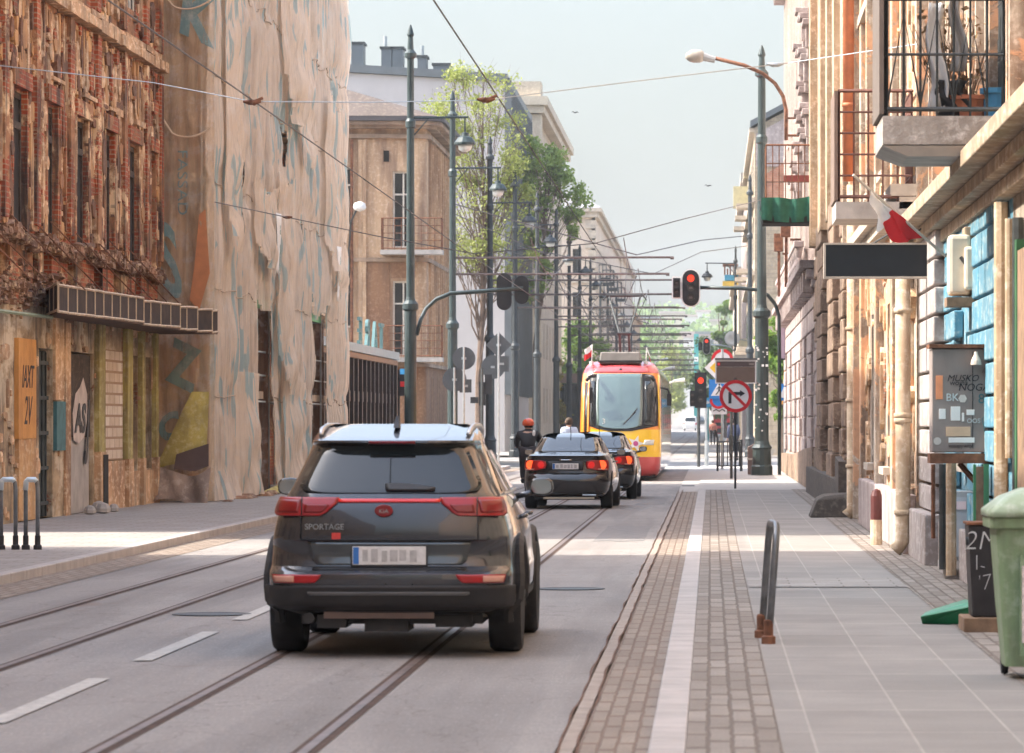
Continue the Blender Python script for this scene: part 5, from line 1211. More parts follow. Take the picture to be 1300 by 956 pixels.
q = MB(); q.box(2.41, 2.51, 42.665, 42.679, .74, .82); q.build('notice', plain('pink_notice', (.75, .6, .6), .6), lc); q = MB(); q.box(2.25, 2.65, 42.6, 43.05, .15, .235); q.box(2.3, 2.6, 42.7, 43, PR, .149); q.build('base', M['concrete'], lc)
gp = thing('frame_post', 'brown and green timber post under the graffiti cabinet', 'post', (2.4, 39, PR))
q = MB(); q.box(2.385, 2.45, 39, 39.08, PR, 1.2); q.build('brown_plank', M['wood'], gp); q = MB(); q.box(2.452, 2.5, 39, 39.08, PR, 1.22); q.box(2.36, 2.383, 39, 39.08, PR, 1.22); q.build('green_plank', M['green'], gp)
# ---- black panel with white scrawl on a wooden foot
ab = thing('advertising_board', 'tall black board with white scrawl standing on a wooden foot by the wall', 'board', (2.05, 32, PR))
q = MB(); q.rings([[(1.93, 32.0, .16), (2.3, 32.0, .16), (2.3, 32.5, .16), (1.93, 32.5, .16)], [(1.9, 32.0, .84), (2.32, 32.0, .84), (2.32, 32.5, .84), (1.9, 32.5, .84)]]); q.build('panel', plain('board_black', (.022, .018, .018), .5, 0, .4, 6), ab, bevel=.01)
q = MB(); q.box(1.86, 2.36, 31.9, 32.6, PR, .158); q.build('foot', M['wood'], ab, bevel=.008); q = MB(); q.box(1.89, 2.33, 31.98, 32.52, .842, .86); q.build('rim', M['rust'], ab)
q = MB(); q.text('2M', .2, (1.99, 31.992, .66), ext=.004, shear=.2, bold=-.004); q.text('I-', .17, (1.985, 31.99, .5), (.9, 0, -.25), ext=.004, bold=-.005); q.text("'7", .17, (2.02, 31.99, .36), (.9, 0, .2), ext=.004, bold=-.005); q.build('scrawl', plain('chalk', (.62, .62, .6), .8), ab)
q = MB(); q.lathe([(.012, 0), (.03, .0), (.03, .02), (.012, .02)], 12, (1.885, 32.1, .72), 'x'); q.build('ring', M['iron'], ab)
gn = MB(); gn.rings([[(1.62, 33.3, PR), (2.0, 33.1, PR), (2.0, 33.6, PR), (1.66, 33.6, PR)], [(1.6, 33.2, .11), (2.0, 33.0, .2), (2.0, 33.7, .2), (1.66, 33.7, .12)], [(1.7, 33.3, .15), (1.98, 33.1, .23), (1.98, 33.6, .23), (1.72, 33.6, .15)]]); tag(gn.build('plastic_chute', plain('green_plastic', (.02, .2, .08), .4), bevel=.01), 'green plastic piece lying on the cobbles behind the black board', 'debris')
# ---- green wheeled bin
M['bin'] = streaky('bin_green', (.24, .34, .19), (.19, .28, .15), (.33, .41, .28), (4, 4, .6), .45, (.14, .15, .09), rough=.5, bmp=.05, mode='Object')
bn = thing('wheeled_bin', 'large light green wheeled bin in the near right corner', 'bin', (1.98, 26, PR))
q = MB()
def rr(x0, x1, y0, y1, z, r=.05, n=4):
    pts = []
    for (cx, cy_, a0) in ((x1-r, y0+r, -90), (x1-r, y1-r, 0), (x0+r, y1-r, 90), (x0+r, y0+r, 180)):
        for k in range(n+1): t = R(a0+90*k/n); pts.append((cx+r*math.cos(t), cy_+r*math.sin(t), z))
    return pts
q.rings([rr(1.77, 2.2, 26.05, 26.5, .13), rr(1.74, 2.25, 26, 26.6, .5), rr(1.71, 2.28, 25.96, 26.66, .93), rr(1.71, 2.28, 25.96, 26.66, .96)]); q.build('tub', M['bin'], bn, smooth=False)
q = MB(); q.rings([rr(1.67, 2.32, 25.93, 26.7, .961), rr(1.67, 2.32, 25.92, 26.7, 1.03)]); q.build('rim', M['bin'], bn, bevel=.01)
q = MB(); q.rings([rr(1.66, 2.33, 25.9, 26.72, 1.031), rr(1.66, 2.33, 25.9, 26.72, 1.07), rr(1.76, 2.26, 25.98, 26.62, 1.15), rr(1.88, 2.16, 26.1, 26.5, 1.2), rr(1.95, 2.1, 26.2, 26.4, 1.21)]); q.build('lid', streaky('bin_lid', (.38, .47, .33), (.28, .37, .23), (.52, .57, .46), (3, 3, 3), .4, (.18, .2, .12), rough=.45, bmp=.05, mode='Object'), bn, smooth=True)
q = MB(); q.box(1.85, 1.9, 25.925, 25.955, .2, .8); q.build('rib', M['bin'], bn); q = MB(); q.box(1.86, 1.915, 25.9, 25.922, .28, .74); q.build('sticker', plain('bin_sticker', (.75, .62, .6), .6, 0, .3, 30), bn)
q = MB()
for x in (1.8, 2.2): q.lathe([(.01, -.02), (.09, -.02), (.1, 0), (.09, .02), (.01, .02)], 16, (x, 26.6, PR+.1), 'x')
q.each('wheel', M['rubber'], bn)
# ================================================================== POLES, WIRES, SIGNALS, SIGNS, TREES, FAR
rnd = random.Random(5)
def tram_pole(x, Y, lab, zt=12.6, thick=1., dark=False, lantern=True, arms=True, xend=-1.35, side=1, group='tram wire poles along the left pavement'):
    zg = gz(Y)+PL if x < 0 else PR+gz(Y)
    p = thing('tram_pole', lab, 'pole', (x, Y, zg), group=group)
    m = M['pole_dark'] if dark else M['pole']; r = thick
    q = MB(); q.lathe([(.27*r, 0), (.27*r, .25), (.24*r, .3), (.23*r, .75), (.26*r, .8), (.2*r, .9), (.175*r, 1.0), (.165*r, 4.6), (.22*r, 4.66), (.22*r, 4.8), (.14*r, 4.9), (.12*r, 5.0), (.105*r, zt-2.9), (.145*r, zt-2.86), (.145*r, zt-2.7), (.1*r, zt-2.62), (.095*r, zt-.95)], 14, (x, Y, zg)); q.build('shaft', m, p, smooth=False)
    q = MB(); q.lathe([(.095*r, zt-.95), (.17*r, zt-.9), (.17*r, zt-.8), (.09*r, zt-.7), (.07*r, zt-.35), (.1*r, zt-.28), (.06*r, zt-.12), (.02*r, zt)], 12, (x, Y, zg)); q.build('finial', m, p)
    if lantern:
        a = thing_part('lantern_arm', p); q = MB(); q.tube([(x, Y, 10.1+gz(Y)), (x+side*1.62, Y, 10.12+gz(Y))], .035, 6); q.tube([(x, Y, 9.5+gz(Y)), (x+side*.5, Y, 10.08+gz(Y))], .02, 5); o = q.build('lantern_arm', m, p)
        q = MB(); c = (x+side*1.52, Y, 9.35+gz(Y)); q.lathe([(.02, .75), (.03, .35), (.09, .33), (.11, .24), (.2, .2), (.3, .06), (.3, .0), (.24, .0)], 14, c); ln = q.build('lantern', m, p)
        q = MB(); q.lathe([(.2, -.002), (.17, -.14), (.07, -.2)], 12, c); q.build('globe', M['frost'], ln, smooth=True)
    if arms:
        for z, xe in ((7.1, xend), (6.55, xend-.15)):
            q = MB(); q.tube([(x, Y, z+gz(Y)), (xe, Y, z+.02+gz(Y))], .042, 6); q.tube([(xe-.02, Y, z+gz(Y)), (xe+.1, Y, z+gz(Y))], .06, 6); q.build('cross_arm', M['arm'], p)
        q = MB(); q.tube([(x, Y, 8.6+gz(Y)), (-5.4, Y, 7.15+gz(Y))], .015, 5); q.tube([(-2.5, Y, 6.5+gz(Y)), (-2.9, Y, 5.55+gz(Y)), (-2.4, Y, 5.42+gz(Y))], .02, 5); q.tube([(-5.2, Y, 6.5+gz(Y)), (-4.7, Y, 5.5+gz(Y)), (-5.2, Y, 5.38+gz(Y))], .02, 5); q.each('stay_wire', M['cable'], p)
    return p
def thing_part(*a): return None
M['frost'] = plain('frosted_glass', (.62, .62, .58), .3); M['arm'] = plain('cross_arm_paint', (.10, .075, .068), .6, .2, .3, 4)
pl_ = [(-8.4, 121, False), (-8.66, 145, True), (-8.58, 168, True), (-8.47, 187, True), (-8.4, 209, True), (-8.05, 225, True), (-8.1, 247, True), (-8.2, 270, True), (-8.2, 294, True), (-8.2, 320, True), (-8.3, 348, True), (-8.3, 380, True), (-8.4, 415, True), (-8.4, 455, True)]
ords = ['second', 'third', 'fourth', 'fifth', 'sixth', 'seventh', 'eighth', 'ninth', 'tenth', 'eleventh', 'twelfth', 'thirteenth', 'fourteenth']
for i, (x, y, arms) in enumerate(pl_):
    lab = 'nearest green-grey pole on the left, carrying the long curved signal arm' if i == 0 else f'dark tram wire pole with cross arms, {ords[i-1]} from the camera in the left row'
    pr_ = tram_pole(x, y, lab, dark=i > 1, thick=1.0 if i < 5 else .95, arms=arms)
rp = tram_pole(1.48, 127, 'thick green-grey pole with a finial on the right pavement beside the round turning sign', thick=1.18, lantern=False, arms=False, group='poles on the right pavement')
q = MB()
for i in range(26):
    a = rnd.uniform(3.6, 5.6); z = rnd.uniform(1.3, 3.9); s = rnd.uniform(.015, .04); q.box(1.48+.21*math.cos(a)-s, 1.48+.21*math.cos(a)+s, 127-.225, 127-.2, z, z+s*1.8)
q.build('paper_scrap', M['white'], rp)
tram_pole(1.72, 193, 'slimmer dark pole farther along the right pavement', thick=.9, dark=True, lantern=False, arms=False, group='poles on the right pavement')
p2 = tram_pole(1.3, 232, 'thin far pole with a lantern on the right pavement', thick=.7, dark=True, lantern=True, arms=False, side=-1, zt=11, group='poles on the right pavement')
# ---- street lamp on a swan-neck bracket
sl = thing('street_lamp', 'swan-neck street lamp with a pale glass head high above the right pavement', 'street lamp', (1.95, 113, 8))
Y = 113; pts = [P(998, 178, Y), P(998, 140, Y), P(994, 122, Y), P(984, 106, Y), P(968, 93, Y), P(945, 83, Y), P(908, 74, Y)]
q = MB(); q.tube(pts, .05, 8); q.tube([P(998, 172, Y), (2.4, Y, PZ(172, Y))], .035, 6); q.tube([P(998, 150, Y), (2.4, Y, PZ(150, Y))], .03, 6); q.build('bracket', M['rust'], sl, smooth=True)
a, b = P(907, 76, Y), P(892, 71, Y); q = MB(); q.tube([P(908, 76, Y), P(900, 74, Y), P(893, 72, Y)], [.085, .1, .12], 10); q.build('housing', plain('lamp_housing', (.38, .38, .37), .5), sl)
q = MB(); q.tube([P(893, 72, Y), P(889, 71.5, Y), P(880, 71, Y), P(873, 73, Y), P(871, 75, Y)], [.13, .17, .18, .12, .03], 12); q.build('glass_head', plain('lamp_glass', (.34, .30, .25), .25), sl, smooth=True)
# ---- overhead wires
def wire(name, lab, pts, r=.02, m='cable', cat='wire'):
    q = MB(); q.tube(pts, r, 5); return tag(q.build(name, M[m]), lab, cat)
wire('contact_wire', 'overhead tram wire running down the near right-hand track', [(-2.5, y, 5.38+(.03 if k % 2 else 0)+gz(y)) for k, y in enumerate((18, 48, 93, 121, 145, 168, 187, 209, 225, 270, 320, 415, 520))], .009, cat='tram wire')
wire('contact_wire', 'overhead tram wire running down the left-hand track', [(-5.1, y, 5.15+.03*(k % 2)+gz(y)) for k, y in enumerate((18, 48, 93, 121, 145, 168, 187, 209, 225, 270, 320, 415, 520))], .009, cat='tram wire')
def messenger(x, lab):
    ys = [121, 145, 168, 187, 209, 225, 247, 270, 294, 320, 348, 380, 415, 455]; q = MB(); pts = []
    for a, b in zip(ys, ys[1:]):
        for k in range(8): t = k/8; pts.append((x+.05, a+(b-a)*t, 6.75-.55*4*t*(1-t)))
    q.tube(pts, .014, 4)
    for a, b in zip(ys, ys[1:]):
        for t in (.2, .5, .8): y = a+(b-a)*t; q.tube([(x+.05, y, 6.75-.55*4*t*(1-t)), (x, y, 5.35)], .009, 3)
    o = q.build('messenger_wire', M['cable']); tag(o, lab, 'tram wire')
messenger(-2.5, 'sagging carrier wire with droppers above the right-hand track'); messenger(-5.1, 'sagging carrier wire with droppers above the left-hand track')
wire('span_wire', 'nearest span wire crossing the whole street between the facades', [P(-160, 60, 49), P(-40, 79, 49), P(194, 105, 48.5), P(320, 129, 48), P(470, 130, 48), P(617, 127, 48), P(800, 104, 49.5), P(1000, 80, 51), P(1165, 56, 50.5)], .0055, 'galv')
wire('span_wire', 'lower span wire from the netting across to the right-hand pole', [P(270, 256, 81.5), P(365, 276, 88), P(480, 300, 91), P(602, 322, 93), P(755, 309, 93), P(860, 280, 100), P(965, 254, 126.8)], .011)
wire('span_wire', 'span wire from the third pole to the right facade', [(-8.6, 145, 8.9), (-2.5, 145, 7.2), P(890, 305, 160), P(952, 299, 193)], .02)
wire('span_wire', 'faint far span wire below the others at the right', [(-8.5, 187, 9.2), (-2.5, 187, 8.0), P(890, 320, 200), P(950, 312, 232)], .02)
for (px, py, Y, lab) in ((617, 127, 48, 'wire clamp where the nearest span wire meets the right track wire'), (320, 130, 48, 'wire clamp where the nearest span wire meets the left track wire'), (365, 276, 88, 'dark insulator on the lower span wire before the netting'), (984, 82, 50.9, 'grey insulator on the nearest span wire near the right facade')):
    c = P(px, py, Y); q = MB(); q.tube([c+Vector((-.1, 0, .01)), c+Vector((-.03, 0, .0)), c+Vector((.03, 0, 0)), c+Vector((.1, 0, .01))], [.012, .03, .03, .012], 8); 
    if py < 131 and px < 900: q.tube([c+Vector((0, -.1, 0)), c+Vector((0, .25, 0))], .02, 6); q.tube([c, c+Vector((.12, 0, .05))], .018, 6)
    tag(q.build('insulator', M['rust'] if px < 900 else M['galv']), lab, 'insulator')
# ---- traffic signals
M['lens_off'] = plain('unlit_lens', (.05, .045, .04), .3); M['red_on'] = plain('red_signal', (.5, .03, .01), .4, emit=(1, .045, .015), estr=.42)
M['glint_emblem_grey'] = plain('lens_grey', (.16, .14, .13), .5)
def signal(lab, x, y, z, h, w, n, lit=0, board=True, back=False, parent_pts=None, name='traffic_light', group=None):
    """z is the bottom of the head; faces -Y unless back"""
    s = thing(name, lab, 'traffic light', (x, y, z), group=group); d = -1 if not back else 1
    hw = w/2; 
    def stadium(hw, h0, h1, k=8):
        pts = []
        for i in range(k+1): t = math.pi*i/k; pts.append((x+hw*math.cos(t), h1-hw+hw*math.sin(t)))
        for i in range(k+1): t = math.pi+math.pi*i/k; pts.append((x+hw*math.cos(t), h0+hw+hw*math.sin(t)))
        return pts
    if board:
        q = MB(); q.prism(stadium(hw, z, z+h), y, y+.02); q.build('backboard_rim', M['white'] if not back else M['black'], s)
        q = MB(); q.prism(stadium(hw*.88, z+hw*.12, z+h-hw*.12), y-.015, y-.003); q.build('backboard', M['black'], s)
    q = MB(); q.prism([(x-hw*.55, z+hw*.5), (x+hw*.55, z+hw*.5), (x+hw*.55, z+h-hw*.5), (x-hw*.55, z+h-hw*.5)], y-.12 if not back else y+.03, y-.016 if not back else y+.2); q.build('housing', M['black'], s)
    step = (h-hw)/n; rl = min(step*.42, hw*.52)
    for k in range(n):
        zc = z+hw*.5+step*(n-k-.5)
        if back: 
            q = MB(); q.lathe([(rl, .2), (rl*.9, .32)], 14, (x, y, zc), 'y'); q.build('hood', M['black'], s); continue
        q = MB(); q.disc((x, y-.122, zc), rl*.9, (0, -1, 0), .01, 20); q.build('lens', M['red_on'] if (lit and k == 0) else M['lens_off'], s)
        v = MB(); nn = 12
        v.grid(lambda u, t: (x+rl*1.05*math.cos(math.pi*(-.12+1.24*u)), y-.12-.16*t, zc+rl*1.05*math.sin(math.pi*(-.12+1.24*u))), nn, 2); v.build('hood', M['black'], s, solid=.008)
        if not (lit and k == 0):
            v = MB(); v.prism([(x-rl*.5, zc-rl*.25), (x+rl*.5, zc-rl*.25), (x+rl*.35, zc+rl*.25), (x-rl*.35, zc+rl*.25)], y-.136, y-.1325); v.build('painted_glint', M['glint_emblem_grey'], s)  # grey shape painted as a glint on the unlit lens
    return s
Y = 127.6
s1 = signal('large overhead red traffic light with a white-rimmed oval backboard', PXx(877, Y), Y, PZ(390, Y), 1.13, .56, 3, 1)
q = MB(); q.tube([P(889, 365, Y), P(940, 366, Y), P(962, 368, Y), P(975, 375, Y), P(984, 386, Y), P(989, 402, Y), (PXx(989.5, Y), Y, 3.6), (PXx(989.5, Y), Y, PR)], .055, 8); q.build('mast_arm', M['pole'], s1, smooth=True)
s2 = signal('small unlit two-lens tram signal hung left of the large overhead light', PXx(859, Y), Y, PZ(379, Y), .66, .3, 2, 0, board=False)
q = MB(); q.box(PXx(853, Y), PXx(865, Y), Y, Y+.02, PZ(379, Y), PZ(351, Y)); q.build('white_board', M['white'], s2); q = MB(); q.box(PXx(854.5, Y), PXx(863.5, Y), Y-.02, Y-.002, PZ(377.5, Y), PZ(353, Y)); q.build('black_board', M['black'], s2); q = MB(); q.tube([P(864, 365, Y+.1), P(879, 365, Y+.1)], .03, 6); q.build('bracket', M['black'], s2)
# kerbside red light
Y = 150
s3 = signal('red traffic light on a slim post by the kerb, beside the tram', PXx(889.5, Y), Y, PZ(517, Y), 1.2, .46, 3, 1, board=False)
q = MB(); q.tube([(PXx(887, Y), Y+.05, PR), (PXx(887, Y), Y+.05, PZ(470, Y))], .055, 8); q.build('post', M['iron'], s3)
q = MB(); q.prism([(PXx(882, Y), PZ(518, Y)), (PXx(897, Y), PZ(518, Y)), (PXx(897, Y), PZ(473, Y)), (PXx(882, Y), PZ(473, Y))], Y-.1, Y); q.build('board', M['black'], s3)
s4 = signal('small unlit side signal fixed left of the kerbside red light', PXx(879, Y), Y-.1, PZ(517, Y), .62, .32, 2, 0, board=False)
q = MB(); q.prism([(PXx(876, Y), PZ(516, Y)), (PXx(883, Y), PZ(516, Y)), (PXx(883, Y), PZ(496, Y)), (PXx(876, Y), PZ(496, Y))], Y-.2, Y-.12); q.build('board', M['black'], s4)
# far overhead light
Y = 236
s5 = signal('far small overhead red traffic light above the second junction', PXx(897, Y), Y, PZ(450, Y), .95, .42, 3, 1); q = MB(); q.tube([P(902, 438, Y), P(915, 438, Y), P(928, 441, Y), P(936, 450, Y), (PXx(938, Y), Y, PR)], .05, 6); q.build('mast_arm', M['galv'], s5)
s6 = signal('tiny far two-lens signal beside the far overhead red light', PXx(889, Y), Y, PZ(445, Y), .5, .22, 2, 0, board=False); q = MB(); q.box(PXx(886.5, Y), PXx(891.5, Y), Y-.1, Y, PZ(445, Y), PZ(435, Y)); q.build('board', M['black'], s6)
# signals seen from behind on the left pole's arm
Y = 121.5
s7 = signal('traffic light seen from behind on the long curved arm, nearer the pole', PXx(640, Y), Y, PZ(394, Y), 1.05, .42, 3, back=True)
q = MB(); q.tube([P(529, 425, 121), P(534, 406, 121.2), P(541, 392, Y), P(554, 380, Y), P(572, 372.5, Y), P(610, 370, Y), P(664, 366, Y)], .06, 8); q.build('curved_arm', M['pole'], s7, smooth=True)
s8 = signal('traffic light seen from behind at the tip of the long curved arm', PXx(662, Y), Y+.1, PZ(386, Y), .8, .40, 2, back=True)
def backsign(lab, shape, px, py, Y, r, post=True, pz=None):
    c = P(px, py, Y); s = thing('road_sign', lab, 'road sign', (c.x, Y, PL)); q = MB()
    if shape == 'round': q.disc(c, r, (0, 1, 0), .012)
    elif shape == 'square': q.box(c.x-r, c.x+r, Y, Y+.012, c.z-r*1.1, c.z+r*1.1)
    else: q.prism([(c.x, c.z-r), (c.x+r, c.z), (c.x, c.z+r), (c.x-r, c.z)], Y, Y+.012)
    q.build('plate', M['signback'], s); q = MB(); q.box(c.x-.08, c.x+.08, Y-.03, Y-.002, c.z-.04, c.z+.04); 
    q.build('clamp', M['galv'], s)
    if post: q = MB(); q.tube([(c.x+(pz or 0), Y-.06, PL), (c.x+(pz or 0), Y-.06, c.z+r)], .035, 8); q.build('post', M['galv'], s)
    return s
M['signback'] = plain('sign_back', (.075, .08, .085), .5, .2, .15, 4)
backsign('round sign seen from behind, upper of two beside the second left pole', 'round', 589, 455, 143, .38); backsign('round sign seen from behind, lower and larger, against the second left pole', 'round', 577, 482, 143.5, .4)
backsign('small square sign seen from behind under the round ones', 'square', 591, 490, 144, .2, False); backsign('diamond sign seen from behind on the third left pole', 'diamond', 633, 438, 150, .45)
backsign('round sign seen from behind against the third left pole', 'round', 626, 466, 152, .42, False); backsign('square sign seen from behind to the right of the third left pole', 'square', 637, 462, 151, .25, False)
for i, (px, py, w, h) in enumerate(((612, 500, .25, 1.0), (620, 488, .28, .9), (602, 508, .3, .45))):
    Yb = 148; c = P(px, py, Yb); s = signal(('tall', 'narrow', 'low')[i]+' signal head seen from behind among the dark signs on the left', c.x, Yb, c.z-h/2, h, w*1.6, 3 if h > .5 else 1, back=True, board=False)
    if i == 0: q = MB(); q.tube([(c.x, Yb, PL), (c.x, Yb, PZ(467, Yb))], .05, 8); q.build('post', M['iron'], s)
# red and white pedestrian signals by the corner house
for i, (px, py, lab) in enumerate(((512, 489, 'small dark signal with a red stripe by the corner house door'), (432, 0, ''))):
    if i: break
    Yb = 140; c = P(px, py, Yb); s = thing('pedestrian_signal', lab, 'traffic light', (c.x, Yb, PL)); q = MB(); q.box(c.x-.12, c.x+.12, Yb, Yb+.2, c.z-.35, c.z+.35); q.build('housing', M['black'], s); q = MB(); q.box(c.x-.1, c.x+.1, Yb-.01, Yb-.001, c.z-.05, c.z+.12); q.build('red_band', M['red'], s); q = MB(); q.tube([(c.x-.15, Yb+.1, PL), (c.x-.15, Yb+.1, c.z+.5)], .04, 8); q.build('post', M['iron'], s)
Yb = 156; c = P(512, 477, Yb); s = thing('wall_sign', 'small blue, white and red plate on the corner house wall', 'sign', c); q = MB(); q.box(c.x-.12, c.x+.22, Yb, Yb+.03, c.z, c.z+.25); q.build('blue_plate', plain('sign_blue', (.03, .25, .5), .5), s); q = MB(); q.box(c.x-.12, c.x+.22, Yb, Yb+.03, c.z-.12, c.z-.01); q.build('red_plate', M['red'], s)
# ---- signs on the right
M['sblue'] = plain('sign_blue_face', (.02, .2, .55), .45, 0, .05); M['syellow'] = plain('sign_yellow', (.8, .5, .03), .45, 0, .05); M['swhite'] = plain('sign_white', (.75, .74, .73), .45, 0, .05); M['sred'] = plain('sign_red', (.6, .01, .02), .45, 0, .05)
Y = 101; c = P(934, 503, Y); s = thing('road_sign', 'round no-right-turn sign with red border and black bent arrow on a thin dark post', 'road sign', (c.x, Y, PR))
q = MB(); q.disc(c, .375, (0, -1, 0), .012, 40); q.build('plate', M['swhite'], s); q = MB(); q.ring(c, .30, .378, Y-.020, Y-.0125, 44); q.build('red_border', M['sred'], s)
q = MB(); q.box(c.x-.17, c.x-.1, Y-.016, Y-.0135, c.z-.17, c.z+.04); q.box(c.x-.17, c.x+.1, Y-.0165, Y-.014, c.z+.03, c.z+.1); q.prism([(c.x+.1, c.z-.01), (c.x+.22, c.z+.065), (c.x+.1, c.z+.14)], Y-.0165, Y-.014); q.build('arrow', M['black'], s)
q = MB(); d = .2; q.prism([(c.x-.235, c.z+.19), (c.x-.19, c.z+.235), (c.x+.235, c.z-.19), (c.x+.19, c.z-.235)], Y-.019, Y-.0172); q.build('red_slash', M['sred'], s)
q = MB(); q.tube([(c.x-.01, Y+.03, PR), (c.x-.01, Y+.03, c.z+.43)], .028, 10); q.build('post', M['pole_dark'], s)
Y = 119; ib = thing('information_display', 'wide dark electronic information board framed in pale metal on a thin post', 'display board', (PXx(928, Y), Y, PR))
q = MB(); q.box(PXx(908, Y), PXx(960, Y), Y, Y+.2, PZ(487, Y), PZ(457, Y)); q.build('frame', plain('pale_frame', (.5, .5, .52), .5, .2), ib); q = MB(); q.box(PXx(909.5, Y), PXx(958.5, Y), Y-.012, Y-.002, PZ(485.5, Y), PZ(466, Y)); q.build('screen', plain('display_dark', (.08, .055, .045), .35), ib); q = MB(); q.box(PXx(909.5, Y), PXx(958.5, Y), Y-.015, Y-.002, PZ(465.5, Y), PZ(459, Y)); q.build('header', plain('display_header', (.05, .035, .035), .4), ib); q = MB(); q.box(PXx(907.5, Y), PXx(961, Y), Y-.05, Y+.25, PZ(456.8, Y), PZ(454.5, Y)); q.build('hood', M['signback'], ib)
q = MB(); q.box(PXx(911, Y), PXx(914, Y), Y-.018, Y-.0155, PZ(464, Y), PZ(460.5, Y)); q.build('emblem', M['sred'], ib); q = MB(); q.box(PXx(951, Y), PXx(957, Y), Y-.018, Y-.0155, PZ(463.5, Y), PZ(461, Y)); q.build('emblem', M['glint_emblem_grey'], ib)
q = MB(); q.tube([(PXx(928.5, Y), Y+.1, PR), (PXx(928.5, Y), Y+.1, PZ(487.2, Y))], .04, 8); q.tube([(PXx(959, Y), Y+.1, PZ(484, Y)), (1.36, 126.9, PZ(484, Y))], .03, 6); q.build('post', M['iron'], ib)
Y = 142; sp = thing('sign_post', 'grey post behind the display carrying the crossing, diamond and round signs', 'post', (PXx(917, Y), Y+.08, PR)); q = MB(); q.tube([(PXx(917, Y), Y+.08, PR), (PXx(917, Y), Y+.08, PZ(443, Y))], .045, 8); q.lathe([(.07, .9), (.07, 1.1)], 8, (PXx(917, Y), Y+.08, 0)); q.build('shaft', M['galv'], sp)
c = P(911, 467, Y); s = thing('road_sign', 'yellow and white diamond priority sign half hidden behind the display', 'road sign', c); q = MB(); r = .43; q.prism([(c.x, c.z-r), (c.x+r, c.z), (c.x, c.z+r), (c.x-r, c.z)], Y, Y+.015); q.build('plate', M['swhite'], s); r = .26; q = MB(); q.prism([(c.x, c.z-r), (c.x+r, c.z), (c.x, c.z+r), (c.x-r, c.z)], Y-.006, Y-.002); q.build('yellow_field', M['syellow'], s)
c = P(917, 457, Y+.4); s = thing('road_sign', 'round sign with red border peeping above the dark display', 'road sign', c); q = MB(); q.disc(c, .36, (0, -1, 0), .012, 32); q.build('plate', M['swhite'], s); q = MB(); q.ring(c, .26, .362, Y+.38, Y+.387); q.build('red_border', M['sred'], s)
c = P(914, 494, Y-.1); s = thing('road_sign', 'blue pedestrian crossing sign with a white triangle beside the red light', 'road sign', c); q = MB(); q.box(c.x-.36, c.x+.36, Y-.1, Y-.08, c.z-.32, c.z+.32); q.build('plate', M['sblue'], s); q = MB(); q.prism([(c.x-.3, c.z-.22), (c.x+.24, c.z-.22), (c.x-.03, c.z+.24)], Y-.106, Y-.102); q.build('triangle', M['swhite'], s)
q = MB(); X0 = c.x-.03; q.tube([(X0, Y-.112, c.z+.1), (X0, Y-.112, c.z-.05)], .028, 6); q.disc((X0+.01, Y-.108, c.z+.145), .03, (0, -1, 0), .006, 10); q.tube([(X0, Y-.112, c.z-.04), (X0+.06, Y-.112, c.z-.1), (X0+.06, Y-.112, c.z-.19)], .018, 5); q.tube([(X0, Y-.112, c.z-.04), (X0-.05, Y-.112, c.z-.12), (X0-.11, Y-.112, c.z-.18)], .018, 5); q.tube([(X0-.08, Y-.112, c.z+.0), (X0, Y-.112, c.z+.08), (X0+.08, Y-.112, c.z+.02)], .014, 5); q.build('walking_figure', M['black'], s)
c = P(912, 508, Y-.05); s = thing('road_sign', 'round blue sign with red border mostly hidden below the crossing sign', 'road sign', c); q = MB(); q.disc(c, .28, (0, -1, 0), .012, 32); q.build('plate', M['sblue'], s); q = MB(); q.ring(c, .2, .283, Y-.075, Y-.063); q.build('red_border', M['sred'], s)
c = P(913, 521, Y); s = thing('road_sign', 'white supplementary plate with small black arrows under the crossing sign', 'road sign', c); q = MB(); q.box(c.x-.25, c.x+.25, Y, Y+.012, c.z-.13, c.z+.13); q.build('plate', M['swhite'], s); q = MB(); q.tube([(c.x-.2, Y-.006, c.z-.02), (c.x-.1, Y-.006, c.z+.03), (c.x, Y-.006, c.z-.03), (c.x+.1, Y-.006, c.z+.04), (c.x+.2, Y-.006, c.z-.03)], .02, 4); q.build('arrow', M['black'], s)
Y = 230; c = P(899, 511, Y); s = thing('road_sign', 'small round blue arrow sign far down the kerb', 'road sign', (c.x, Y, 0)); q = MB(); q.disc(c, .26, (0, -1, 0), .012, 24); q.build('plate', plain('light_blue', (.05, .35, .6), .5), s); q = MB(); q.prism([(c.x-.12, c.z-.1), (c.x+.1, c.z-.02), (c.x-.04, c.z+.12)], Y-.02, Y-.013); q.build('arrow', M['swhite'], s); q = MB(); q.tube([(c.x, Y+.03, .04), (c.x, Y+.03, c.z-.2)], .05, 6); q.build('post', plain('teal_post', (.1, .35, .35), .5), s)
Y = 165; c = P(991, 500, 150); c = Vector((2.3, 141, PZ(500, 150))); s = thing('road_sign', 'small blue and white crossing sign beside the pink-grey house corner', 'road sign', (2.2, 141, PR)); q = MB(); q.box(2.18, 2.58, 141, 141.02, 2.3, 2.85); q.build('plate', M['sblue'], s); q = MB(); q.prism([(2.2, 2.4), (2.56, 2.4), (2.38, 2.78)], 140.98, 140.996); q.build('triangle', M['swhite'], s); q = MB(); q.tube([(2.38, 141.05, PR), (2.38, 141.05, 3)], .04, 6); q.build('post', M['galv'], s)
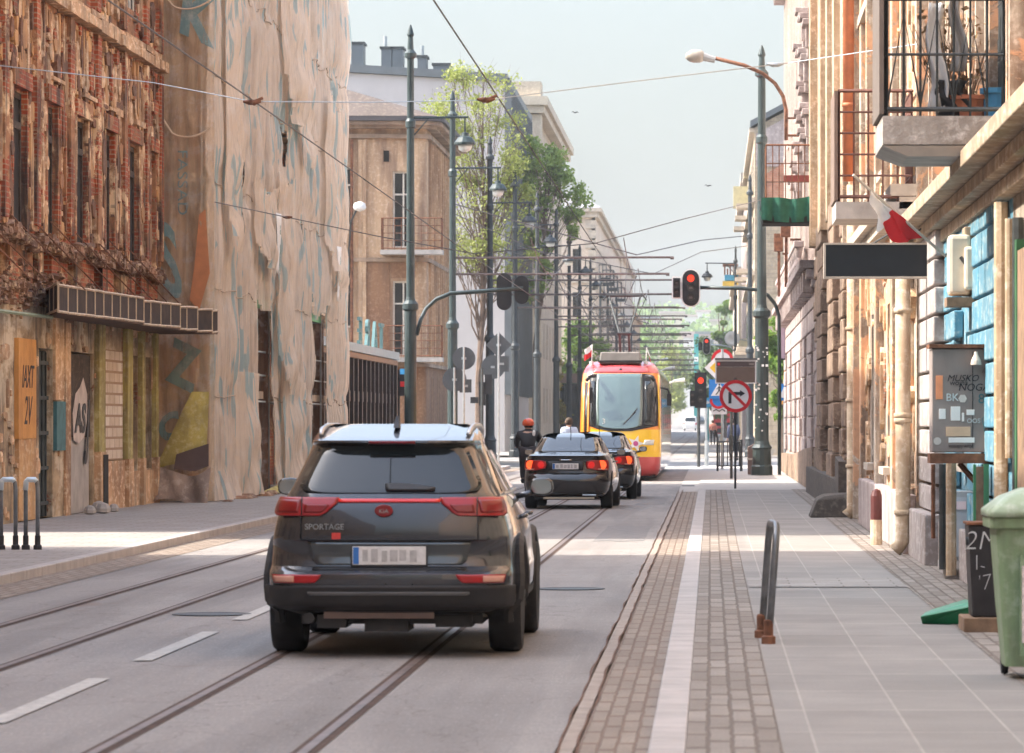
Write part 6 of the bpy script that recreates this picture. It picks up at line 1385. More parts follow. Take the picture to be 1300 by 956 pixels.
# extra thin posts, barrier, utility box
Yp = 153; o = MB(); o.tube([(PXx(897, Yp), Yp, PR), (PXx(897, Yp), Yp, .95)], .075, 8); o.tube([(PXx(897, Yp), Yp, .95), (PXx(896, Yp), Yp, 2.1)], .04, 8); tag(o.build('kerb_post', M['galv']), 'short thick grey post right of the kerbside red light', 'post')
br = thing('pedestrian_barrier', 'low iron pedestrian barrier behind the no-right-turn sign', 'barrier', (.5, 138, PR)); Y = 137
q = MB(); xa, xb = PXx(911, Y), PXx(941, Y); q.tube([(xa, Y, PR), (xa, Y, 1.1), (xa-.08, Y, 1.35)], .04, 6); q.tube([(xb, Y, PR), (xb, Y, 1.05)], .05, 6); q.build('post', M['pole_dark'], br)
q = MB(); q.tube([(xa, Y, .98), (xb, Y, .98)], .025, 6); q.tube([(xa, Y, .22), (xb, Y, .22)], .02, 6)
for k in range(6): x = xa+(xb-xa)*(k+.5)/6; q.tube([(x, Y, .22), (x, Y, .98)], .018, 5)
q.build('rail', M['pole_dark'], br)
ub = thing('street_cabinet', 'brown street cabinet with sloping top behind the thick right-hand pole', 'cabinet', (1.3, 128.2, PR)); q = MB(); q.prism([(1.08, PR), (1.65, PR), (1.65, .95), (1.3, .98), (1.08, .86)], 128.2, 128.9); q.build('body', plain('cabinet_brown', (.17, .11, .09), .6), ub, bevel=.01); q = MB(); q.box(1.06, 1.66, 128.17, 128.2, .48, .54); q.build('band', plain('pale_band', (.5, .42, .35), .6), ub)
sgn = thing('hanging_sign', 'narrow mauve hanging sign on the pink-grey house by the crossing', 'sign', (2.3, 132, 3.2)); q = MB(); Y = 134; q.box(PXx(988, Y), PXx(997, Y), Y, Y+.1, PZ(457, Y), PZ(412, Y)); q.build('frame', M['black'], sgn); q = MB(); q.box(PXx(989.5, Y), PXx(996.4, Y), Y-.01, Y-.001, PZ(455, Y), PZ(414, Y)); q.build('face', plain('mauve', (.35, .28, .36), .5), sgn)
of = thing('banner_flag', 'small orange pennant hanging by the pink-grey house', 'flag', (2.1, 145, 3)); q = MB(); q.prism([(2.35, 2.2), (2.6, 2.2), (2.55, 3.6), (2.45, 3.6)], 145, 145.02); q.build('cloth', plain('orange_cloth', (.75, .35, .06), .8), of); q = MB(); q.tube([(2.62, 145, PR), (2.62, 145, 3.8)], .03, 6); q.build('staff', M['iron'], of)
# ---- bike stands
M['steel_pale'] = plain('pale_steel', (.55, .62, .66), .35, .5, .1); M['steel_dark'] = plain('steel_tube', (.19, .2, .21), .38, .7, .3, 8)
def stand(lab, p0, p1, z, lean=(0, 0), m='steel_dark', r=.026, zg=PL):
    s = thing('bike_stand', lab, 'bike stand', (p0[0], p0[1], zg)); q = MB(); a, b = Vector((p0[0], p0[1], zg)), Vector((p1[0], p1[1], zg)); up = Vector((lean[0], lean[1], z)); d = (b-a)
    pts = [a, a+up*.86, a+up*.97+d*.05, a+up+d*.16, b+up-d*.16, b+up*.97-d*.05, b+up*.86, b]; q.tube(pts, r, 10); q.build('hoop', M[m], s, smooth=True)
    for c in (a, b): q = MB(); q.lathe([(r*1.9, 0), (r*1.9, .05), (r*1.3, .06), (r*1.3, .16), (r*1.02, .17)], 12, tuple(c)); q.build('foot', M['rust'] if m == 'steel_dark' and zg == PR else M['black'], s)
    return s
stand('steel bike stand leaning sideways on the near right pavement', (.40, 30.3), (.36, 31.15), .83, (.06, 0), zg=PR)
stand('pale-topped steel bike stand at the left frame edge, left of its twin', (-8.36, 51), (-8.19, 51.0), .82); stand('pale-topped steel bike stand nearer the plywood board, right of its twin', (-8.07, 51), (-7.93, 51.0), .82)
for (xa, xb) in ((-8.36, -8.19), (-8.07, -7.93)):
    o = [o for o in COL.objects if o.get('category') == 'bike stand' and abs(o.location.x-xa) < .01][0]; q = MB(); q.tube([(xa, 50.97, PL+.70), (xa+.01, 50.97, PL+.8), (xa+.03, 50.97, PL+.825), (xb-.03, 50.97, PL+.825), (xb-.01, 50.97, PL+.8)], .032, 8); q.build('pale_top', M['steel_pale'], o, smooth=True)  # second, paler tube laid over the top of each hoop
# ---- birds
for (px, py, lab) in ((730, 143, 'small dark bird gliding high in the sky left of the street lamp'), (899, 236, 'small dark bird flying lower beside the right-hand pole')):
    c = P(px, py, 150); q = MB(); q.tube([c+Vector((-.05, 0, 0)), c, c+Vector((.07, 0, .01))], [.008, .022, .008], 6)
    q.poly([c+Vector((-.01, 0, .01)), c+Vector((-.07, .02, .05)), c+Vector((-.14, .03, .01)), c+Vector((-.06, .01, .02))]); q.poly([c+Vector((.01, 0, .01)), c+Vector((.07, -.02, .04)), c+Vector((.14, -.03, -.01)), c+Vector((.06, -.01, .015))]); tag(q.build('bird', M['black'], solid=.004), lab, 'bird')

# ------------------------------------------------------------------ trees
def leafmat(name, c, c2, tl=.35):
    m, nt, b = nmat(name); g = nt.nodes.new('ShaderNodeNewGeometry'); rp_ = g.outputs['Random Per Island']
    col = mix(nt, rp_, c, c2); L(nt, col, b.inputs['Base Color']); b.inputs['Roughness'].default_value = .6
    t = nt.nodes.new('ShaderNodeBsdfTranslucent'); L(nt, mix(nt, .5, col, (.35, .45, .05), 'MIX'), t.inputs['Color']); ms = nt.nodes.new('ShaderNodeMixShader'); ms.inputs[0].default_value = tl; L(nt, b.outputs[0], ms.inputs[1]); L(nt, t.outputs[0], ms.inputs[2]); L(nt, ms.outputs[0], nt.nodes['Material Output'].inputs['Surface']); return m
M['leaf_spring'] = leafmat('spring_leaf', (.26, .29, .07), (.38, .40, .13)); M['leaf_green'] = leafmat('green_leaf', (.09, .19, .03), (.2, .32, .06)); M['leaf_fresh'] = leafmat('fresh_leaf', (.16, .25, .05), (.30, .40, .10)); M['leaf_dark'] = leafmat('dark_leaf', (.045, .11, .02), (.12, .22, .04)); M['leaf_rusty'] = leafmat('rusty_leaf', (.25, .14, .04), (.3, .24, .06)); M['bark'] = plain('bark', (.14, .095, .07), .9, 0, .3, 4, .4)
def tree(lab, x, y, ztop, crowns, n, ls, m, trunk_r=.2, limbs=14, density=1., seed=1, sub=3, fork=.35, name='tree'):
    """crowns: list of (x,y,z,rx,ry,rz) ellipsoids; clumps fill them, limbs reach every clump"""
    rg = np.random.default_rng(seed); zg = gz(y); t = thing(name, lab, 'tree', (x, y, zg)); root = np.array([x, y, zg])
    cl = []; vol = [c[3]*c[4]*c[5] for c in crowns]; tot = sum(vol)
    for c, v in zip(crowns, vol):
        for i in range(max(2, int(limbs*v/tot))):
            d = rg.normal(size=3); d /= np.linalg.norm(d); rr_ = rg.uniform(.35, 1)**.5
            cl.append((np.array(c[:3])+d*rr_*np.array(c[3:]), min(c[3:])*rg.uniform(.22, .42)))
    q = MB(); zc = min(c[2]-c[5]*.6 for c in crowns); zf = zg+max(.6, (zc-zg)*(1-fork)); ztop_ = max(c[2]+c[5]*.4 for c in crowns); zf = min(zf, ztop_-1); bx = sum(c[0] for c in crowns)/len(crowns); tpt = lambda s: Vector((x+(bx-x)*s+.12*math.sin(s*5), y+.1*math.sin(s*4), zf+(ztop_-zf)*s)); q.tube([(x, y, zg-.1), (x+.02, y, zg+(zf-zg)*.5), (x, y, zf)]+[tpt(s) for s in (.25, .5, .75, 1)], [trunk_r*1.3, trunk_r, trunk_r*.8, trunk_r*.62, trunk_r*.45, trunk_r*.3, trunk_r*.12], 8)
    for c, r in cl:
        p1 = Vector(c); s0_ = max(0, min(.85, (p1.z-zf)/(ztop_-zf+.01)*.85-rg.uniform(.12, .3))); p0 = tpt(s0_); mid = p0.lerp(p1, .5)+Vector((rg.normal()*.2, rg.normal()*.2, rg.normal()*.1-.12)); k = trunk_r*.3*(1-.5*s0_)
        q.tube([p0, p0.lerp(mid, .5)+Vector((rg.normal()*.1, 0, 0)), mid, p1], [k, k*.75, k*.5, k*.16], 5)
        for s in range(sub):
            d = Vector(rg.normal(size=3)).normalized()*r*1.8; q.tube([mid.lerp(p1, rg.uniform(.2, .9)), p1+d*.5, p1+d], [k*.25, k*.16, k*.08], 4)
    q.build('trunk', M['bark'], t)
    k = len(cl); idx = rg.integers(0, k, n); cen = np.array([c[0] for c in cl])[idx]; rad = np.array([c[1] for c in cl])[idx]
    d = rg.normal(size=(n, 3)); d /= np.linalg.norm(d, axis=1)[:, None]; pos = cen+d*(rad*rg.uniform(.2, 1.5, n)**.8)[:, None]*np.array([1.15, 1.15, .85])
    a = rg.normal(size=(n, 3)); a /= np.linalg.norm(a, axis=1)[:, None]; b = np.cross(a, rg.normal(size=(n, 3))); b /= np.linalg.norm(b, axis=1)[:, None]; s = ls*rg.uniform(.6, 1.3, n)[:, None]
    V = np.stack([pos-a*s, pos+b*s*.6, pos+a*s, pos-b*s*.6], 1).reshape(-1, 3)-root; Fq = np.arange(n*4).reshape(n, 4)
    npmesh('crown', V, Fq, M[m], t); return t
tree('sparse spring tree with bare limbs and yellow-green buds before the pale apartment block', -10.1, 188, 17.5, [(-11.3, 188, 14.0, 1.5, 1.5, 2.2), (-9.3, 188, 13.6, 1.4, 1.5, 2.6), (-10.3, 188, 15.8, 1.6, 1.4, 1.4), (-10.2, 188, 10.6, 2.2, 1.5, 2.6), (-9.0, 188, 9.0, 1.4, 1.2, 1.9), (-8.6, 188, 11.8, 1.0, 1.1, 1.6)], 12000, .075, 'leaf_spring', .17, 80, seed=3, sub=7, fork=.55)
tree('leafy green tree leaning over the street beyond the stone building pillar', -9.6, 236, 17, [(-9.3, 236, 15.2, 1.4, 1.5, 1.9), (-8.1, 236, 13.9, 1.2, 1.3, 1.5), (-7.3, 236, 12.6, .9, 1.0, .9), (-9.5, 236, 12.4, 1.0, 1, 1.6), (-9.7, 236, 9.8, .9, 1, 1.6)], 6500, .12, 'leaf_fresh', .16, 60, seed=4, sub=4)
tree('tall tree showing above the dark roof of the apartment block', -16, 262, 22, [(-16.8, 262, 21.6, 1.2, 1.3, 1.6), (-15.6, 262, 21.4, 1.3, 1.2, 1.1), (-14.6, 262, 20.8, .9, 1, .9)], 2600, .13, 'leaf_green', .25, 26, seed=5)
tree('dense dark green tree at the left kerb behind the tram', -9.2, 300, 9.4, [(-9.0, 300, 6.2, 1.7, 1.5, 2.4), (-8.3, 300, 4.0, 1.6, 1.5, 2.2), (-9.6, 300, 3.5, 1.5, 1.5, 2.2)], 14000, .12, 'leaf_dark', .2, 70, seed=6)
tree('rusty-leaved shrub tree left of the dense dark green tree', -10.6, 286, 6, [(-10.6, 286, 4.4, .8, 1, 1.8), (-10.3, 286, 2.4, .8, 1, 1.4)], 3800, .1, 'leaf_rusty', .12, 30, seed=7)
tree('broad dark green tree overhanging the far right pavement', 1.4, 452, 15, [(1.6, 452, 12.0, 1.1, 1.6, 2.6), (.5, 452, 8.6, 1.7, 1.6, 2.6), (-.2, 452, 5.4, 1.7, 1.6, 2.0), (1.4, 452, 4.5, 1.4, 1.6, 2.6)], 12000, .17, 'leaf_dark', .25, 70, seed=8)
tree('bright leafed tree in the side street right of the thick pole', 2.9, 176, 6, [(2.7, 176, 4.9, .7, .8, 1.0), (2.9, 176, 3.0, .7, .8, 1.3)], 4200, .1, 'leaf_green', .12, 30, seed=9)
for i, (x, y, h, w, m, lab) in enumerate(((-12.5, 640, 11, 3.2, 'leaf_spring', 'pale yellow-green willow far down the left side of the road'), (-6.8, 700, 12.5, 3.2, 'leaf_spring', 'pale green tree far off right of the willow'), (-17, 660, 14, 4, 'leaf_green', 'green tree far off left of the willow'), (-9.5, 860, 20, 5, 'leaf_green', 'large green tree on the far slope above the road'), (4.5, 760, 15, 4, 'leaf_dark', 'dark tree far off at the right of the road end'), (10, 900, 20, 6, 'leaf_green', 'green tree on the far slope at the right'))):
    tree(lab, x, y, h, [(x, y, gz(y)+h*.62, w, w, h*.36), (x+w*.4, y, gz(y)+h*.38, w*.8, w, h*.26)], 3800, .26 if y < 750 else .38, m, .3, 30, seed=20+i)
# woods and houses on the far slope
rg = np.random.default_rng(5); n = 52000
cx = rg.uniform(-150, 150, 420); cy = rg.uniform(1080, 1600, 420); idx = rg.integers(0, 420, n); d = rg.normal(size=(n, 3)); d /= np.linalg.norm(d, axis=1)[:, None]
gzv = np.interp(cy, [a[0] for a in _gy], [a[1] for a in _gy]); hh = rg.uniform(3, 6.5, 420)
pos = np.stack([cx[idx], cy[idx], gzv[idx]+hh[idx]*.8], 1)+d*hh[idx][:, None]*rg.uniform(.5, 1.05, n)[:, None]
a = rg.normal(size=(n, 3)); a /= np.linalg.norm(a, axis=1)[:, None]; b = np.cross(a, rg.normal(size=(n, 3))); b /= np.linalg.norm(b, axis=1)[:, None]
V = np.stack([pos-a*.9, pos+b*.7, pos+a*.9, pos-b*.7], 1).reshape(-1, 3); o = npmesh('distant_woodland', V, np.arange(n*4).reshape(n, 4), M['leaf_green']); tag(o, 'hazy woodland covering the far hillside', 'woodland', kind='stuff')
far_m = [plain('far_cream', (.62, .54, .4), .8, 0, .06, .1), plain('far_white', (.66, .64, .6), .8, 0, .06, .1), plain('far_pink', (.5, .38, .34), .8, 0, .06, .1), plain('far_yellow', (.6, .55, .32), .8, 0, .06, .1)]
fh = [(838, 868, 398, 1350, 0, 'long cream block on the skyline above the tram wires'), (868, 884, 402, 1380, 1, 'white block on the skyline right of the long cream one'), (884, 901, 396, 1420, 1, 'taller white block on the skyline at the right'), (902, 918, 408, 1360, 0, 'low cream block at the right end of the skyline'), (800, 836, 404, 1320, 2, 'pinkish block on the hillside at the left'), (772, 800, 410, 1300, 1, 'white block at the left end of the hillside'), (845, 880, 424, 1180, 3, 'yellow block lower on the hillside'), (806, 842, 436, 1150, 0, 'cream block lower on the hillside at the left'), (868, 881, 428, 1000, 1, 'slim pale tower beside the teal strip'), (884, 930, 424, 1200, 2, 'pink-roofed block behind the far traffic light'), (640, 720, 400, 1300, 0, 'wide cream block on the hillside hidden by the left row'), (960, 1040, 404, 1300, 1, 'wide white block on the hillside hidden by the right row')]
for (a, b, t, Y, mi, lab) in fh:
    xa, xb = PXx(a, Y), PXx(b, Y); zt = PZ(t, Y); w_ = WF((0, Y, 0), (1, 0, 0), (0, 1, 0)); h = thing('hillside_block', lab, 'building', ((xa+xb)/2, Y, gz(Y)))
    q = MB(); q.box(xa, xb, Y, Y+14, gz(Y)-6, zt); q.build('wall', far_m[mi], h)
    q = MB(); zz = zt-1.6
    while zz > max(gz(Y)+1, zt-26):
        x = xa+1
        while x < xb-1.4: q.box(x, x+1.1, Y-.06, Y+.02, zz-1.3, zz); x += 2.7
        zz -= 3
    q.f and tag(q.build('window_row', M['glass'], h), kind='stuff'); q = MB(); q.box(xa-.4, xb+.4, Y-.4, Y+14.4, zt+.01, zt+.7); q.build('roof', far_m[2] if mi != 2 else M['darkmetal'], h)
ts = thing('teal_tower', 'narrow teal strip tower far behind the traffic lights', 'tower', (PXx(884, 700), 700, gz(700))); q = MB(); q.box(PXx(881, 700), PXx(887, 700), 700, 701, gz(700), PZ(424, 700)); q.build('panel', plain('teal_panel', (.03, .36, .34), .5), ts)
q = MB(); q.box(PXx(881.5, 700), PXx(886.5, 700), 699.9, 699.99, PZ(459, 700), PZ(453, 700)); q.build('white_plate', M['white'], ts)
# far street lamps
for i, (px, py, Y) in enumerate(((846, 484, 330), (838, 468, 400), (832, 457, 480))):
    x = PXx(px, Y)-.2; zt = PZ(py, Y); s = thing('street_lamp', ('nearest', 'middle', 'farthest')[i]+' of three slim white street lamps curving over the far road', 'street lamp', (x, Y, gz(Y)), group='slim white lamps down the far road')
    q = MB(); q.tube([(x, Y, gz(Y)), (x, Y, zt-.8), (x+.2, Y, zt-.2), (x+.8, Y, zt)], .08, 6); q.build('post', M['white'], s); q = MB(); q.tube([(x+.7, Y, zt), (x+1.6, Y, zt+.12)], [.1, .16], 8); q.build('head', M['white'], s)
# ================================================================== VEHICLES
def sharpen(o, ang=35):
    import bmesh
    bm = bmesh.new(); bm.from_mesh(o.data); bmesh.ops.remove_doubles(bm, verts=bm.verts, dist=1e-4); bmesh.ops.recalc_face_normals(bm, faces=bm.faces)
    for f in bm.faces: f.smooth = True
    for e in bm.edges:
        if len(e.link_faces) == 2 and e.calc_face_angle(0) > R(ang): e.smooth = False
    bm.to_mesh(o.data); bm.free(); return o
class Hull:
    """vehicle body as a stack of plan contours; prof rows are (z, half width, y rear, y front)"""
    def __init__(s, prof, rr=.3, k1=.05, rf=.5, k2=.25, taper=.04, sm=.02):
        s.p = np.array(prof, float); s.rr, s.k1, s.rf, s.k2, s.tp, s.sm = rr, k1, rf, k2, taper, sm
    def g(s, z, i):
        f = lambda t: float(np.interp(t, s.p[:, 0], s.p[:, i])); return (f(z-s.sm)+f(z)*2+f(z+s.sm))/4
    def w(s, z): return s.g(z, 1)
    def rear(s, x, z):
        w = s.w(z); q = min(1, abs(x)/w); s0 = 1-s.rr/w; y = s.g(z, 2)+s.k1*q*q
        if q > s0: y += s.rr*(1-math.sqrt(max(0, 1-((q-s0)/(1-s0))**2)))
        return y
    def front(s, x, z):
        w = s.w(z); q = min(1, abs(x)/w); s0 = max(0, 1-s.rf/w); y = s.g(z, 3)-s.k2*q*q
        if q > s0: y -= s.rf*(1-math.sqrt(max(0, 1-((q-s0)/(1-s0))**2)))
        return y
    def side(s, y, z):
        a, b = s.rear(99, z), s.front(99, z); t = (y-(a+b)/2)/((b-a)/2+1e-6); return s.w(z)*(1-s.tp*min(1, abs(t))**3)
    def mesh(s, zs, nr=13, ns=14):
        rings = []
        for z in zs:
            w = s.w(z); pts = []; tt = [math.sin(math.pi/2*k/nr) for k in range(-nr, nr+1)]
            e = s.side(s.rear(99, z), z)/w
            for t in tt: pts.append((t*w*e, s.rear(t*w, z), z))
            ya, yb = s.rear(99, z), s.front(99, z)
            for k in range(1, ns): y = ya+(yb-ya)*k/ns; pts.append((s.side(y, z), y, z))
            for t in reversed(tt): pts.append((t*w*e, s.front(t*w, z), z))
            for k in range(1, ns): y = yb+(ya-yb)*k/ns; pts.append((-s.side(y, z), y, z))
            rings.append(pts)
        return rings
    def rpatch(s, rows, off=.004, nx=18, nz=3, th=.012):
        """patch lying on the rear (camera) face; rows (z, xl, xr)"""
        q = MB(); rr_ = []
        for (a, b) in zip(rows, rows[1:]):
            for k in range(nz): t = k/nz; rr_.append(tuple(a[i]+(b[i]-a[i])*t for i in range(3)))
        rr_.append(rows[-1])
        def f(u, v):
            r = rr_[int(round(v*(len(rr_)-1)))]; x = r[1]+(r[2]-r[1])*u; return (x, s.rear(x, r[0])-off, r[0])
        q.grid(f, nx, len(rr_)-1); return q
    def spatch(s, rows, sg=1, off=.004, nx=10, nz=2):
        q = MB(); rr_ = []
        for (a, b) in zip(rows, rows[1:]):
            for k in range(nz): t = k/nz; rr_.append(tuple(a[i]+(b[i]-a[i])*t for i in range(3)))
        rr_.append(rows[-1])
        def f(u, v):
            r = rr_[int(round(v*(len(rr_)-1)))]; y = r[1]+(r[2]-r[1])*u; return (sg*(s.side(y, r[0])+off), y, r[0])
        q.grid(f, nx, len(rr_)-1); return q
    def fpatch(s, rows, off=.004, nx=14):
        q = MB(); f = lambda u, v: (lambda r: (r[1]+(r[2]-r[1])*u, s.front(r[1]+(r[2]-r[1])*u, r[0])+off, r[0]))(rows[int(round(v*(len(rows)-1)))])
        q.grid(f, nx, len(rows)-1); return q
M['suvpaint'] = paint('grey_car_paint', (.05, .053, .062), .5, .22, .3); M['blackpaint'] = paint('black_car_paint', (.008, .008, .01), .1, .2, .25); M['darkpaint'] = paint('dark_graphite_paint', (.02, .022, .026), .3, .25, .25)
M['tint'] = glassmat('tinted_glass', (.010, .013, .014), .03, .9); M['clad'] = plain('dark_cladding', (.028, .026, .026), .6, 0, .2, 5)
M['tail'] = plain('tail_light', (.34, .002, .004), .3, 0, .15, 9, coat=.5); M['tail_bar'] = plain('tail_bar', (.62, .02, .02), .15, 0, .08, 4, coat=1, emit=(1, .05, .03), estr=.05)
M['tail_dark'] = plain('tail_light_dark', (.2, .002, .004), .3, 0, .15, 9, coat=.4); M['reflector_pale'] = plain('pale_reflector', (.6, .3, .22), .3); M['chrome'] = plain('chrome', (.6, .6, .6), .15, 1, .05)
M['brake_lit'] = plain('lit_brake_lamp', (.6, .02, .01), .3, emit=(1, .10, .02), estr=.5); M['brake_red'] = plain('lit_red_lamp', (.5, .01, .01), .3, emit=(1, .02, .01), estr=.12)
M['plate'] = plain('number_plate', (.66, .65, .63), .5, 0, .1, 25); M['plate_grey'] = plain('plate_smudge', (.35, .34, .34), .6); M['eu'] = plain('plate_blue', (.03, .15, .45), .5)
def wheel(name, root, x, y, r, w, sg=1):
    q = MB(); q.lathe([(r*.62, -w/2), (r*.93, -w/2), (r, -w/2+.03), (r*1.0, w/2-.03), (r*.93, w/2), (r*.62, w/2)], 32, (x, y, r), 'x'); o = q.build('wheel', M['rubber'], root, smooth=False); sharpen(o, 50)
    q = MB(); q.lathe([(.02, w*.3*sg), (r*.2, w*.32*sg), (r*.22, w*.2*sg), (r*.58, w*.26*sg), (r*.63, w*.42*sg), (r*.63, -w*.3*sg)], 24, (x, y, r), 'x'); q.build('rim', M['galv'], o)
    q = MB()
    for k in range(5):
        a = 2*math.pi*k/5; q.tube([(x+w*.3*sg, y+r*.12*math.cos(a), r+r*.12*math.sin(a)), (x+w*.33*sg, y+r*.58*math.cos(a), r+r*.58*math.sin(a))], .03, 5)
    q.build('spoke', M['galv'], o)
    g_ = MB()   # tread grooves
    for dx in (-.3, 0, .3): g_.lathe([(r+.001, w*dx-.006), (r+.0015, w*dx+.006)], 32, (x, y, r), 'x')
    return o
def mirror(root, H_, m, sg, y, z, sx=.17, sz=.125, out=.0):
    x0 = sg*(H_.side(y, z-.05)-.02); xc = sg*(H_.w(.8)+.075+out)
    q = MB(); q.rings([[(xc+sx/2*math.copysign(abs(math.cos(t))**.7, math.cos(t))*k, y+d, z+sz/2*math.copysign(abs(math.sin(t))**.7, math.sin(t))*k) for t in [2*math.pi*i/18 for i in range(18)]] for k, d in ((1, -.04), (1.04, 0), (1.0, .05), (.75, .1), (.3, .12))]); q.tube([(x0, y+.03, z-.08), (xc, y+.03, z-.03)], .025, 6); o = q.build('wing_mirror', m, root, smooth=True)
    q = MB(); q.rings([[(xc+sx/2*.88*math.copysign(abs(math.cos(t))**.7, math.cos(t)), y-d, z+sz/2*.86*math.copysign(abs(math.sin(t))**.7, math.sin(t))) for t in [2*math.pi*i/18 for i in range(18)]] for d in (.041, .046)]); q.build('mirror_glass', M['mirrorglass'], o)
M['mirrorglass'] = plain('mirror_glass', (.55, .58, .6), .06, 1, .02)
def numplate(root, H_, xc, z0, z1, w, off=.03, seed=1):
    y = H_.rear(xc, (z0+z1)/2)-off; q = MB(); q.box(xc-w/2, xc+w/2, y-.008, y, z0, z1); p = q.build('number_plate', M['plate'], root, bevel=.004)
    q = MB(); q.box(xc-w/2+.006, xc-w/2+.045, y-.0105, y-.0085, z0+.006, z1-.006); q.build('blue_strip', M['eu'], p)
    rg_ = random.Random(seed); q = MB(); x = xc-w/2+.07
    while x < xc+w/2-.05:
        ww = rg_.uniform(.03, .055); q.box(x, x+ww, y-.0105, y-.0085, z0+.018+rg_.uniform(0, .012), z1-.018-rg_.uniform(0, .012)); x += ww+rg_.uniform(.01, .03)
    q.build('blurred_character', plain('smudge%d' % seed, (.42, .41, .40), .6, 0, .2, 20), p)
    q = MB(); q.box(xc-w/2-.012, xc+w/2+.012, y+.0005, y+.02, z0-.012, z1+.012); q.build('plate_frame', M['black'], p)

# ---- SUV
def make_suv():
    t = thing('car', 'dark grey sport utility car driving away along the tram rails, nearest vehicle', 'car', (0, 0, 0))
    h = Hull([(.26, .70, .34, 4.1), (.31, .80, .16, 4.25), (.36, .862, .05, 4.35), (.48, .872, .0, 4.42), (.57, .874, .0, 4.45), (.595, .872, .035, 4.45), (.62, .868, .09, 4.45), (.70, .862, .105, 4.42), (.785, .856, .09, 4.38), (.80, .855, .075, 4.35), (.86, .846, .075, 4.2), (.95, .825, .085, 3.95), (1.04, .79, .10, 3.45), (1.10, .757, .125, 3.12), (1.13, .735, .14, 3.0), (1.2, .70, .20, 2.85), (1.3, .655, .29, 2.6), (1.4, .61, .38, 2.35), (1.445, .592, .40, 2.25), (1.452, .592, .335, 2.2), (1.475, .588, .325, 2.25), (1.49, .585, .41, 2.2), (1.51, .578, .54, 2.15), (1.53, .565, .68, 2.1), (1.55, .545, .82, 2.05), (1.566, .52, .94, 2.0), (1.588, .47, 1.10, 1.9)], rr=.22, k1=.06, taper=.05, sm=.006)
    zs = [.26, .29, .31, .34, .37, .42, .48, .54, .57, .583, .595, .608, .622, .66, .70, .75, .785, .80, .83, .88, .92, .96, 1.0, 1.04, 1.08, 1.105, 1.13, 1.17, 1.22, 1.27, 1.32, 1.37, 1.41, 1.44, 1.448, 1.452, 1.46, 1.475, 1.49, 1.505, 1.52, 1.535, 1.55, 1.562, 1.572, 1.58, 1.588]
    q = MB(); q.rings(h.mesh(zs, 16, 18)); sharpen(q.build('body', M['suvpaint'], t), 28)
    def P_(nm, rows, m, off=.004, nx=18, parent=t, nz=3): o = h.rpatch(rows, off, nx, nz).build(nm, m, parent, smooth=True); md = o.modifiers.new('s', 'SOLIDIFY'); md.thickness = off+.004; md.offset = 0; return o
    # rear window, rounded trapezoid
    win = P_('rear_window', [(1.118, -.34, .36), (1.122, -.50, .52), (1.135, -.585, .595), (1.16, -.617, .62), (1.2, -.612, .612), (1.3, -.567, .567), (1.4, -.52, .52), (1.43, -.50, .50), (1.44, -.48, .48)], M['tint'], .004)
    P_('wiper', [(1.135, -.02, .30), (1.15, -.03, .31), (1.165, -.03, .22), (1.178, -.03, .10)], M['black'], .022, 8, win)
    P_('brake_strip', [(1.455, -.16, .16), (1.468, -.16, .16)], M['tail_dark'], .006, 6)
    # lamps and the bar between them
    for sg in (-1, 1):
        a = lambda x0, x1: (min(sg*x0, sg*x1), max(sg*x0, sg*x1))
        l = P_('tail_light', [(.965, *a(.47, .775)), (.985, *a(.43, .79)), (1.02, *a(.39, .785)), (1.05, *a(.355, .775)), (1.088, *a(.34, .758))], M['tail'], .010, 16)
        P_('inner_lens', [(.985, *a(.62, .765)), (1.03, *a(.61, .77)), (1.07, *a(.60, .76))], M['tail_dark'], .0155, 8, l); P_('inner_lens', [(.985, *a(.46, .58)), (1.02, *a(.42, .575)), (1.04, *a(.41, .57))], M['tail_dark'], .0155, 8, l)
        P_('seam', [(.97, *a(.592, .598)), (1.085, *a(.592, .598))], M['black'], .0175, 2, l)
        q_ = P_('reflector', [(.512, *a(.50, .775)), (.54, *a(.47, .785)), (.568, *a(.455, .79))], M['tail'], .010, 12); P_('pale_lens', [(.518, *a(.64, .77)), (.56, *a(.64, .782))], M['reflector_pale'], .015, 6, q_)
    P_('light_bar', [(1.058, -.345, .345), (1.078, -.345, .345)], M['tail_bar'], .012, 20)
    # tailgate crease, recess and bumper
    rc = P_('tailgate_recess', [(.632, -.49, .49), (.66, -.525, .525), (.72, -.545, .545), (.785, -.555, .555)], plain('recess_paint', (.075, .085, .09), .25, .5, .1, 2, coat=1), .003, 18)
    P_('tailgate_seam', [(.80, -.60, .60), (.806, -.60, .60)], M['black'], .0035, 18); P_('tailgate_seam', [(.60, -.52, .52), (.606, -.52, .52)], M['black'], .0035, 18)
    for sg in (-1, 1): P_('tailgate_seam', [(.81, *sorted((sg*.60, sg*.605))), (.96, *sorted((sg*.60, sg*.605)))], M['black'], .0035, 2)
    P_('bumper_cladding', [(.33, -.80, .80), (.36, -.84, .84), (.45, -.852, .852), (.495, -.852, .852)], M['clad'], .006, 26); P_('bumper_line', [(.43, -.53, .53), (.44, -.55, .55), (.452, -.55, .55)], M['galv_dark'], .012, 18)
    numplate(t, h, .0, .632, .758, .50, .02, 3)
    P_('bumper_pad', [(.298, -.62, .62), (.33, -.72, .72)], M['black'], .005, 20)
    bd = MB(); bd.rings([[(-.035+.062*math.cos(a)*k, h.rear(-.035, 1.0)-.02-d, 1.0+.042*math.sin(a)*k) for a in [2*math.pi*i/24 for i in range(24)]] for k, d in ((1, 0), (1, .008), (.9, .011))]); b = bd.build('badge', M['tail_dark'], t); q = MB(); q.text('KIA', .042, (-.035, h.rear(-.035, 1.0)-.034, .983), ext=.003); q.build('badge_letter', M['chrome'], b)
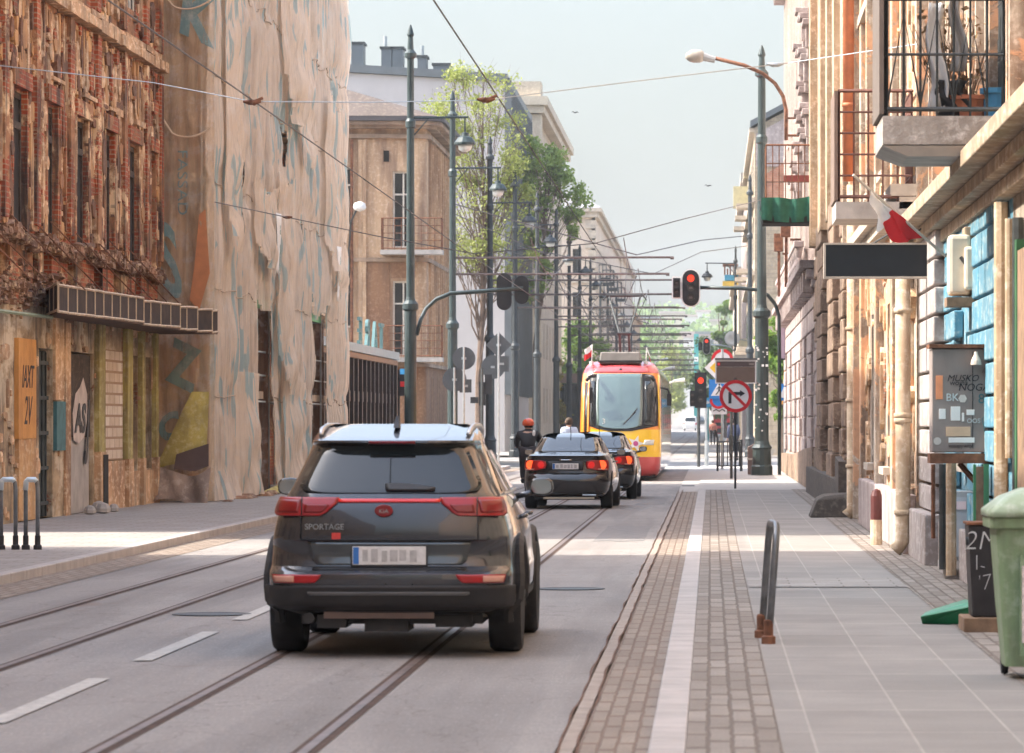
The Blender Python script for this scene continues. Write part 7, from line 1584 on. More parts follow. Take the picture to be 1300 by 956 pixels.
    q = MB(); y_ = h.rear(-.45, .89)-.008; q.text('SPORTAGE', .055, (-.44, y_, .872), (1, -.12, 0), ext=.006); q.build('model_badge', M['galv'], t); q = MB(); q.box(-.39, -.33, y_-.006, y_+.003, .805, .85); q.build('model_badge', plain('badge_red', (.6, .05, .04), .4), t)
    # underside, exhaust, diffuser
    q = MB(); q.box(-.62, .62, .35, 4.0, .22, .30); q.box(-.18, .12, .25, .8, .17, .26); q.tube([(-.55, .12, .27), (-.55, .8, .25)], .04, 8); q.tube([(-.75, .95, .3), (.75, .95, .3)], .045, 8); q.box(-.5, -.3, .2, .7, .2, .29); q.box(.3, .55, .3, .7, .2, .29); q.build('underbody', M['clad'], t)
    q = MB(); q.box(-.45, .3, .16, .2, .265, .31); q.build('tow_cover', plain('dusty_metal', (.2, .14, .12), .7), t)
    for x in (-.755, .755):
        for y in (.98, 3.65): wheel('wheel', t, x, y, .355, .225, 1 if x > 0 else -1)
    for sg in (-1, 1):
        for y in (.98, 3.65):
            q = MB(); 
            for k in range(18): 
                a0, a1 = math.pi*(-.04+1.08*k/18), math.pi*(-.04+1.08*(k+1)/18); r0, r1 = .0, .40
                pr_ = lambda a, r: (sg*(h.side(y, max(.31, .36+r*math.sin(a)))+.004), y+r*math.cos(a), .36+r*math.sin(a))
                q.quad(pr_(a0, .05), pr_(a1, .05), pr_(a1, .395), pr_(a0, .395))  # dark patch on the body side, the arch opening's shade as colour
            q.build('wheel_well_shade', M['dark_in'], t)
            q = MB()
            pts = [(sg*(h.side(y, max(.31, .36+.43*math.sin(a)))+.0), y+.43*math.cos(a), .36+.43*math.sin(a)) for a in [math.pi*(-.1+1.2*k/20) for k in range(21)]]; q.tube(pts, .04, 6); q.build('arch_trim', M['clad'], t)
        o = h.spatch([(1.12, .75, 2.95), (1.2, .85, 2.78), (1.3, .95, 2.55), (1.40, 1.05, 2.32)], sg).build('side_window', M['tint'], t, smooth=True)
        for yy in (1.55, 2.35): h.spatch([(1.12, yy, yy+.07), (1.40, yy+.02, yy+.08)], sg, .007, 2).build('window_pillar', M['black'], o)
        q = MB(); q.tube([(sg*(h.side(y, 1.1)+.006), y, 1.108) for y in [.7+.15*k for k in range(16)]], .009, 5); q.build('chrome_strip', M['chrome'], t)
        for yy in (1.5, 2.5):
            q = MB(); q.tube([(sg*(h.side(yy, .93)+.0), yy, .93), (sg*(h.side(yy, .93)+.035), yy+.03, .935), (sg*(h.side(yy+.2, .93)+.035), yy+.18, .935), (sg*h.side(yy+.2, .93), yy+.21, .93)], .016, 6); q.build('door_handle', M['suvpaint'], t, smooth=True)
        q = MB(); q.tube([(sg*.51, .62, 1.515), (sg*.515, .74, 1.55), (sg*.515, 1.2, 1.578), (sg*.51, 2.0, 1.575), (sg*.51, 2.35, 1.55), (sg*.5, 2.45, 1.50)], .018, 8); q.build('roof_rail', plain('satin_rail', (.5, .5, .5), .3, .8), t, smooth=True)
        mirror(t, h, M['suvpaint'], sg, 2.72, 1.125)
        h.spatch([(.31, .2, 4.2), (.42, .2, 4.2)], sg, .006, 20).build('sill_cladding', M['clad'], t)
    h.fpatch([(1.12, -.62, .62), (1.25, -.58, .58), (1.4, -.52, .52)]).build('windscreen', M['tint'], t, smooth=True)
    for sg in (-1, 1): h.fpatch([(.72, min(sg*.45, sg*.75), max(sg*.45, sg*.75)), (.85, min(sg*.4, sg*.74), max(sg*.4, sg*.74))], .006, 6).build('headlight', M['frost'], t, smooth=True)
    q = MB(); q.rings([[(-.02, .75, 1.56), (.02, .75, 1.56), (.02, .95, 1.56), (-.02, .95, 1.56)], [(-.014, .80, 1.61), (.014, .80, 1.61), (.014, .93, 1.6), (-.014, .93, 1.6)], [(-.006, .83, 1.645), (.006, .83, 1.645), (.006, .87, 1.645), (-.006, .87, 1.645)]]); q.build('antenna', M['black'], t)
    return t
M['galv_dark'] = plain('grey_line', (.12, .12, .12), .4)
suv = make_suv(); suv.location = (-2.185, 29.3, 0)

def make_sedan(lab, paintm, seed, lamps=True):
    t = thing('car', lab, 'car', (0, 0, 0))
    h = Hull([(.20, .68, .3, 4.2), (.26, .76, .14, 4.35), (.34, .80, .05, 4.5), (.46, .825, .0, 4.58), (.56, .828, .0, 4.6), (.62, .826, .03, 4.58), (.66, .822, .075, 4.5), (.76, .81, .085, 4.3), (.88, .79, .09, 3.75), (.95, .765, .085, 3.4), (.985, .745, .075, 3.3), (1.0, .73, .10, 3.25), (1.015, .70, .35, 3.2), (1.03, .68, .56, 3.12), (1.1, .65, .75, 2.95), (1.2, .605, 1.0, 2.72), (1.3, .555, 1.27, 2.5), (1.34, .53, 1.4, 2.4), (1.37, .49, 1.55, 2.3), (1.39, .42, 1.7, 2.2), (1.4, .28, 1.85, 2.1)], rr=.24, k1=.08, taper=.06, sm=.006)
    zs = [.20, .23, .26, .30, .34, .4, .46, .52, .56, .59, .62, .64, .66, .70, .76, .82, .88, .92, .95, .97, .985, 1.0, 1.008, 1.015, 1.03, 1.06, 1.1, 1.15, 1.2, 1.25, 1.3, 1.32, 1.34, 1.355, 1.37, 1.38, 1.39, 1.4]
    q = MB(); q.rings(h.mesh(zs, 12, 14)); sharpen(q.build('body', paintm, t), 28)
    def P_(nm, rows, m, off=.004, nx=14, parent=t): o = h.rpatch(rows, off, nx, 2).build(nm, m, parent, smooth=True); md = o.modifiers.new('s', 'SOLIDIFY'); md.thickness = off+.004; md.offset = 0; return o
    P_('rear_window', [(1.045, -.55, .55), (1.1, -.56, .56), (1.2, -.53, .53), (1.3, -.49, .49), (1.325, -.47, .47)], M['tint'], .005)
    for sg in (-1, 1):
        a = lambda x0, x1: (min(sg*x0, sg*x1), max(sg*x0, sg*x1))
        l = P_('tail_light', [(.715, *a(.58, .76)), (.75, *a(.38, .775)), (.82, *a(.36, .775)), (.88, *a(.38, .765)), (.90, *a(.46, .75))], M['tail'], .010)
        if lamps:
            for (cx, rad, mm) in ((.655, .085, 'brake_lit'), (.465, .062, 'brake_red')):
                q = MB(); y_ = h.rear(sg*cx, .815)-.018; q.disc((sg*cx, y_, .815), rad, (0, -1, 0), .012, 20); q.build('lit_lamp', M[mm], l)
            P_('white_lens', [(.722, *a(.6, .74)), (.745, *a(.58, .76))], M['reflector_pale'], .0145, 6, l)
    if not lamps: pass
    P_('chrome_strip', [(.70, -.30, .30), (.712, -.31, .31)], M['galv_dark'], .008); P_('chrome_strip', [(.895, -.13, .11), (.915, -.13, .11)], M['chrome'], .012, 4); P_('boot_seam', [(.665, -.55, .55), (.67, -.55, .55)], M['black'], .004)
    P_('plate_recess', [(.70, -.33, .31), (.885, -.35, .33)], M['black'], .004)
    numplate(t, h, -.01, .735, .845, .48, .025, seed)
    P_('bumper_lip', [(.24, -.62, .62), (.3, -.7, .7)], M['clad'], .006); q = MB(); q.box(-.42, .52, .07, .1, .19, .225); q.build('exhaust_trim', plain('trim%d' % seed, (.45, .4, .3), .4), t); q = MB(); q.tube([(.3, .08, .26), (.55, .08, .26)], .015, 6); q.build('reflector_strip', M['galv'], t)
    q = MB(); q.tube([(0, 1.6, 1.38), (0, 1.45, 1.52)], .008, 5); q.build('antenna', M['black'], t); q = MB(); q.box(-.6, .6, .4, 4.1, .17, .26); q.build('underbody', M['clad'], t)
    for x in (-.70, .70):
        for y in (1.0, 3.68): wheel('wheel', t, x, y, .325, .21, 1 if x > 0 else -1)
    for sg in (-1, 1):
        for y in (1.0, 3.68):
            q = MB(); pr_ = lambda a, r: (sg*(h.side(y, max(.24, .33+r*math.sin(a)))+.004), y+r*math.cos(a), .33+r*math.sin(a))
            for k in range(14): a0, a1 = math.pi*(-.04+1.08*k/14), math.pi*(-.04+1.08*(k+1)/14); q.quad(pr_(a0, .05), pr_(a1, .05), pr_(a1, .365), pr_(a0, .365))  # flat dark fan: shade of the wheel opening put in as colour
            q.build('wheel_well_shade', M['dark_in'], t)
        o = h.spatch([(1.04, 1.0, 3.0), (1.15, 1.15, 2.8), (1.25, 1.35, 2.55), (1.31, 1.55, 2.42)], sg).build('side_window', M['tint'], t, smooth=True)
        q = MB(); q.tube([(sg*(h.side(y, .99)+.004), y, 1.0) for y in [.9+.15*k for k in range(15)]], .008, 5); q.build('chrome_strip', M['chrome'], t)
        for yy in (1.6, 2.6): q = MB(); q.tube([(sg*(h.side(yy, .86)), yy, .86), (sg*(h.side(yy, .86)+.03), yy+.03, .86), (sg*(h.side(yy, .86)+.03), yy+.17, .86), (sg*(h.side(yy, .86)), yy+.2, .86)], .013, 6); q.build('door_handle', M['chrome'], t)
        mirror(t, h, paintm, sg, 2.85, 1.03, .16, .11)
    h.fpatch([(1.05, -.6, .6), (1.2, -.54, .54), (1.31, -.48, .48)]).build('windscreen', M['tint'], t, smooth=True)
    for sg in (-1, 1): h.fpatch([(.62, min(sg*.4, sg*.7), max(sg*.4, sg*.7)), (.74, min(sg*.4, sg*.7), max(sg*.4, sg*.7))], .006, 6).build('headlight', M['frost'], t, smooth=True)
    return t
c1 = make_sedan('glossy black saloon with lit brake lamps waiting behind the tram queue', M['blackpaint'], 5); c1.location = (-2.67, 79.5, 0); c1.rotation_euler.z = R(-1.6)
c2 = make_sedan('dark graphite saloon mostly hidden ahead of the glossy black one, one brake lamp showing', M['darkpaint'], 8); c2.location = (-2.38, 89.5, 0); c2.rotation_euler.z = R(-1.0)

# ---- tram
M['tyellow'] = paint('tram_yellow', (.84, .50, .008), 0, .3, .25); M['tred'] = paint('tram_red', (.52, .025, .03), 0, .3, .3); M['torange'] = paint('tram_orange', (.78, .25, .02), 0, .35, .1); M['tcream'] = paint('tram_cream', (.7, .5, .42), 0, .35, .1)
M['screen_glass'] = glassmat('screen_glass', (.045, .075, .065), .04, 1.); M['screen_glass'].node_tree.nodes['Principled BSDF'].inputs['IOR'].default_value = 1.75; M['tint'].node_tree.nodes['Principled BSDF'].inputs['IOR'].default_value = 1.42
tm = thing('tram', 'red and yellow low-floor tram facing the camera with a raised pantograph and two small flags', 'tram', (0, 0, 0))
h = Hull([(.14, .98, .32, 29.6), (.2, 1.04, .18, 29.7), (.35, 1.08, .08, 29.8), (.66, 1.10, .0, 29.9), (.9, 1.105, .0, 30), (1.2, 1.105, .03, 30), (1.42, 1.105, .08, 30), (1.8, 1.10, .2, 29.9), (2.4, 1.09, .42, 29.7), (2.7, 1.075, .55, 29.5), (2.95, 1.04, .68, 29.4), (3.05, 1.0, .76, 29.3), (3.15, .95, .9, 29.1), (3.22, .88, 1.15, 28.9), (3.27, .75, 1.5, 28.5)], rr=.42, k1=.12, rf=.4, k2=.1, taper=0.0, sm=.02)
zs = [.14, .17, .2, .27, .35, .5, .655, .66, .8, .95, 1.1, 1.25, 1.40, 1.42, 1.6, 1.8, 2.0, 2.2, 2.4, 2.6, 2.8, 2.94, 2.96, 3.0, 3.05, 3.1, 3.15, 3.19, 3.22, 3.25, 3.27]
rg_ = h.mesh(zs, 14, 24); q = MB(); 
for i in range(len(rg_)-1):
    q.cur = 0 if zs[i] < .655 else (1 if zs[i] < 1.40 else (2 if zs[i] < 2.94 else 0)); q.rings(rg_[i:i+2], True, i == 0, i == len(rg_)-2)
sharpen(q.build('body', [M['tred'], M['tyellow'], M['torange']], tm), 30)
def TP(nm, rows, m, off=.006, nx=18, parent=tm, nz=3): o = h.rpatch(rows, off, nx, nz).build(nm, m, parent, smooth=True); md = o.modifiers.new('s', 'SOLIDIFY'); md.thickness = off+.006; md.offset = 0; return o
TP('front_mask', [(1.36, -.3, .3), (1.42, -.62, .62), (1.5, -.86, 1.02), (2.0, -.87, 1.02), (2.6, -.87, .99), (2.86, -.84, .90), (2.92, -.8, .7)], M['black'], .006)
ws_ = TP('windscreen', [(1.42, -.12, .12), (1.455, -.45, .40), (1.52, -.64, .58), (2.0, -.66, .60), (2.6, -.66, .6), (2.92, -.64, .58)], M['screen_glass'], .02)
TP('side_glass', [(1.52, .66, .96), (2.0, .66, .96), (2.72, .66, .93)], M['tint'], .018, 6); TP('side_glass', [(1.52, -.80, -.70), (2.72, -.80, -.70)], M['tint'], .018, 4)
TP('front_panel', [(2.96, -.78, .78), (3.05, -.74, .74), (3.15, -.66, .66)], plain('tram_pink_gloss', (.6, .08, .09), .2, coat=1), .006)
TP('destination_light', [(3.02, -.05, .03), (3.07, -.05, .03)], M['black'], .014, 2)
for sg in (-1, 1):
    TP('headlight', [(.98, min(sg*.62, sg*.9), max(sg*.62, sg*.9)), (1.12, min(sg*.66, sg*.92), max(sg*.66, sg*.92))], M['frost'], .01, 6)
    q = MB(); q.tube([(sg*.7, .55, 2.86), (sg*.84, .32, 2.84), (sg*.93, .3, 2.72)], .05, 6); o = q.build('mirror_arm', M['black'], tm, smooth=True)
    q = MB(); q.box(sg*.80-.05, sg*.80+.05, .1, .2, 2.12, 2.55) if sg < 0 else q.box(1.26, 1.38, .9, 1.1, 2.05, 2.38); 
    if sg > 0: q.tube([(1.08, 1.0, 2.55), (1.28, 1.0, 2.5), (1.32, 1.0, 2.38)], .03, 6)
    q.build('mirror', M['black'], o, bevel=.02)
    w_ = h
    for k in range(9):
        y = 2.0+k*3.1
        h.spatch([(1.4, y, y+2.5), (2.0, y, y+2.5), (2.65, y, y+2.5)], sg, .01, 4).build('side_window', M['tint'], tm)
    for k in range(5):
        y = 1.4+k*6.2; h.spatch([(.3, y, y+.5), (2.7, y, y+.5)], sg, .012, 2).build('side_stripe', M['tcream'], tm)
# open-looking driver door pillar on the left in orange
TP('door_frame', [(.36, -1.09, -.99), (1.4, -1.09, -.99), (2.7, -1.06, -.97)], M['torange'], .02, 3); TP('door_frame', [(.36, -.90, -.855), (1.4, -.90, -.855), (2.7, -.88, -.84)], M['torange'], .022, 2); TP('door_glass', [(.4, -.985, -.905), (2.68, -.965, -.885)], M['tint'], .014, 3)
TP('yellow_stripe', [(1.42, 1.045, 1.085), (2.9, 1.0, 1.045)], M['tyellow'], .02, 2)
q = MB(); q.rings([[(-.6, .95, 3.2), (.56, .95, 3.2), (.56, 3.6, 3.2), (-.6, 3.6, 3.2)], [(-.56, 1.0, 3.52), (.5, 1.0, 3.52), (.5, 3.5, 3.52), (-.56, 3.5, 3.52)]]); q.build('roof_unit', plain('roof_unit_grey', (.24, .22, .2), .7, 0, .15, 4), tm, bevel=.03)
q = MB(); q.box(-.62, .58, .9, .98, 3.23, 3.29); q.build('roof_unit_base', M['clad'], tm)
wp = MB(); a0 = h.rear(.05, 1.5); wp.tube([(.03, a0-.03, 1.46), (.3, h.rear(.3, 1.75)-.04, 1.78), (.46, h.rear(.46, 1.95)-.04, 1.98)], .014, 5); wp.tube([(-.02, a0-.03, 1.46), (.25, h.rear(.25, 1.7)-.04, 1.72), (.42, h.rear(.42, 1.9)-.05, 1.88)], .012, 5); wp.build('wiper', M['black'], tm)
q = MB(); c = (.42, h.rear(.42, 1.02)-.03, 1.02)
pts = []
for k in range(10): a = 2*math.pi*k/10; r = .26 if k % 2 == 0 else .11; pts.append((c[0]+r*math.cos(a)*.9, c[2]+r*math.sin(a)*.9))
q.prism(pts, c[1]-.008, c[1]); st = q.build('sticker', M['white'], tm); q = MB(); q.disc((c[0], c[1]-.009, c[2]), .07, (0, -1, 0), .004); q.build('sticker_centre', plain('magenta', (.5, .08, .25), .5), st)
q = MB(); q.text('3', .2, (-.45, h.rear(-.45, 1.6)-.05, 1.56), ext=.006); q.build('route_card', M['white'], tm)
pg = MB()
q = MB(); q.tube([(-.52, 6.2, 5.22), (.52, 6.2, 5.22)], .03, 6); q.tube([(-.52, 6.2, 5.22), (-.62, 6.2, 5.08)], .02, 5); q.tube([(.52, 6.2, 5.22), (.62, 6.2, 5.08)], .02, 5); q.tube([(-.5, 6.45, 5.2), (.5, 6.45, 5.2)], .02, 6)
for sg in (-1, 1): q.tube([(sg*.44, 6.3, 5.18), (sg*.13, 5.3, 4.12)], .03, 6); q.tube([(sg*.13, 5.3, 4.12), (sg*.13, 6.6, 3.42)], .035, 6)
q.tube([(-.2, 5.3, 4.12), (.2, 5.3, 4.12)], .05, 6); q.box(-.3, .3, 6.2, 6.9, 3.3, 3.42); q.build('pantograph', M['iron'], tm)
q = MB(); q.box(-.95, .95, .5, 29, .1, .3); 
for y in (2.5, 4.3, 12, 14, 24, 26): 
    for x in (-.5, .5): q.lathe([(.01, -.06), (.3, -.06), (.3, .06), (.01, .06)], 16, (x, y, .3), 'x')
q.build('underframe', M['clad'], tm)
tm.location = (-2.47, 117.5, .0)
for (px, lab, py) in ((751, 'small white and red flag on the left of the tram roof', 437), (820, 'small white and red flag on the right of the tram roof', 441)):
    Y = 118.7; b = Vector((PXx(px, Y), Y, 3.15)); tp_ = P(px+1, py, Y); f = thing('small_flag', lab, 'flag', b, group='flags on the tram roof'); q = MB(); q.tube([b, tp_], .015, 5); q.lathe([(.06, 0), (.06, .12)], 8, tuple(b)); q.build('staff', M['white'], f)
    sl_ = -.20 if px < 800 else .06; dz = -.09
    q = MB(); q.grid(lambda s, t: (tp_.x+(sl_)*s-.02*math.sin(t*4)+(.0 if px < 800 else .05*t), Y+.02*math.sin(s*6), tp_.z-.16*t-.14*s), 6, 4); q.build('white_band', plain('flagw%d' % px, (.8, .78, .76), .7), f)
    q = MB(); q.grid(lambda s, t: (tp_.x+(sl_)*s-.02+(.0 if px < 800 else .05+.05*t), Y+.02*math.sin(s*6), tp_.z-.16-.17*t-.14*s), 6, 4); q.build('red_band', plain('flagr%d' % px, (.62, .015, .02), .7), f)
# ---- far vehicles
v = thing('van', 'white van driving towards the far end of the street', 'van', (0, 0, 0)); hv = Hull([(.3, .9, .1, 4.8), (.5, .95, 0, 4.9), (1.1, .95, 0, 4.7), (1.2, .93, .05, 3.9), (1.9, .85, .2, 3.4), (2.0, .7, .4, 3.1)], sm=.02); q = MB(); q.rings(hv.mesh([.3, .4, .6, .9, 1.1, 1.2, 1.5, 1.8, 1.9, 2.0])); sharpen(q.build('body', M['white'], v)); hv.rpatch([(1.25, -.75, .75), (1.8, -.68, .68)], .01, 8).build('rear_window', M['tint'], v)
q = MB()
for x in (-.75, .75): q.lathe([(.01, -.1), (.33, -.1), (.33, .1), (.01, .1)], 14, (x, .9, .33), 'x')
q.each('wheel', M['rubber'], v); q = MB(); q.box(-.92, -.75, -.03, .03, .8, 1.1); q.box(.75, .92, -.03, .03, .8, 1.1); q.each('tail_light', M['tail'], v)
v.location = (PXx(876, 600), 600, gz(600))
b = thing('bus', 'red bus with a dark windscreen band parked far down on the right', 'bus', (0, 0, 0)); hb = Hull([(.3, 1.15, .1, 11), (.6, 1.2, 0, 11), (2.6, 1.2, .1, 11), (2.9, 1.1, .2, 10.8)], sm=.02); q = MB(); q.rings(hb.mesh([.3, .45, .6, 1.2, 2.0, 2.6, 2.8, 2.9])); sharpen(q.build('body', M['red'], b)); hb.rpatch([(1.15, -1.05, 1.05), (1.5, -1.05, 1.05), (1.52, -1.05, 1.05)], .01, 8).build('rear_window', M['tint'], b); hb.rpatch([(.4, -1.1, 1.1), (.9, -1.1, 1.1)], .01, 8).build('bumper', M['clad'], b)
q = MB()
for x in (-1, 1): q.lathe([(.01, -.12), (.48, -.12), (.48, .12), (.01, .12)], 14, (x, 2, .48), 'x')
q.each('wheel', M['rubber'], b); b.location = (PXx(920, 465), 465, gz(465))
for (px, Y, m, lab) in ((846, 900, 'suvpaint', 'tiny grey-blue car at the far end of the road'), (888, 690, 'darkpaint', 'tiny dark car far behind the kerbside red light')):
    c = thing('car', lab, 'car', (0, 0, 0)); hc = Hull([(.2, .8, .1, 4), (.5, .88, 0, 4.3), (.9, .85, .05, 4), (1, .8, .3, 3), (1.4, .6, 1, 2.4)], sm=.02); q = MB(); q.rings(hc.mesh([.2, .35, .5, .7, .9, 1, 1.2, 1.4])); sharpen(q.build('body', M[m], c)); hc.rpatch([(1.02, -.65, .65), (1.3, -.55, .55)], .01, 6).build('rear_window', M['tint'], c); c.location = (PXx(px, Y), Y, gz(Y))
# ================================================================== PEOPLE
def skinned(name, verts, edges, radii, m, parent, root_i=0, lv=1):
    me = bpy.data.meshes.new(name); me.from_pydata([tuple(v) for v in verts], edges, []); o = bpy.data.objects.new(name, me); COL.objects.link(o); o.parent = parent
    md = o.modifiers.new('skin', 'SKIN'); md.use_smooth_shade = True
    for i, v in enumerate(me.skin_vertices[0].data): r = radii[i]; v.radius = r if isinstance(r, tuple) else (r, r); v.use_root = (i == root_i)
    sb_ = o.modifiers.new('sub', 'SUBSURF'); sb_.levels = lv; sb_.render_levels = lv; me.materials.append(m); return o
M['skin'] = plain('skin', (.5, .3, .21), .6, 0, .08)
def figure(lab, loc, rot, J, jacket, trousers, shoes, hair, head_extra=None):
    """J: named joints in local space (y forward)"""
    t = thing('person', lab, 'person', loc, rot)
    names = ['pelvis', 'waist', 'chest', 'neck', 'headb', 'head', 'shl', 'ell', 'wrl', 'pal', 'shr', 'elr', 'wrr', 'par', 'hil', 'knl', 'anl', 'tol', 'hir', 'knr', 'anr', 'tor']
    rad = {'pelvis': (.14, .11), 'waist': (.125, .10), 'chest': (.155, .115), 'neck': .055, 'headb': .075, 'head': .088, 'shl': .062, 'shr': .062, 'ell': .043, 'elr': .043, 'wrl': .03, 'wrr': .03, 'pal': .03, 'par': .03, 'hil': .09, 'hir': .09, 'knl': .06, 'knr': .06, 'anl': .04, 'anr': .04, 'tol': .035, 'tor': .035}
    E = [('pelvis', 'waist'), ('waist', 'chest'), ('chest', 'neck'), ('neck', 'headb'), ('headb', 'head'), ('chest', 'shl'), ('shl', 'ell'), ('ell', 'wrl'), ('wrl', 'pal'), ('chest', 'shr'), ('shr', 'elr'), ('elr', 'wrr'), ('wrr', 'par'), ('pelvis', 'hil'), ('hil', 'knl'), ('knl', 'anl'), ('anl', 'tol'), ('pelvis', 'hir'), ('hir', 'knr'), ('knr', 'anr'), ('anr', 'tor')]
    V = [Vector(J[n]) for n in names]; ed = [(names.index(a), names.index(b)) for a, b in E]; rr_ = [rad[n] for n in names]
    for s in ('l', 'r'):   # five fingers each
        p, w_ = Vector(J['pa'+s]), Vector(J['wr'+s]); d = (p-w_).normalized(); side = d.cross(Vector((0, 0, 1))); side = side.normalized() if side.length > .1 else Vector((0, 1, 0))
        for k, (o_, ln) in enumerate(((-.03, .06), (-.012, .075), (.008, .08), (.027, .07), (-.045, .045))):
            i = len(V); b = p+side*o_*(1.2); V += [b+d*ln*.5, b+d*ln*.9+Vector((0, 0, -.02))]; rr_ += [.009, .008]; ed += [(names.index('pa'+s), i), (i, i+1)]
    skinned('body', V, ed, rr_, M['skin'], t)
    def cloth(nm, keys, m, k, ex=None):
        vs = [Vector(J[n]) for n in keys]; es = [(keys.index(a), keys.index(b)) for a, b in E if a in keys and b in keys]; r_ = []
        for n in keys: r = rad[n]; r_.append((r[0]*k+.012, r[1]*k+.012) if isinstance(r, tuple) else r*k+.012)
        return skinned(nm, vs, es, r_, m, t)
    jk = cloth('jacket', ['pelvis', 'waist', 'chest', 'neck', 'shl', 'ell', 'wrl', 'shr', 'elr', 'wrr'], jacket, 1.28); tr_ = cloth('trousers', ['pelvis', 'hil', 'knl', 'anl', 'hir', 'knr', 'anr'], trousers, 1.12)
    for s in ('l', 'r'): a, b = Vector(J['an'+s]), Vector(J['to'+s]); q = MB(); q.tube([a+Vector((0, -.06, -.04)), a+Vector((0, 0, -.03)), b+Vector((0, -.02, 0)), b+Vector((0, .03, 0))], [.045, .052, .046, .03], 8); o = q.build('shoe', shoes, None, smooth=True); vv = [v.co+o.location for v in o.data.vertices]; 
    # shoes built in local space
    for o in [o for o in list(COL.objects) if o.name.startswith('shoe') and o.parent is None]:
        for v in o.data.vertices: v.co += o.location
        o.location = (0, 0, 0); o.parent = t
    hd = Vector(J['head'])
    q = MB(); q.lathe([(.02, -.09), (.085, -.07), (.102, -.02), (.103, .03), (.085, .08), (.04, .11), (.01, .115)], 14, (hd.x, hd.y-.012, hd.z+.01)); o = q.build('hair', hair, None, smooth=True)
    for v in o.data.vertices: v.co += o.location
    o.location = (0, 0, 0); o.parent = t
    # face
    f = MB(); fy = hd.y+.085; f.tube([(hd.x, fy-.01, hd.z+.015), (hd.x, fy+.02, hd.z-.02), (hd.x, fy+.0, hd.z-.03)], [.01, .014, .012], 6)
    for sx in (-1, 1): f.tube([(hd.x+sx*.085, hd.y+.0, hd.z-.03), (hd.x+sx*.097, hd.y, hd.z), (hd.x+sx*.09, hd.y, hd.z+.03)], .012, 5)
    o = f.build('nose_and_ears', M['skin'], None, smooth=True)
    for v in o.data.vertices: v.co += o.location
    o.location = (0, 0, 0); o.parent = t
    e = MB()
    for sx in (-1, 1): e.lathe([(.004, -.004), (.011, 0), (.004, .004)], 8, (hd.x+sx*.033, fy-.004, hd.z+.012), 'y')
    e.tube([(hd.x-.025, fy-.004, hd.z-.05), (hd.x+.025, fy-.004, hd.z-.05)], .005, 5)
    o = e.build('eyes_and_mouth', M['black'], None)
    for v in o.data.vertices: v.co += o.location
    o.location = (0, 0, 0); o.parent = t
    return t
blackc = plain('black_jacket', (.02, .02, .023), .8, 0, .3, 5); trc = plain('dark_trousers', (.035, .028, .03), .85, 0, .3, 4)
J = dict(pelvis=(0, -.28, .98), waist=(0, -.20, 1.12), chest=(0, -.06, 1.30), neck=(0, .02, 1.42), headb=(0, .05, 1.46), head=(0, .07, 1.54), shl=(-.19, -.02, 1.34), ell=(-.27, .14, 1.14), wrl=(-.25, .36, 1.06), pal=(-.25, .42, 1.05), shr=(.19, -.02, 1.34), elr=(.27, .14, 1.14), wrr=(.25, .36, 1.06), par=(.25, .42, 1.05), hil=(-.1, -.27, .95), knl=(-.13, .1, .72), anl=(-.12, -.02, .33), tol=(-.12, .12, .29), hir=(.1, -.27, .95), knr=(.13, .08, .56), anr=(.12, -.03, .17), tor=(.12, .1, .12))
cyc = figure('person cycling away in a black jacket and orange-red helmet left of the black saloon', (-4.1, 97, 0), 0, J, blackc, trc, M['black'], plain('dark_hair', (.05, .03, .02), .8))
def local(q, nm, m, parent, smooth=False):
    o = q.build(nm, m, None, smooth=smooth)
    for v in o.data.vertices: v.co += o.location
    o.location = (0, 0, 0); o.parent = parent; return o
q = MB(); q.lathe([(.125, -.03), (.135, 0), (.132, .05), (.105, .105), (.05, .135), (.01, .14)], 18, (0, .05, 1.55)); local(q, 'helmet', plain('helmet_red', (.75, .09, .02), .35, coat=.6), cyc, True)
q = MB(); q.tube([(-.155, -.14, 1.12), (-.08, -.235, 1.12), (.08, -.235, 1.12), (.155, -.14, 1.12)], .022, 6); q.tube([(-.15, -.16, 1.03), (0, -.26, 1.02), (.15, -.16, 1.03)], .012, 5); local(q, 'belt_strap', plain('grey_strap', (.45, .46, .44), .6), cyc)
q = MB(); q.tube([(.13, -.16, 1.22), (.135, -.155, 1.38), (.135, -.15, 1.42)], [.035, .035, .02], 8); local(q, 'bottle', M['white'], cyc, True)
bk = thing('bicycle', 'dark bicycle ridden by the person in the orange-red helmet', 'bicycle', (-4.1, 97, 0))
def whl(y):
    q = MB(); ring = []
    for k in range(28):
        a = 2*math.pi*k/28; c_ = (0, y+.33*math.cos(a), .34+.33*math.sin(a)); ring.append([(c_[0]+.018*math.cos(b), y+(.33+.018*math.sin(b))*math.cos(a), .34+(.33+.018*math.sin(b))*math.sin(a)) for b in [2*math.pi*j/6 for j in range(6)]])
    ring.append(ring[0]); q.rings(ring, True, False, False); o = local(q, 'bike_wheel', M['rubber'], bk)
    q = MB()
    for k in range(10): a = 2*math.pi*k/10; q.tube([(0, y, .34), (0, y+.32*math.cos(a), .34+.32*math.sin(a))], .003, 3)
    q2 = local(q, 'spokes', M['galv'], o); return o
whl(-.5); whl(.55)
q = MB(); q.tube([(0, -.5, .34), (0, -.08, .3), (0, .42, .8), (0, -.22, .8), (0, -.5, .34)], .016, 6); q.tube([(0, -.08, .3), (0, -.26, .9)], .016, 6); q.tube([(0, .55, .34), (0, .40, .95)], .016, 6); local(q, 'bike_frame', M['black'], bk)
q = MB(); q.tube([(-.28, .36, 1.03), (-.1, .44, 1.0), (.1, .44, 1.0), (.28, .36, 1.03)], .014, 6); local(q, 'handlebar', M['black'], bk); q = MB(); q.tube([(0, -.38, .91), (0, -.27, .92), (0, -.12, .91)], [.07, .06, .02], 8); local(q, 'saddle', M['black'], bk)
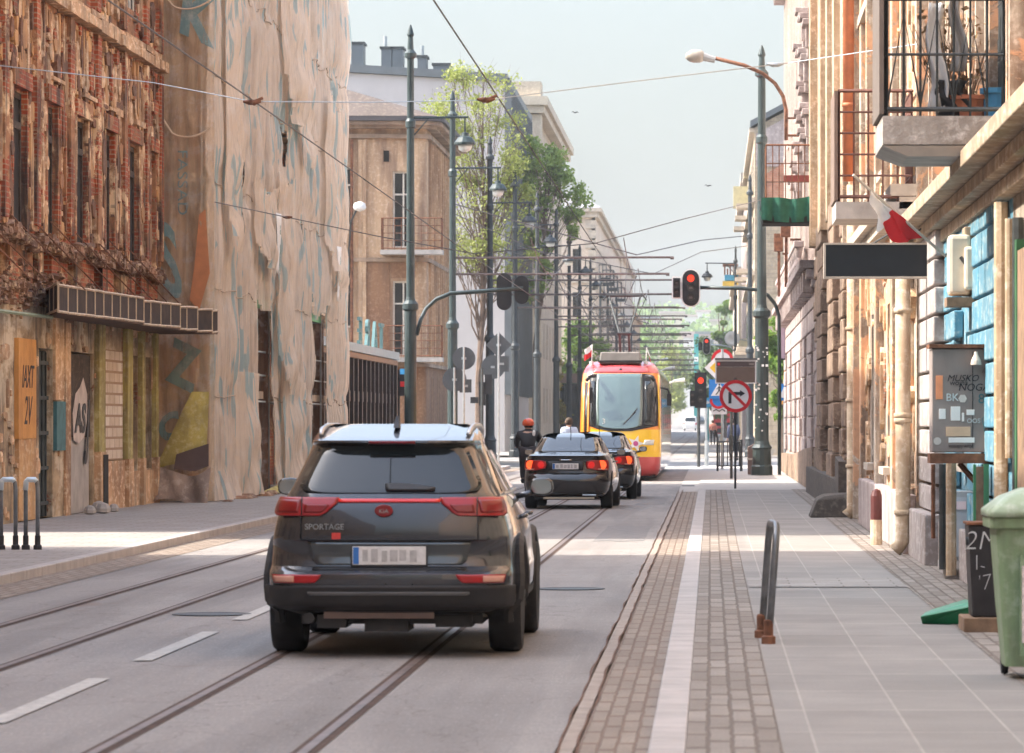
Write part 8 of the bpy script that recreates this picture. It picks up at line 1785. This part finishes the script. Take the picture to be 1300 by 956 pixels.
q = MB(); q.tube([(-.15, -.02, .25), (-.06, -.02, .25)], .02, 5); q.tube([(.06, -.02, .10), (.15, -.02, .10)], .02, 5); q.tube([(-.06, -.02, .25), (-.05, -.08, .3)], .01, 4); q.tube([(.06, -.02, .10), (.05, -.08, .3)], .01, 4); local(q, 'pedal', M['iron'], bk)
J2 = dict(pelvis=(0, 0, .95), waist=(0, 0, 1.08), chest=(0, .01, 1.30), neck=(0, .01, 1.46), headb=(0, .02, 1.52), head=(0, .03, 1.60), shl=(-.18, 0, 1.40), ell=(-.23, -.02, 1.14), wrl=(-.22, .08, .92), pal=(-.22, .1, .85), shr=(.18, 0, 1.40), elr=(.24, .0, 1.14), wrr=(.22, .12, .94), par=(.22, .15, .88), hil=(-.1, 0, .92), knl=(-.11, .1, .5), anl=(-.11, .02, .1), tol=(-.11, .14, .05), hir=(.1, 0, .92), knr=(.11, .03, .5), anr=(.11, -.12, .12), tor=(.11, -.02, .05))
figure('person in a pale blue shirt crossing between the black saloon and the tram', (-3.72, 113.5, 0), .5, J2, plain('pale_blue_shirt', (.55, .62, .75), .8), trc, M['black'], plain('brown_hair', (.08, .05, .03), .8))
for i, (px, Y, c, lab) in enumerate(((905, 300, (.5, .2, .15), 'tiny distant person in a reddish top on the far right pavement'), (963, 175, (.12, .13, .2), 'distant person in dark blue beside the thick right-hand pole'))):
    figure(lab, (PXx(px, Y) if i == 0 else .9, Y, .03), .3*i, J2, plain('top%d' % i, c, .8), trc, M['black'], plain('hair%d' % i, (.06, .04, .03), .8))
# ------------------------------------------------------------------ shared group phrases for kinds that repeat
_gp = {'building': 'buildings lining the street', 'tree': 'trees down the street', 'traffic light': 'traffic lights at the junction', 'road sign': 'road signs on posts', 'balcony': 'iron-railed balconies on the right', 'wire': 'span wires across the street', 'tram wire': 'tram wires above the two tracks', 'insulator': 'clamps and insulators on the wires', 'car': 'cars in the street', 'person': 'people in the street', 'bike stand': 'steel bike stands', 'sign': 'small signs on the facades', 'plant': 'dry plants on the near balcony', 'bird': 'birds in the sky', 'cabinet': 'utility cabinets', 'street lamp': 'street lamps', 'post': 'short posts on the pavement', 'cloth': 'cloths on the near balcony'}
_cc = {}
for o in COL.objects:
    if o.parent is None and o.get('category'): _cc.setdefault(o['category'], []).append(o)
for c, l in _cc.items():
    if len(l) > 1 and c in _gp:
        for o in l:
            if not o.get('group'): o['group'] = _gp[c]
